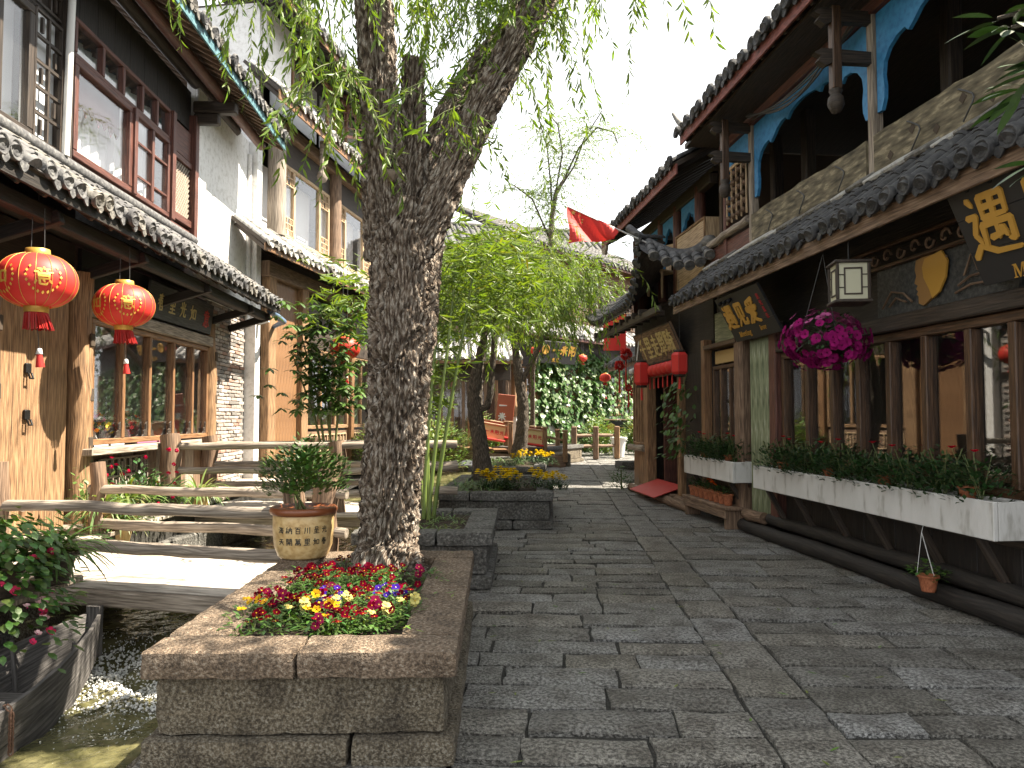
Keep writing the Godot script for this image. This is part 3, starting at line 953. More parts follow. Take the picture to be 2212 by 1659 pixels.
# ------------------------------------------------------------------ lettering drawn stroke by stroke
const GLYPH := {
	"一": "8,52 92,48",
	"米": "50,8 50,95;8,45 92,45;25,15 38,35;75,15 62,35;46,48 12,85;54,48 88,85",
	"阳": "12,10 12,95;12,10 35,10 26,35 36,50 30,68 16,65;50,15 50,92;50,15 88,15 88,92;50,53 88,53;50,92 88,92",
	"光": "50,5 50,40;22,12 32,32;78,12 68,32;8,42 92,42;36,42 34,70 10,95;62,42 62,88 90,90 92,75",
	"千": "70,8 25,22;8,48 92,48;50,18 50,96",
	"里": "20,8 20,50;20,8 80,8 80,50;20,29 80,29;20,50 80,50;50,8 50,92;20,70 80,70;6,92 94,92",
	"走": "50,4 50,44;22,22 78,22;8,44 92,44;50,44 50,84;50,62 80,62;28,55 24,75 8,95;20,75 45,90 95,92",
	"单": "15,5 15,25;15,5 42,5 42,25;15,25 42,25;58,5 58,25;58,5 85,5 85,25;58,25 85,25;20,33 20,68;20,33 80,33 80,68;20,50 80,50;20,68 80,68;50,33 50,98;5,80 95,80",
	"骑": "10,8 10,55;10,8 45,8;10,24 42,24;10,40 42,40;10,55 48,55 44,95;28,8 28,55;6,70 10,85;18,68 22,82;30,68 34,80;72,3 72,12;52,18 95,18;70,18 54,38;72,20 92,38;50,45 98,45;86,45 86,95 78,92;56,58 56,80;56,58 76,58 76,80;56,80 76,80",
	"遇": "15,5 22,15;8,32 25,32 15,60 25,75;5,95 20,78 50,92 96,94;40,6 40,38;40,6 85,6 85,38;40,22 85,22;40,38 85,38;62,6 62,72;34,48 34,80;34,48 90,48 90,80 82,78;48,70 76,66;70,58 78,72",
	"见": "25,8 25,60;25,8 75,8 75,60;50,22 48,60 15,95;56,60 56,88 90,90 92,74",
	"爱": "80,4 25,12;22,18 28,28;46,16 50,26;74,14 66,28;10,48 12,36 90,36 84,48;20,50 78,50;44,36 36,70 10,96;38,64 74,64 30,96;44,70 60,86 92,96",
	"意": "50,2 50,10;20,12 80,12;34,16 38,26;66,16 62,26;8,28 92,28;26,36 26,64;26,36 74,36 74,64;26,50 74,50;26,64 74,64;14,76 8,92;30,72 32,92 64,94 68,84;48,70 54,80;78,72 90,86",
	"如": "30,5 22,50 42,80;42,30 30,70 8,95;6,34 48,32;58,28 58,85;58,28 92,28 92,85;58,80 92,80",
	"百": "10,10 90,10;48,10 40,30;24,32 24,92;24,32 76,32 76,92;24,60 76,60;24,90 76,90",
	"川": "20,10 18,60 8,92;50,14 50,85;82,8 82,95",
	"天": "18,18 82,18;8,48 92,48;50,18 46,55 10,94;54,50 92,94",
	"海": "12,12 22,22;6,38 18,46;8,92 24,62;46,6 32,28;42,18 92,18;44,32 38,78;44,32 84,32 78,92 66,88;30,54 96,54;38,78 86,78;58,38 64,48;56,58 62,70",
	"纳": "26,6 10,30 28,34 10,58 34,54;22,58 22,92;8,68 4,86;34,66 40,78;50,26 50,94;50,26 92,26 92,92 82,88;70,6 70,36 54,66;70,40 86,64",
	"开": "10,8 10,95;10,8 40,8 40,38;10,22 40,22;10,38 40,38;60,8 60,38;60,8 90,8 90,95 80,92;60,22 90,22;60,38 90,38;28,52 72,52;24,68 76,68;40,52 38,70 26,92;60,52 60,92",
	"呈": "30,6 30,34;30,6 70,6 70,34;30,34 70,34;16,48 84,48;20,68 80,68;8,92 92,92;50,48 50,92",
	"万": "10,14 90,14;32,4 32,24;68,4 68,24;26,30 26,58;26,30 74,30 74,58;26,44 74,44;26,58 74,58;50,30 50,84;14,68 14,94;14,68 86,68 86,94 76,92;34,86 64,82",
	"春": "20,14 80,14;24,28 76,28;10,42 90,42;50,4 40,42 8,66;54,42 92,66;34,58 34,94;34,58 68,58 68,94;34,76 68,76;34,94 68,94",
}
# strokes in the xy plane, size s, centred, brushed thick to thin, standing depth proud in z
func glyph(ch: String, s: float, width: float, depth: float, slant := 0.0) -> MB:
	var m := mb()
	var lift := 0.0
	for stroke in GLYPH[ch].split(";"):
		var pts := []
		for q in stroke.split(" "):
			var ab: PackedStringArray = q.split(",")
			var y := (50.0 - float(ab[1])) / 100.0 * s
			pts.append(Vector2((float(ab[0]) - 50.0) / 100.0 * s + y * slant, y))
		for i in pts.size() - 1:
			var a: Vector2 = pts[i]
			var b: Vector2 = pts[i + 1]
			var d := (b - a).normalized()
			var nrm := Vector2(-d.y, d.x)
			var w0 := width * (0.62 if i == 0 else 0.5)
			var w1 := width * (0.34 if i == pts.size() - 2 else 0.5)
			var poly := PackedVector2Array([a - d * width * 0.45, a - nrm * w0 * 0.9, b - nrm * w1, b + d * width * 0.4, b + nrm * w1, a + nrm * w0 * 0.9])
			lift += depth * 0.03
			m.prism(poly, 0.0, depth + lift)
	return m
func write(parent: Node, text: String, at: Transform3D, s: float, pitch: float, width: float, depth: float, m: Material, slant := 0.0) -> void:
	# a row of characters centred on at, along its local x
	for i in text.length():
		part("character", glyph(text[i], s, width, depth, slant).mesh(), m, parent, at * Transform3D(Basis(), Vector3((i - (text.length() - 1) * 0.5) * pitch, 0, 0)))
func latin(parent: Node, text: String, at: Transform3D, px: float, m: Material) -> void:
	var f := SystemFont.new()
	f.font_names = PackedStringArray(["Droid Serif"])
	f.font_italic = true
	var t := TextMesh.new()
	t.font = f
	t.text = text
	t.font_size = 64
	t.pixel_size = px / 64.0
	t.depth = 0.006
	part("lettering", t, m, parent, at * Transform3D(Basis(Vector3(1, 0, 0), Vector3(0.25, 1, 0), Vector3(0, 0, 1)), Vector3.ZERO))

# ------------------------------------------------------------------ timber house across the stream
func build_timber_house() -> void:
	var h := thing("timber_house", "old two-storey timber house with red-brown upper windows and grey tiled eaves", "house", LF)
	var U := func(px: float, py: float, w := 0.0) -> Vector3: return on_wall(LF, px, py, w)
	# closed volume behind the street front
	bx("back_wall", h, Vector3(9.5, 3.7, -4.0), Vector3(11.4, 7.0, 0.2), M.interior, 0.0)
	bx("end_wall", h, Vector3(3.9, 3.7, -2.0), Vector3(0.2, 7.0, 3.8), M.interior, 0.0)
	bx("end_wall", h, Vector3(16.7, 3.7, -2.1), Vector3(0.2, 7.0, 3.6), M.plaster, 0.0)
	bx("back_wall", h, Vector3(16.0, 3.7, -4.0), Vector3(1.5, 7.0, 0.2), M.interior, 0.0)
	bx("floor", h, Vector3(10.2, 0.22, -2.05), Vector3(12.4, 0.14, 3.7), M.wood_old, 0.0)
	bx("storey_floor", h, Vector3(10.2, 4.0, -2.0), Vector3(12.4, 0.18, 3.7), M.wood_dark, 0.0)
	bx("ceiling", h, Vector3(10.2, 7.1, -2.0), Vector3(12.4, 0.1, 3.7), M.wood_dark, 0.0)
	# ---- door of four upright planks
	var us := [7.62, 7.93, 8.17, 8.57, 8.98]
	var door := hub("door", h)
	for i in 4:
		bx("plank", door, Vector3((us[i] + us[i + 1]) * 0.5, 1.66 + rr(-0.03, 0.03), 0.03), Vector3(us[i + 1] - us[i] - 0.008, 2.66, 0.05), M.wood_honey, 0.008)
	for y in [1.62, 2.12]:
		var lk := bx("latch", door, Vector3(8.15, y, 0.075), Vector3(0.09, 0.11, 0.04), M.iron, 0.01)
		part("lock_ring", mb().tube([Vector3(8.12, y - 0.05, 0.1), Vector3(8.12, y - 0.11, 0.12), Vector3(8.18, y - 0.11, 0.12), Vector3(8.18, y - 0.05, 0.1)], [0.012, 0.012, 0.012, 0.012], 6).mesh(), M.iron, lk)
	part("door_knob", mb().lathe([Vector2(0.0, -0.03), Vector2(0.03, -0.02), Vector2(0.034, 0.0), Vector2(0.02, 0.025), Vector2(0, 0.03)], 10, Vector3(8.12, 0.62, 0.085)).mesh(), M.pipe_white, door)
	bx("door_head", h, Vector3(8.3, 3.04, 0.02), Vector3(1.6, 0.12, 0.12), M.wood_old, 0.01)
	# hewn log posts with dark blocks painted for the shade in mortise holes
	var posts := [[7.36, 0.17, 3.0], [9.2, 0.15, 3.35], [13.62, 0.13, 3.4]]
	for p in posts:
		var lg := log_between("log_post", h, Vector3(p[0], 0.28, 0.08), Vector3(p[0], p[2], 0.06), p[1], M.wood_old if p[0] < 9.0 else M.wood_honey, 0.02)
		for y in [0.75, 1.35, 1.95, 2.6]:
			bx("mortise", lg, Vector3(p[0] + 0.02, y + rr(-0.1, 0.1), 0.07 + p[1] * 0.97), Vector3(0.1, 0.16, 0.03), M.hole_shade, 0.01)
	# ---- shop window
	var wu := [9.42, 10.3, 11.12, 11.98, 12.78, 13.5]
	var win := window(h, wu, 1.24, 2.84, 0.06, M.wood_brown, M.glass, {"frame": 0.075, "deep": 0.1})
	for i in 5:
		for s in 2:
			# carved spandrels in the lower corners of every pane
			var x0: float = wu[i] + 0.05 if s == 0 else wu[i + 1] - 0.05
			var q := 1.0 if s == 0 else -1.0
			part("carved_corner", mb().prism(PackedVector2Array([Vector2(x0, 1.315), Vector2(x0 + q * 0.16, 1.315), Vector2(x0 + q * 0.11, 1.35), Vector2(x0 + q * 0.1, 1.4), Vector2(x0 + q * 0.05, 1.42), Vector2(x0 + q * 0.04, 1.5), Vector2(x0, 1.53)]), 0.08, 0.1).mesh(), M.wood_dark, win)
	bx("window_lintel", h, Vector3(11.4, 2.93, 0.09), Vector3(4.3, 0.17, 0.16), M.wood_grey, 0.012)
	bx("window_sill", h, Vector3(11.4, 1.17, 0.16), Vector3(4.6, 0.09, 0.30), M.wood_grey, 0.012)
	# wall under the sill: boards and a dark lattice vent
	for i in 11:
		bx("wall_board", h, Vector3(9.55 + i * 0.38, 0.7, -0.02), Vector3(0.372, 0.86, 0.04), M.wood_old if i % 3 else M.wood_grey, 0.006)
	bx("vent_backing", h, Vector3(10.5, 0.8, 0.012), Vector3(1.5, 0.5, 0.02), M.hole_shade, 0.0)
	lattice(h, Vector2(9.8, 0.56), Vector2(11.2, 1.04), 0.05, 0.17, 0.025, M.wood_grey)
	# dark signboard and carved transom over the window
	for i in 3:
		bx("transom_board", h, Vector3(11.4, 3.12 + i * 0.22, 0.02), Vector3(4.3, 0.214, 0.05), M.board_black, 0.006)
	bx("wall_plate", h, Vector3(9.9, 3.82, 0.05), Vector3(11.5, 0.22, 0.2), M.wood_black_shaded, 0.01)
	bx("wall_plate", h, Vector3(8.3, 3.38, -0.02), Vector3(1.7, 0.62, 0.08), M.wood_black_shaded, 0.01)
	bx("wall_plate", h, Vector3(5.7, 2.0, -0.02), Vector3(3.0, 3.4, 0.08), M.wood_black_shaded, 0.01)
	# ---- lower tiled eave
	roof(h, 4.6, 14.85, 3.77, 1.02, 4.47, 0.02, {"name": "lower_roof", "fascia": M.wood_black_shaded, "fascia_h": 0.13, "rafter": 0.42, "spacing": 0.26, "rad": 0.085})
	part("ridge_cap", mb().tube([Vector3(4.6, 4.56, 0.1), Vector3(9.0, 4.55, 0.1), Vector3(12.7, 4.56, 0.1)], [0.085, 0.08, 0.085], 10).mesh(), M.tile[0], h)
	bx("eave_beam", h, Vector3(9.7, 3.55, 0.72), Vector3(10.2, 0.16, 0.12), M.wood_black_shaded, 0.012)
	for u in [5.2, 7.3, 9.2, 11.4, 13.6, 14.7]:
		beam("bracket", h, Vector3(u, 3.3, 0.06), Vector3(u, 3.55, 0.85), 0.09, 0.13, M.wood_black_shaded)
	# ---- upper storey: boards, window band, lattice shutter
	bx("upper_sill_wall", h, Vector3(10.9, 4.58, 0.0), Vector3(3.9, 0.26, 0.1), M.wood_red, 0.008)
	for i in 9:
		bx("gable_board", h, Vector3(8.9 + i * 0.45, 6.78, -0.01), Vector3(0.445, 0.68, 0.05), M.wood_black_shaded, 0.006)  # boards coloured black for the shade under the upper eave
	window(h, [8.92, 9.62, 10.18, 10.76, 11.26, 11.76], 5.92, 6.42, 0.04, M.wood_red, M.glass_sky, {"frame": 0.06})
	var bigw := window(h, [8.92, 10.44], 4.70, 5.92, 0.04, M.wood_red, M.glass_sky, {"frame": 0.09, "deep": 0.1})
	window(h, [10.52, 11.12, 11.72], 4.70, 5.92, 0.05, M.wood_red, M.glass_sky, {"frame": 0.07})
	for s in 2:
		for y in [5.02, 5.5]:
			bx("glazing_bar", h, Vector3(10.82 + s * 0.6, y, 0.06), Vector3(0.53, 0.035, 0.03), M.wood_red, 0.004)
	bx("window_post", h, Vector3(10.48, 5.31, 0.06), Vector3(0.09, 1.22, 0.14), M.wood_red, 0.008)
	bx("window_post", h, Vector3(11.8, 5.55, 0.06), Vector3(0.12, 1.72, 0.14), M.wood_red, 0.008)
	bx("window_post", h, Vector3(12.72, 5.6, 0.06), Vector3(0.14, 2.2, 0.16), M.wood_red, 0.008)
	bx("shutter_backing", h, Vector3(12.26, 5.55, -0.03), Vector3(0.8, 1.7, 0.03), M.wood_dark, 0.0)
	bx("shutter_panel", h, Vector3(12.26, 6.12, 0.03), Vector3(0.78, 0.5, 0.05), M.wood_red, 0.01)
	bx("shutter_rail", h, Vector3(12.26, 4.82, 0.04), Vector3(0.8, 0.12, 0.08), M.wood_red, 0.008)
	bx("shutter_rail", h, Vector3(12.26, 5.8, 0.04), Vector3(0.8, 0.1, 0.08), M.wood_red, 0.008)
	lattice(h, Vector2(11.9, 4.89), Vector2(12.62, 5.74), 0.02, 0.085, 0.03, M.wood_grey, true)
	# pale folded sheet behind the panes, standing in for reflected sky
	var cv := mb()
	for k in 60:
		var x0 := 8.98 + k * 0.047
		var z0 := -0.28 + 0.03 * sin(k * 1.3); var z1 := -0.28 + 0.03 * sin((k + 1) * 1.3)
		cv.quad(Vector3(x0, 4.6, z0), Vector3(x0 + 0.047, 4.6, z1), Vector3(x0 + 0.047, 6.45, z1), Vector3(x0, 6.45, z0))
	part("sky_reflection_sheet", cv.mesh(), M.sky_reflection_sheet, h)
	var vp := PackedVector2Array([Vector2(8.95, 5.95)])
	for k in 9: vp.append_array([Vector2(8.95 + k * 0.165, 5.5), Vector2(9.03 + k * 0.165, 5.42 - 0.03 * (k % 2)), Vector2(9.11 + k * 0.165, 5.5)])
	vp.append(Vector2(10.42, 5.95))
	part("valance", mb().prism(vp, -0.1, -0.09).mesh(), M.valance, bigw)
	# dark latticed window nearer the frame edge, and its posts
	window(h, [6.4, 7.55, 8.15], 4.62, 6.1, 0.02, M.wood_dark, M.glass_sky, {"frame": 0.1})
	lattice(h, Vector2(8.16, 4.66), Vector2(8.68, 6.1), 0.05, 0.25, 0.035, M.wood_dark)
	lattice(h, Vector2(6.4, 6.2), Vector2(8.68, 6.95), 0.03, 0.2, 0.03, M.wood_dark)
	bx("wall_panel", h, Vector3(7.3, 6.6, -0.06), Vector3(3.2, 0.9, 0.04), M.wood_dark, 0.0)
	bx("wall_panel", h, Vector3(8.42, 5.4, -0.06), Vector3(0.6, 1.6, 0.04), M.sky_reflection_sheet, 0.0)
	bx("sky_reflection_sheet", h, Vector3(7.3, 5.4, -0.25), Vector3(1.9, 1.6, 0.02), M.sky_reflection_sheet, 0.0)
	bx("corner_post", h, Vector3(8.78, 5.7, 0.03), Vector3(0.16, 2.5, 0.16), M.wood_dark, 0.01)
	bx("corner_post", h, Vector3(5.5, 5.7, 0.0), Vector3(1.7, 2.5, 0.16), M.wood_dark, 0.01)
	part("drain_pipe", mb().tube([Vector3(8.62, 4.6, 0.16), Vector3(8.66, 6.0, 0.16), Vector3(8.7, 7.0, 0.16)], [0.042, 0.042, 0.042], 10).mesh(), M.pipe_white, h)
	# ---- upper roof with teal fascia, purlins and rafters under the broad eave
	roof(h, 3.8, 15.1, 7.16, 1.02, 8.7, -1.9, {"name": "upper_roof", "fascia": M.teal_fascia, "fascia_h": 0.17, "rafter": 0.26, "rafter_mat": M.wood_old, "spacing": 0.26, "rad": 0.085, "deck": M.wood_old})
	part("purlin", mb().tube([Vector3(4.0, 7.02, 0.55), Vector3(15.0, 7.02, 0.55)], [0.09, 0.09], 10).mesh(), M.wood_red, h)
	part("purlin", mb().tube([Vector3(4.0, 7.32, 0.05), Vector3(15.0, 7.32, 0.05)], [0.1, 0.1], 10).mesh(), M.wood_dark, h)
	for u in [8.8, 12.75]:
		bx("bracket_arm", h, Vector3(u, 6.86, 0.42), Vector3(0.16, 0.2, 0.72), M.wood_dark, 0.02)
		bx("bracket_arm", h, Vector3(u, 6.66, 0.28), Vector3(0.14, 0.18, 0.42), M.wood_dark, 0.02)
	beam("barge_board", h, Vector3(15.08, 7.05, 1.0), Vector3(15.08, 8.6, -1.85), 0.05, 0.22, M.wood_old)
	# ---- plastered end bay over a brick base
	bx("plaster_wall", h, Vector3(14.74, 5.55, -0.02), Vector3(3.84, 3.7, 0.16), M.plaster, 0.015)
	bx("plaster_pier", h, Vector3(13.02, 5.55, 0.08), Vector3(0.42, 3.6, 0.06), M.plaster, 0.02)
	part("drain_pipe", mb().tube([Vector3(15.72, 3.6, 0.1), Vector3(15.75, 7.1, 0.1)], [0.05, 0.05], 10).mesh(), M.plaster, h)
	bx("brick_backing", h, Vector3(14.75, 2.0, -0.04), Vector3(2.3, 3.5, 0.12), M.mortar, 0.0)
	var bricks := [mb().cbox(Vector3.ZERO, Vector3(0.29, 0.062, 0.06), 0.007).mesh(), mb().cbox(Vector3.ZERO, Vector3(0.26, 0.058, 0.06), 0.01).mesh(), mb().cbox(Vector3.ZERO, Vector3(0.275, 0.06, 0.06), 0.012).mesh()]
	var wall := hub("brick_wall", h)
	for row in 48:
		for i in 6:
			var u := 13.9 + i * 0.305 + (0.15 if row % 2 else 0.0)
			if rng.randf() < 0.985:
				part("brick", bricks[rng.randi() % 3], M.bricks[[0, 0, 1, 2, 2, 3, 4][rng.randi() % 7]], wall, Transform3D(Basis(Vector3.UP, rr(-0.03, 0.03)) * Basis(Vector3.BACK, rr(-0.012, 0.012)), Vector3(u, 0.36 + row * 0.072, 0.028 + rr(-0.012, 0.014))))
	bx("plaster_pier", h, Vector3(16.25, 2.0, 0.0), Vector3(0.75, 3.5, 0.18), M.plaster, 0.02)
	part("drain_pipe", mb().tube([Vector3(15.86, 3.62, 0.5), Vector3(15.86, 3.5, 0.2), Vector3(15.86, 0.3, 0.16)], [0.045, 0.045, 0.045], 10).mesh(), M.pipe_white, h)
	part("drain_pipe", mb().tube([Vector3(14.7, 3.66, 0.85), Vector3(15.9, 3.6, 0.8), Vector3(16.35, 3.5, 0.4), Vector3(16.35, 0.3, 0.26)], [0.065, 0.065, 0.065, 0.065], 12).mesh(), M.pipe_blue, h)
	# tables laid inside, seen through the panes
	var tabs := [["pink cloth", M.cloth_pink, 12.4], ["white cloth", M.cloth_white, 11.1], ["dark red cloth", M.crimson, 9.9]]
	for t in tabs:
		var tb := thing("dining_table", "small square table under a %s inside the shop window" % t[0], "table", LF * Transform3D(Basis(), Vector3(t[2], 0.29, -0.85)))
		bx("tablecloth", tb, Vector3(0, 0.92, 0), Vector3(0.9, 0.03, 0.8), t[1], 0.01)
		bx("cloth_drop", tb, Vector3(0, 0.8, 0.405), Vector3(0.9, 0.22, 0.012), t[1], 0.004)
		for a in [-1, 1]:
			for b in [-1, 1]:
				bx("leg", tb, Vector3(a * 0.36, 0.452, b * 0.32), Vector3(0.06, 0.904, 0.06), M.wood_dark)
	for k in 4:
		var bq := thing("flower_bouquet", ["yellow and white flowers", "orange and pink flowers", "pink and yellow flowers", "red flowers"][k] + " in a vase inside the shop window", "bouquet", LF * Transform3D(Basis(), Vector3([9.9, 10.7, 11.7, 12.5][k], 1.225 if k != 1 else 1.225, -0.85 if k != 1 else -0.62)), "bouquets behind the shop window")
		if k == 1: bq.position = LF * Vector3(11.0, 1.225, -0.65)
		bloom_ball(bq, 0.2, 26, [[Color(.8, .6, .05), Color(.7, .7, .6), Color(.5, .1, .4)], [Color(.8, .25, .02), Color(.7, .1, .3), Color(.8, .6, .1)], [Color(.7, .08, .25), Color(.8, .6, .05), Color(.7, .5, .6)], [Color(.6, .02, .02), Color(.6, .1, .1)]][k], 0.045, 0.28)
		part("vase", mb().lathe([Vector2(0.05, 0), Vector2(0.07, 0.06), Vector2(0.045, 0.14), Vector2(0.055, 0.17), Vector2(0.04, 0.16)], 14).mesh(), M.pipe_white, bq)

# a loose ball of small flowers and leaves above a vase or basket
func bloom_ball(parent: Node, r: float, n: int, cols: Array, fr: float, up: float) -> void:
	var lf := mb()
	for k in n * 3:
		var d := Vector3(rng.randfn(), rng.randfn() * 0.8 + 0.2, rng.randfn()).normalized()
		lf.tint = Color.WHITE * rr(0.46, 1.0)
		lf.leaf(Vector3(0, up, 0) + d * r * rr(0.1, 0.6), d, Vector3.UP.cross(d), r * rr(0.4, 0.6), fr * 0.7, 0.4)
	part("foliage", lf.mesh(), M.green, parent)
	for k in n:
		var d := Vector3(rng.randfn(), rng.randfn() * 0.8 + 0.3, rng.randfn()).normalized()
		var f := mb()
		f.tint = cols[k % cols.size()]
		var b := Basis(Vector3.UP.cross(d).normalized(), Vector3.UP.angle_to(d))
		var p := Vector3(0, up, 0) + d * r * rr(0.8, 1.05)
		for a in 6:
			var o := Vector3(cos(a * TAU / 6), 0.35, sin(a * TAU / 6)).normalized()
			f.leaf(p, b * o, b * Vector3.UP.cross(o), fr, fr * 0.8, 0.2)
		part("blossom", f.mesh(), M.petal, parent)

# ------------------------------------------------------------------ three-storey inn further along the stream
func build_inn() -> void:
	var h := thing("stream_inn", "three-storey wooden inn with pale tiled eaves beyond the white plaster wall", "house", BF)
	var u0 := 16.2
	var u1 := 26.5
	bx("back_wall", h, Vector3((u0 + u1) * 0.5, 5.2, -4.1), Vector3(u1 - u0, 10.4, 0.2), M.interior, 0.0)
	bx("end_wall", h, Vector3(u0 - 0.12, 5.2, -2.02), Vector3(0.2, 10.4, 4.0), M.plaster, 0.0)
	bx("end_wall", h, Vector3(u1 - 0.1, 5.2, -2.02), Vector3(0.2, 10.4, 4.0), M.plaster, 0.0)
	for y in [0.2, 5.2, 8.2, 10.5]:
		bx("storey_floor", h, Vector3((u0 + u1) * 0.5, y, -2.02), Vector3(u1 - u0, 0.16, 3.9), M.wood_dark, 0.0)
	# ground floor: posts, windows, boards
	var pu := [16.45, 18.1, 21.2, 23.6, 26.3]
	for u in pu:
		bx("post", h, Vector3(u, 2.6, 0.04), Vector3(0.34 if u < 19 else 0.2, 4.6, 0.2), M.wood_honey if u < 19.0 else M.wood_brown, 0.015)
	bx("wall_boarding", h, Vector3(17.25, 2.6, -0.02), Vector3(1.4, 4.5, 0.06), M.wood_brown, 0.006)
	for k in [[18.3, 21.05], [21.35, 23.45], [23.75, 26.15]]:
		var n := 3
		var us := []
		for i in n + 1: us.append(lerpf(k[0], k[1], float(i) / n))
		window(h, us, 1.3, 3.25, 0.02, M.wood_honey, M.glass, {"frame": 0.09})
		bx("wall_boarding", h, Vector3((k[0] + k[1]) * 0.5, 0.8, -0.02), Vector3(k[1] - k[0], 0.9, 0.06), M.wood_old, 0.006)
		lattice(h, Vector2(k[0] + 0.1, 0.75), Vector2(k[1] - 0.1, 1.15), 0.03, 0.2, 0.03, M.wood_pale)
		bx("transom_board", h, Vector3((k[0] + k[1]) * 0.5, 3.85, -0.02), Vector3(k[1] - k[0], 1.15, 0.06), M.wood_dark, 0.006)
	bx("storey_beam", h, Vector3((u0 + u1) * 0.5, 4.75, 0.06), Vector3(u1 - u0, 0.34, 0.2), M.wood_old, 0.02)
	roof(h, 14.9, u1, 5.0, 0.75, 5.55, 0.02, {"name": "first_eave", "fascia": M.wood_brown, "fascia_h": 0.14, "rafter": 0.6, "tiles": [M.tile_pale, M.tile_pale, M.tile[2]], "spacing": 0.28, "rad": 0.085})
	# second storey
	for u in [16.65, 19.85, 22.9, 26.2]:
		part("round_post", mb().tube([Vector3(u, 5.55, 0.08), Vector3(u, 8.0, 0.08)], [0.2, 0.19], 14).mesh(), M.wood_grey if u < 17 else M.wood_old, h)
	for k in [[16.95, 19.6], [20.1, 22.7], [23.1, 26.0]]:
		var a: float = k[0]; var b: float = k[1]
		var L := b - a
		window(h, [a, a + L * 0.23, b - L * 0.23, b], 5.62, 7.3, 0.03, M.wood_pale, M.glass_sky, {"frame": 0.07})
		for s in [[a + 0.08, a + L * 0.23 - 0.06], [b - L * 0.23 + 0.06, b - 0.08]]:
			for yy in [[5.7, 6.1], [6.85, 7.22]]:
				lattice(h, Vector2(s[0], yy[0]), Vector2(s[1], yy[1]), 0.06, 0.13, 0.022, M.wood_pale)
		bx("sky_reflection_sheet", h, Vector3((a + b) * 0.5, 6.4, -0.5), Vector3(L, 1.8, 0.02), M.sky_reflection_sheet, 0.0)  # pale sheet added behind the glass for the look of reflected sky
		bx("head_board", h, Vector3((a + b) * 0.5, 7.6, 0.0), Vector3(L + 0.3, 0.58, 0.08), M.wood_dark, 0.01)
	for u in [18.0, 21.0, 24.0]:
		# carved hanging post ends under the second eave
		part("hanging_post", mb().lathe([Vector2(0.0, 7.1), Vector2(0.09, 7.14), Vector2(0.13, 7.25), Vector2(0.1, 7.36), Vector2(0.07, 7.4), Vector2(0.07, 8.1)], 12, Vector3(u, 0, 0.55)).mesh(), M.wood_grey, h)
	bx("storey_beam", h, Vector3((u0 + u1) * 0.5, 8.0, 0.1), Vector3(u1 - u0, 0.26, 0.24), M.wood_old, 0.02)
	roof(h, 15.3, u1, 8.2, 0.8, 8.85, 0.02, {"name": "second_eave", "fascia": M.wood_brown, "fascia_h": 0.2, "rafter": 0.5, "tiles": [M.tile_pale, M.tile_pale, M.tile[2]], "spacing": 0.28, "rad": 0.085})
	# third storey
	bx("plaster_wall", h, Vector3(16.7, 9.6, 0.0), Vector3(1.2, 1.6, 0.14), M.plaster, 0.01)
	for k in [[17.4, 20.0], [20.2, 23.0], [23.2, 26.2]]:
		var L: float = k[1] - k[0]
		window(h, [k[0], k[0] + L * 0.2, k[1] - L * 0.2, k[1]], 8.95, 10.15, 0.03, M.wood_brown, M.glass_sky, {"frame": 0.08})
		bx("sky_reflection_sheet", h, Vector3((k[0] + k[1]) * 0.5, 9.5, -0.5), Vector3(L, 1.4, 0.02), M.sky_reflection_sheet, 0.0)
	var sh := hub("open_shutter", h, Transform3D(Basis(Vector3.UP, -1.0), Vector3(20.05, 9.0, 0.1)))
	bx("shutter_frame", sh, Vector3(0.35, 0.02, 0), Vector3(0.7, 0.05, 0.04), M.wood_red)
	bx("shutter_frame", sh, Vector3(0.35, 1.12, 0), Vector3(0.7, 0.05, 0.04), M.wood_red)
	bx("shutter_frame", sh, Vector3(0.02, 0.57, 0), Vector3(0.05, 1.05, 0.042), M.wood_red)
	bx("shutter_frame", sh, Vector3(0.68, 0.57, 0), Vector3(0.05, 1.05, 0.042), M.wood_red)
	lattice(sh, Vector2(0.06, 0.06), Vector2(0.64, 1.08), 0.0, 0.19, 0.022, M.wood_red)
	roof(h, 15.5, u1, 10.2, 0.9, 11.9, -2.1, {"name": "top_roof", "fascia": M.wood_brown, "fascia_h": 0.16, "rafter": 0.6, "tiles": [M.tile_pale, M.tile[0], M.tile[2]], "spacing": 0.3, "rad": 0.09})

# ------------------------------------------------------------------ tavern with the blue gallery
func valance(a: float, b: float, top: float, drop: float) -> PackedVector2Array:
	# scalloped arch board between two posts
	var prof := [[0.0, 1.0], [0.05, 1.0], [0.085, 0.9], [0.09, 0.78], [0.075, 0.66], [0.09, 0.54], [0.15, 0.44], [0.24, 0.38], [0.33, 0.365], [0.37, 0.42], [0.43, 0.37], [0.5, 0.3], [0.6, 0.255], [0.68, 0.25], [0.71, 0.3], [0.78, 0.23], [0.9, 0.2], [1.0, 0.19]]
	var out := PackedVector2Array([Vector2(a, top)])
	var half := (b - a) * 0.5
	for p in prof: out.append(Vector2(a + p[0] * half, top - p[1] * drop))
	for i in range(prof.size() - 2, -1, -1): out.append(Vector2(b - prof[i][0] * half, top - prof[i][1] * drop))
	out.append(Vector2(b, top))
	return out

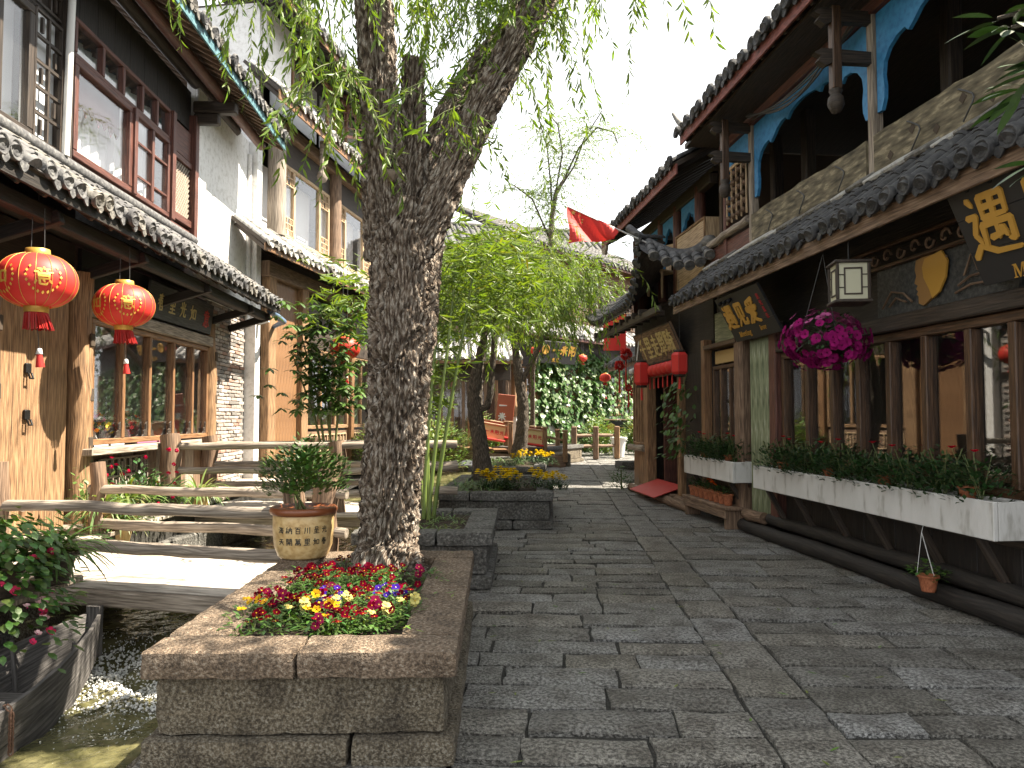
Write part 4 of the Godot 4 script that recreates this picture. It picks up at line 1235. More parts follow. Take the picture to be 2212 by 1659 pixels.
func hanging_bracket(parent: Node, u: float, top: float) -> void:
	# pendant post held off the gallery post by two carved arms
	var h := hub("pendant_bracket", parent)
	for y in [top - 0.1, top - 0.52]:
		var poly := PackedVector2Array([Vector2(-0.12, y - 0.06), Vector2(0.34, y - 0.06), Vector2(0.42, y - 0.1), Vector2(0.5, y - 0.05), Vector2(0.47, y), Vector2(0.54, y + 0.03), Vector2(0.46, y + 0.08), Vector2(-0.12, y + 0.06)])
		part("carved_arm", mb().prism(poly, -0.04, 0.04, Transform3D(Basis(Vector3(0, 0, 1), Vector3(0, 1, 0), Vector3(-1, 0, 0)), Vector3(u, 0, 0))).mesh(), M.wood_dark, h)
	bx("pendant_post", h, Vector3(u, top - 0.42, 0.3), Vector3(0.1, 0.86, 0.1), M.wood_sombre, 0.012)
	part("pendant_knob", mb().lathe([Vector2(0, top - 1.1), Vector2(0.05, top - 1.08), Vector2(0.085, top - 1.0), Vector2(0.075, top - 0.93), Vector2(0.05, top - 0.9), Vector2(0.07, top - 0.86), Vector2(0.05, top - 0.84)], 10, Vector3(u, 0, 0.3)).mesh(), M.wood_dark, h)

func build_tavern() -> void:
	var h := thing("gallery_tavern", "dark wooden tavern with open upper gallery and blue scalloped arches", "tavern", RF)
	var ua := -12.3
	var ub := -3.2
	var um := (ua + ub) * 0.5
	var ul := ub - ua
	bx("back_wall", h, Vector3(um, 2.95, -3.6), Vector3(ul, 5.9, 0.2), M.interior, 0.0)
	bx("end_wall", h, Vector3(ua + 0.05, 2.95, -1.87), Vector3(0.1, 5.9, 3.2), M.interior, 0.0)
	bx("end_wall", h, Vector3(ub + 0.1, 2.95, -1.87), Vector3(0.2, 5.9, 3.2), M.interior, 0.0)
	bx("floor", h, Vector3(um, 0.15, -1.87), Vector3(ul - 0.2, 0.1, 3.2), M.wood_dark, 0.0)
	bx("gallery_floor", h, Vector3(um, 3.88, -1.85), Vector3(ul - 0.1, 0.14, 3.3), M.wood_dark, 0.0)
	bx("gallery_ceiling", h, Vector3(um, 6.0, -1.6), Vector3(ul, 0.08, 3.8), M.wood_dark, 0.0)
	# ---- ground floor front
	var W := -0.15
	var mu := [-9.8, -9.13, -8.55, -8.02, -7.48, -6.93, -6.35, -5.86, -5.3, -4.7, -4.1, -3.5]
	window(h, mu, 0.95, 2.42, W, M.wood_sombre, M.glass, {"frame": 0.085, "deep": 0.1})
	for i in mu.size() - 1:
		bx("wall_board", h, Vector3((mu[i] + mu[i + 1]) * 0.5, 0.55, W - 0.02), Vector3(mu[i + 1] - mu[i] - 0.008, 0.78, 0.06), M.wood_black_shaded, 0.006)
	bx("door_post", h, Vector3(-9.92, 1.45, W + 0.04), Vector3(0.2, 2.5, 0.16), M.wood_red, 0.012)
	bx("window_beam", h, Vector3(-6.7, 2.5, W + 0.03), Vector3(6.6, 0.15, 0.16), M.wood_dark, 0.012)
	bx("head_wall", h, Vector3(um, 3.2, W - 0.1), Vector3(ul, 1.3, 0.08), M.wood_black_shaded, 0.0)
	# relief panel with a profile face and a ship
	bx("relief_panel", h, Vector3(-6.75, 2.83, W - 0.02), Vector3(1.9, 0.5, 0.07), M.carving, 0.015)
	var X := func(f: float) -> float: return -7.7 + f * 1.9
	var fz := W + 0.018
	var face := [[0.36, 0.62], [0.42, 0.64], [0.5, 0.63], [0.53, 0.5], [0.55, 0.36], [0.52, 0.2], [0.46, 0.08], [0.41, 0.02], [0.375, 0.06], [0.375, 0.15], [0.36, 0.18], [0.372, 0.215], [0.358, 0.25], [0.37, 0.29], [0.345, 0.33], [0.36, 0.42], [0.35, 0.5]]
	part("carved_face", mb().prism(PackedVector2Array(face.map(func(q): return Vector2(X.call(q[0]), 2.6 + q[1] * 0.72))), fz, fz + 0.025).mesh(), M.face_paint, h)
	part("carved_hair", mb().prism(PackedVector2Array([[0.44, 0.6], [0.56, 0.64], [0.6, 0.5], [0.585, 0.3], [0.54, 0.14], [0.49, 0.08], [0.47, 0.2], [0.43, 0.36], [0.42, 0.5]].map(func(q): return Vector2(X.call(q[0]), 2.6 + q[1] * 0.72))), fz + 0.026, fz + 0.045).mesh(), M.gold_paint, h)
	for q in [[[0.66, 0.16], [0.74, 0.24], [0.84, 0.24], [0.93, 0.18]], [[0.64, 0.08], [0.74, 0.14], [0.86, 0.13], [0.95, 0.09]], [[0.7, 0.26], [0.75, 0.5], [0.79, 0.28]], [[0.79, 0.3], [0.84, 0.55], [0.89, 0.28]], [[0.08, 0.1], [0.16, 0.3], [0.26, 0.24], [0.33, 0.1]], [[0.14, 0.1], [0.2, 0.2], [0.28, 0.12]], [[0.45, 0.5], [0.5, 0.42], [0.56, 0.46], [0.59, 0.56]]]:
		var pts: Array = q.map(func(z): return Vector3(X.call(z[0]), 2.6 + z[1] * 0.72, fz + 0.03))
		var rad: Array = pts.map(func(_z): return 0.011)
		part("carved_line", mb().tube(pts, rad, 6).mesh(), M.wood_old, h)
	# frieze of carved scrolls between two strips
	for y in [3.08, 3.28]:
		bx("frieze_strip", h, Vector3(-6.7, y, W + 0.05), Vector3(3.0, 0.035, 0.05), M.wood_sombre, 0.006)
	for i in 14:
		var pts := []
		var rad := []
		for k in 9:
			var a := k * 0.7
			var r := 0.075 * (1.0 - k * 0.09)
			pts.append(Vector3(-8.1 + i * 0.215 + cos(a) * r, 3.18 + sin(a) * r * (1 if i % 2 else -1), W + 0.05))
			rad.append(0.014)
		part("carved_scroll", mb().tube(pts, rad, 6).mesh(), M.wood_old, h)
	# corrugated sheet bay, small window bay
	var cor := mb()
	var nseg := 44
	for k in nseg:
		var x0 := -10.62 + k * 0.6 / nseg; var x1 := x0 + 0.6 / nseg
		var z0 := W + 0.1 + 0.016 * sin(k * PI * 0.5); var z1 := W + 0.1 + 0.016 * sin((k + 1) * PI * 0.5)
		cor.quad(Vector3(x0, 0.25, z0), Vector3(x1, 0.25, z1), Vector3(x1, 2.66, z1), Vector3(x0, 2.66, z0), Vector2(0, x0), Vector2(0, x1), Vector2(2.4, x1), Vector2(2.4, x0))
	part("corrugated_sheet", cor.mesh(), M.corrugated, h)
	bx("wall_board", h, Vector3(-10.35, 1.5, W - 0.02), Vector3(0.85, 2.7, 0.05), M.wood_dark, 0.0)
	bx("round_column", h, Vector3(-10.95, 1.5, W + 0.08), Vector3(0.26, 2.75, 0.2), M.wood_old, 0.05)
	window(h, [-12.2, -11.85, -11.5, -11.12], 0.95, 2.4, W + 0.02, M.wood_sombre, M.glass, {"frame": 0.06})
	bx("wall_board", h, Vector3(-11.65, 0.5, W), Vector3(1.2, 0.9, 0.06), M.wood_dark, 0.006)
	bx("fascia_panel", h, Vector3(-11.6, 2.53, W + 0.03), Vector3(1.0, 0.2, 0.05), M.yellow_board, 0.006)
	bx("shelf_rail", h, Vector3(-11.6, 2.7, W + 0.1), Vector3(1.3, 0.07, 0.2), M.wood_sombre, 0.01)
	bx("painted_pane", h, Vector3(-11.6, 3.0, W + 0.0), Vector3(1.2, 0.5, 0.04), M.corrugated, 0.01)
	# ---- tiled lower eave
	roof(h, -12.35, ub, 3.42, 0.52, 3.98, -0.14, {"name": "lower_roof", "fascia": M.wood_old, "fascia_h": 0.15, "rafter": 0.5, "spacing": 0.22, "rad": 0.075, "tiles": M.tile_shaded})
	for i in 26:
		# flat mortar slabs where the roof meets the gallery
		bx("cap_slab", h, Vector3(-12.0 + i * 0.33, 3.99 + rr(-0.01, 0.01), -0.02 + rr(-0.02, 0.02)), Vector3(0.32, 0.05, 0.22), M.tile_pale if rng.randf() < 0.4 else M.tile[2], 0.012, Basis(Vector3.RIGHT, 0.6) * Basis(Vector3.UP, rr(-0.08, 0.08)))
	# ---- gallery: weathered parapet beams, posts, arches
	var gw := -0.12
	var pu := [-11.6, -10.6, -7.63, -4.68]
	for u in pu:
		bx("gallery_post", h, Vector3(u, 4.95, gw), Vector3(0.11, 1.95, 0.11) if u > -11 else Vector3(0.09, 1.95, 0.09), M.wood_grey if u > -11 else M.wood_red, 0.01)
		bx("inner_post", h, Vector3(u + 0.12, 4.95, gw - 0.75), Vector3(0.16, 1.95, 0.16), M.wood_dark, 0.02)
	for k in [[-10.54, -7.7, false], [-7.56, -4.75, true]]:
		var poly := PackedVector2Array()
		var n := 14
		for i in n + 1: poly.append(Vector2(lerpf(k[0], k[1], float(i) / n), 4.0 + 0.012 * noise.get_noise_1d(i * 9.0)))
		for i in n + 1: poly.append(Vector2(lerpf(k[1], k[0], float(i) / n), 4.42 + 0.035 * noise.get_noise_1d(i * 7.0 + k[0] * 50)))
		var bm := part("parapet_beam", mb().prism(poly, gw - 0.06, gw + 0.07).mesh(), M.beam_weathered, h)
		if k[2]:
			for i in 8:
				bx("diamond_hole_shade", bm, Vector3(k[0] + 0.28 + i * 0.34, 4.13 + (0.13 if i % 2 else 0.0), gw + 0.068), Vector3(0.07, 0.07, 0.012), M.hole_shade, 0.0, Basis(Vector3.BACK, PI / 4))  # dark plates on the beam, painted shade in place of cut holes
		for i in 3:
			var u: float = lerpf(k[0], k[1], 0.2 + 0.3 * i) + rr(-0.1, 0.1)
			var arc := []
			for q in 7: arc.append(Vector3(u + 0.14 * sin(q * 0.6), 4.05 + q * 0.05, gw + 0.09 + 0.02 * sin(q)))
			part("loose_wire", mb().tube(arc, [0.008, 0.008, 0.008, 0.008, 0.008, 0.008, 0.008], 5).mesh(), M.wire, h)
	bx("gallery_sill", h, Vector3(-7.7, 3.965, gw + 0.02), Vector3(8.6, 0.06, 0.2), M.wood_old, 0.01)
	log_between("gallery_rail", h, Vector3(-12.3, 4.35, gw + 0.05), Vector3(-10.68, 4.4, gw + 0.05), 0.06, M.wood_grey, 0.01)
	bx("gallery_board", h, Vector3(-11.45, 4.14, gw), Vector3(1.6, 0.3, 0.04), M.wood_red, 0.006)
	for k in [[-10.53, -7.7], [-7.56, -4.75], [-11.54, -10.67]]:
		part("arch_board", mb().prism(valance(k[0], k[1], 5.68, 1.02), gw - 0.02, gw + 0.02).mesh(), M.blue, h)
	bx("gallery_head_beam", h, Vector3(-7.6, 5.79, gw), Vector3(8.2, 0.2, 0.16), M.wood_red, 0.01)
	bx("eave_board", h, Vector3(-7.6, 5.83, 0.2), Vector3(8.4, 0.04, 0.5), M.wood_dark, 0.0)
	for u in [-10.6, -7.63, -4.68]:
		hanging_bracket(h, u, 5.76)
	# abacus-like baluster panel
	var ab := hub("baluster_panel", h)
	bx("panel_rail", ab, Vector3(-11.1, 5.32, gw + 0.05), Vector3(0.84, 0.05, 0.04), M.wood_pale)
	for i in 5:
		var u := -11.46 + i * 0.18
		bx("panel_bar", ab, Vector3(u, 4.9, gw + 0.05), Vector3(0.02, 0.8, 0.02), M.wood_pale, 0.0)
		if i < 4:
			for j in 6:
				part("turned_bead", mb().lathe([Vector2(0.0, -0.045), Vector2(0.04, -0.02), Vector2(0.046, 0.0), Vector2(0.04, 0.02), Vector2(0.0, 0.045)], 8, Vector3(u + 0.06 + 0.06 * (j % 2), 4.58 + j * 0.125, gw + 0.05), Basis(Vector3.BACK, PI / 2)).mesh(), M.wood_old, ab)
	# upper roof
	roof(h, -11.75, ub, 5.98, 0.58, 8.3, -3.2, {"name": "upper_roof", "fascia": M.red_fascia, "fascia_h": 0.15, "rafter": 0.3, "spacing": 0.25, "rad": 0.08, "tiles": M.tile_shaded})
	roof(h, -11.75, ub, 6.6, -5.6, 8.3, -3.21, {"name": "rear_roof", "spacing": 0.5, "rad": 0.08})
	upturned_finial(h, Vector3(-11.75, 6.05, 0.35), 1.0)
	# furniture left on the gallery and seats behind the panes
	for k in 3:
		var b := thing("gallery_bench", ["dark bench behind the plain parapet beam", "dark bench behind the pierced parapet beam", "dark bench beside the baluster panel"][k], "bench", RF * Transform3D(Basis(), Vector3([-9.3, -6.2, -11.2][k], 3.955, -1.6)))
		bx("seat", b, Vector3(0, 0.42, 0), Vector3(1.2 if k < 2 else 0.7, 0.05, 0.4), M.wood_dark)
		bx("backrest", b, Vector3(0, 0.75, -0.2), Vector3(1.2 if k < 2 else 0.7, 0.5, 0.04), M.wood_dark)
		for s in [-1, 1]:
			bx("leg", b, Vector3(s * (0.5 if k < 2 else 0.3), 0.2, 0), Vector3(0.06, 0.39, 0.36), M.wood_dark)
	for k in 3:
		var t := thing("tavern_table", ["bare wooden table behind the panes under the face relief", "bare wooden table behind the panes near the corrugated sheet", "bare wooden table behind the last panes by the flower box end"][k], "table", RF * Transform3D(Basis(), Vector3([-7.2, -8.9, -5.6][k], 0.2, -0.75)))
		bx("tabletop", t, Vector3(0, 0.84, 0), Vector3(1.1, 0.05, 0.7), M.wood_honey, 0.01)
		for a in [-1, 1]:
			for b in [-1, 1]: bx("leg", t, Vector3(a * 0.48, 0.407, b * 0.28), Vector3(0.07, 0.813, 0.07), M.wood_sombre)

func upturned_finial(parent: Node, at: Vector3, sg: float) -> void:
	# swept-up ridge end pointing out of the roof
	var pts := []
	var rad := []
	for k in 8:
		var f := k / 7.0
		pts.append(at + Vector3(-0.62 * f * sg, 0.10 + 0.42 * f * f, 0.12 * f))
		rad.append(0.085 * (1.0 - 0.72 * f))
	var o := part("upturned_finial", mb().tube(pts, rad, 8).mesh(), M.tile[2], parent)
	for k in 3:
		part("finial_tile", mb().box(at + Vector3((-0.1 - 0.15 * k) * sg, 0.04 + 0.07 * k, 0.05), Vector3(0.2, 0.02, 0.16), Basis(Vector3.BACK, -0.35 * sg)).mesh(), M.tile[0], o)

# ------------------------------------------------------------------ next tavern with the curled porch roof
func build_neighbour_tavern() -> void:
	var h := thing("porch_tavern", "wooden tavern with a dark doorway under a curled tiled porch roof", "tavern", RF)
	var ua := -17.25
	var ub := -12.35
	var um := (ua + ub) * 0.5
	var W := -0.2
	bx("back_wall", h, Vector3(um, 2.8, -3.6), Vector3(ub - ua, 5.6, 0.2), M.interior, 0.0)
	bx("end_wall", h, Vector3(ua + 0.1, 2.8, -1.9), Vector3(0.2, 5.6, 3.2), M.wood_dark, 0.0)
	bx("floor", h, Vector3(um, 0.15, -1.95), Vector3(ub - ua - 0.25, 0.1, 3.1), M.wood_dark, 0.0)
	bx("gallery_floor", h, Vector3(um, 3.85, -1.9), Vector3(ub - ua - 0.05, 0.14, 3.3), M.wood_dark, 0.0)
	bx("gallery_ceiling", h, Vector3(um, 5.68, -2.0), Vector3(ub - ua, 0.08, 3.6), M.wood_dark, 0.0)
	# doorway
	bx("door_post", h, Vector3(-13.85, 1.4, W + 0.05), Vector3(0.2, 2.6, 0.18), M.wood_honey, 0.015)
	bx("door_post", h, Vector3(-16.0, 1.4, W + 0.05), Vector3(0.24, 2.6, 0.2), M.wood_honey, 0.015)
	bx("door_lintel", h, Vector3(-14.9, 2.5, W + 0.05), Vector3(1.9, 0.2, 0.16), M.wood_brown, 0.012)
	bx("door_leaf", h, Vector3(-15.7, 1.3, -0.8), Vector3(0.06, 2.1, 0.9), M.wood_red, 0.01)
	bx("door_step", h, Vector3(-14.9, 0.1, W + 0.1), Vector3(1.9, 0.18, 0.36), M.wood_old, 0.02)
	bx("side_wall", h, Vector3(-13.05, 1.4, W), Vector3(1.35, 2.6, 0.1), M.wood_black_shaded, 0.006)
	bx("side_post", h, Vector3(-12.45, 1.5, W + 0.12), Vector3(0.14, 2.7, 0.14), M.wood_brown, 0.01)
	bx("head_wall", h, Vector3(um, 3.2, W - 0.02), Vector3(ub - ua, 1.2, 0.1), M.wood_black_shaded, 0.0)
	# slatted bay window over a log sill
	window(h, [-17.2, -16.98, -16.77, -16.56, -16.35, -16.14], 1.0, 2.6, W + 0.06, M.wood_honey, M.glass, {"frame": 0.05})
	log_between("bay_sill_log", h, Vector3(-17.3, 0.92, W + 0.14), Vector3(-16.1, 0.92, W + 0.14), 0.07, M.wood_grey, 0.01)
	for i in 3:
		bx("bay_board", h, Vector3(-17.0 + i * 0.4, 0.48, W + 0.05), Vector3(0.39, 0.8, 0.06), M.wood_honey if i % 2 else M.wood_brown, 0.008)
	# upper storey
	for u in [-13.0, -14.2, -15.2, -16.6, -17.1]:
		part("round_post", mb().tube([Vector3(u, 3.9, W), Vector3(u, 5.55, W)], [0.1, 0.095], 12).mesh(), M.wood_red, h)
	for k in [[-13.95, -13.1], [-15.1, -14.3], [-16.5, -15.3]]:
		part("arch_board", mb().prism(valance(k[0], k[1], 5.45, 1.0), W - 0.02, W + 0.02).mesh(), M.blue, h)
	bx("upper_head_beam", h, Vector3(um, 5.52, W), Vector3(ub - ua, 0.16, 0.14), M.wood_dark, 0.01)
	bx("upper_wall", h, Vector3(-16.9, 4.7, W), Vector3(0.6, 1.6, 0.06), M.wood_dark, 0.0)
	roof(h, -17.35, -11.95, 5.62, 0.58, 7.6, -3.0, {"name": "upper_roof", "fascia": M.red_fascia, "fascia_h": 0.17, "rafter": 0.35, "spacing": 0.25, "rad": 0.08, "tiles": M.tile_shaded})
	roof(h, -17.35, -11.95, 6.0, -5.2, 7.6, -3.01, {"name": "rear_roof", "spacing": 0.5, "rad": 0.08})
	part("fascia_scroll", mb().prism(PackedVector2Array([Vector2(-17.4, 5.6), Vector2(-16.9, 5.6), Vector2(-16.95, 5.36), Vector2(-17.1, 5.24), Vector2(-17.28, 5.28), Vector2(-17.4, 5.42)]), 0.5, 0.56).mesh(), M.wood_grey, h)
	# ---- porch roof whose near corner sweeps up
	var porch := hub("porch_roof", h)
	var eave := func(u: float) -> Vector3:
		var f := clampf((u + 15.1) / 1.9, 0.0, 1.0)
		var g := clampf((-17.2 - u) / 1.4, 0.0, 1.0)
		return Vector3(u, 3.72 + 0.95 * f * f + 0.25 * g * g, 0.62 + 0.22 * f * f)
	var crest := func(u: float) -> Vector3:
		var f := clampf((u + 15.1) / 1.9, 0.0, 1.0)
		return Vector3(u - 0.25 * f, 4.45 + 0.28 * f * f, -0.18 + 0.5 * f)
	var surf := mb()
	var us := []
	var u := -18.6
	while u <= -13.2:
		us.append(u)
		u += 0.2
	for i in us.size() - 1:
		surf.quad(eave.call(us[i]), eave.call(us[i + 1]), crest.call(us[i + 1]), crest.call(us[i]))
		surf.quad(eave.call(us[i + 1]) - Vector3(0, 0.07, 0), eave.call(us[i]) - Vector3(0, 0.07, 0), crest.call(us[i]) - Vector3(0, 0.07, 0), crest.call(us[i + 1]) - Vector3(0, 0.07, 0))
		surf.quad(eave.call(us[i + 1]), eave.call(us[i]), eave.call(us[i]) - Vector3(0, 0.07, 0), eave.call(us[i + 1]) - Vector3(0, 0.07, 0))
	part("roof_deck", surf.mesh(), M.tile[1], porch)
	for uu in us:
		var a: Vector3 = crest.call(uu)
		var b: Vector3 = eave.call(uu)
		var x := (b - a).normalized()
		var z := x.cross(Vector3.UP).normalized()
		var m: Material = M.tile_shaded[rng.randi() % 2]
		var bs := Basis(x, z.cross(x), z)
		part("cover_tile_row", tile_roll(a.distance_to(b) + 0.03, 0.075), m, porch, Transform3D(bs, a + Vector3(0, 0.02, 0)))
		part("tile_end", tile_end(0.075), m, porch, Transform3D(bs, b + Vector3(0, 0.03, 0) + x * 0.03))
		part("drip_tile", pan_tile(0.075, 0.07), m, porch, Transform3D(bs, b + Vector3(0.1, 0.0, 0) + x * 0.02))
	# hip ridge curling up to the tip, and the return eave towards the street
	var hip := []
	var hr := []
	for k in 15:
		var f := k / 14.0
		hip.append(Vector3(-12.3, 4.42, -0.1).lerp(Vector3(-13.35, 4.55, 0.62), f) + Vector3(-0.22 * f * f, -0.28 * sin(f * PI) * (1 - f) + 0.42 * pow(f, 4.0), 0.3 * f * f))
		hr.append(lerpf(0.12, 0.07, f))
	part("hip_ridge", mb().tube(hip, hr, 10).mesh(), M.tile[1], porch)
	part("ridge_knob", mb().lathe([Vector2(0, -0.12), Vector2(0.13, -0.06), Vector2(0.15, 0.03), Vector2(0.08, 0.12), Vector2(0, 0.14)], 10, hip[0]).mesh(), M.tile[2], porch)
	var ret := mb()
	for k in 12:
		var A: Vector3 = hip[k + 1]; var B: Vector3 = hip[k + 2]
		var dn := Vector3(0.55, -0.42, 0.05)
		ret.quad(B, A, A + dn * (0.5 + 0.04 * k), B + dn * (0.54 + 0.04 * k))
	part("return_slope", ret.mesh(), M.tile[1], porch)
	for k in range(1, 13, 2):
		var A: Vector3 = hip[k]
		var dn := Vector3(0.55, -0.42, 0.05) * (0.5 + 0.04 * k)
		var x := dn.normalized()
		var z := x.cross(Vector3.UP).normalized()
		var bs := Basis(x, z.cross(x), z)
		part("cover_tile_row", tile_roll(dn.length(), 0.08), M.tile[0], porch, Transform3D(bs, A + Vector3(0, 0.01, 0)))
		part("tile_end", tile_end(0.08), M.tile[2], porch, Transform3D(bs, A + dn + Vector3(0, 0.03, 0)))
	for k in 9:
		bx("eave_bracket", porch, Vector3(-18.3 + k * 0.5, 3.55, 0.3), Vector3(0.08, 0.12, 0.5), M.wood_dark, 0.01)
	bx("porch_beam", porch, Vector3(-15.9, 3.48, 0.45), Vector3(5.2, 0.12, 0.1), M.wood_dark, 0.01)
	# gallery clutter
	var cab := thing("wooden_cabinet", "pale plywood cabinet standing on the gallery behind the curled roof", "cabinet", RF * Transform3D(Basis(), Vector3(-13.25, 3.92, -0.1)))
	bx("carcass", cab, Vector3(0, 0.5, -0.2), Vector3(1.5, 1.0, 0.4), M.wood_pale, 0.01)
	for s in [-1, 1]: bx("edge_trim", cab, Vector3(s * 0.74, 0.5, 0.005), Vector3(0.04, 1.0, 0.03), M.wood_honey, 0.004)
	bx("edge_trim", cab, Vector3(0, 0.98, 0.006), Vector3(1.42, 0.04, 0.03), M.wood_honey, 0.004)
	var ch := thing("wooden_chair", "wooden chair beside the plywood cabinet on the gallery", "chair", RF * Transform3D(Basis(Vector3.UP, 0.5), Vector3(-14.6, 3.92, 0.0)))
	bx("seat", ch, Vector3(0, 0.45, 0), Vector3(0.42, 0.04, 0.42), M.wood_pale)
	bx("back_splat", ch, Vector3(0, 0.72, -0.19), Vector3(0.14, 0.5, 0.02), M.wood_pale)
	bx("back_rail", ch, Vector3(0, 0.98, -0.19), Vector3(0.42, 0.08, 0.03), M.wood_pale)
	for a in [-1, 1]:
		bx("leg", ch, Vector3(a * 0.18, 0.215, 0.18), Vector3(0.04, 0.43, 0.04), M.wood_pale)
		bx("leg", ch, Vector3(a * 0.18, 0.47, -0.19), Vector3(0.04, 0.94, 0.035), M.wood_pale)

# ------------------------------------------------------------------ houses round the bend
func simple_house(name_: String, label: String, fr: Transform3D, u0: float, u1: float, deep: float, hh: float, wall: Material) -> Node3D:
	var h := thing(name_, label, "house", fr)
	var um := (u0 + u1) * 0.5
	var L := u1 - u0
	bx("back_wall", h, Vector3(um, hh * 0.5, -deep), Vector3(L, hh, 0.2), wall, 0.0)
	bx("end_wall", h, Vector3(u0 + 0.1, hh * 0.5, -deep * 0.5), Vector3(0.2, hh, deep - 0.22), wall, 0.0)
	bx("end_wall", h, Vector3(u1 - 0.1, hh * 0.5, -deep * 0.5), Vector3(0.2, hh, deep - 0.22), wall, 0.0)
	return h

func ivy(parent: Node, areas: Array, n: int, w: float) -> void:
	# many leaves lying over a wall: areas of (u0, v0, u1, v1)
	var lf := mb()
	lf.leaf(Vector3.ZERO, Vector3(0, -1, 0.25).normalized(), Vector3.RIGHT, 0.17, 0.15, 0.0)
	var pl := []
	var ti := []
	for k in n:
		var a: Array = areas[rng.randi() % areas.size()]
		var p := Vector2(lerpf(a[0], a[2], rng.randf()), lerpf(a[1], a[3], rng.randf()))
		var q := noise.get_noise_2d(p.x * 5.0, p.y * 5.0)
		if q < -0.15: continue
		var b := Basis(Vector3.BACK, rr(-1.2, 1.2)) * Basis(Vector3.RIGHT, rr(-0.6, 0.5)) * Basis.from_scale(Vector3.ONE * rr(0.7, 1.5))
		pl.append(Transform3D(b, Vector3(p.x, p.y, w + 0.03 + 0.3 * maxf(0.0, q) + rr(0, 0.08))))
		ti.append(Color(rr(0.55, 1.0), rr(0.65, 1.0), rr(0.55, 0.9)))
	many("ivy_leaves", lf.mesh(), M.green, parent, pl, ti)

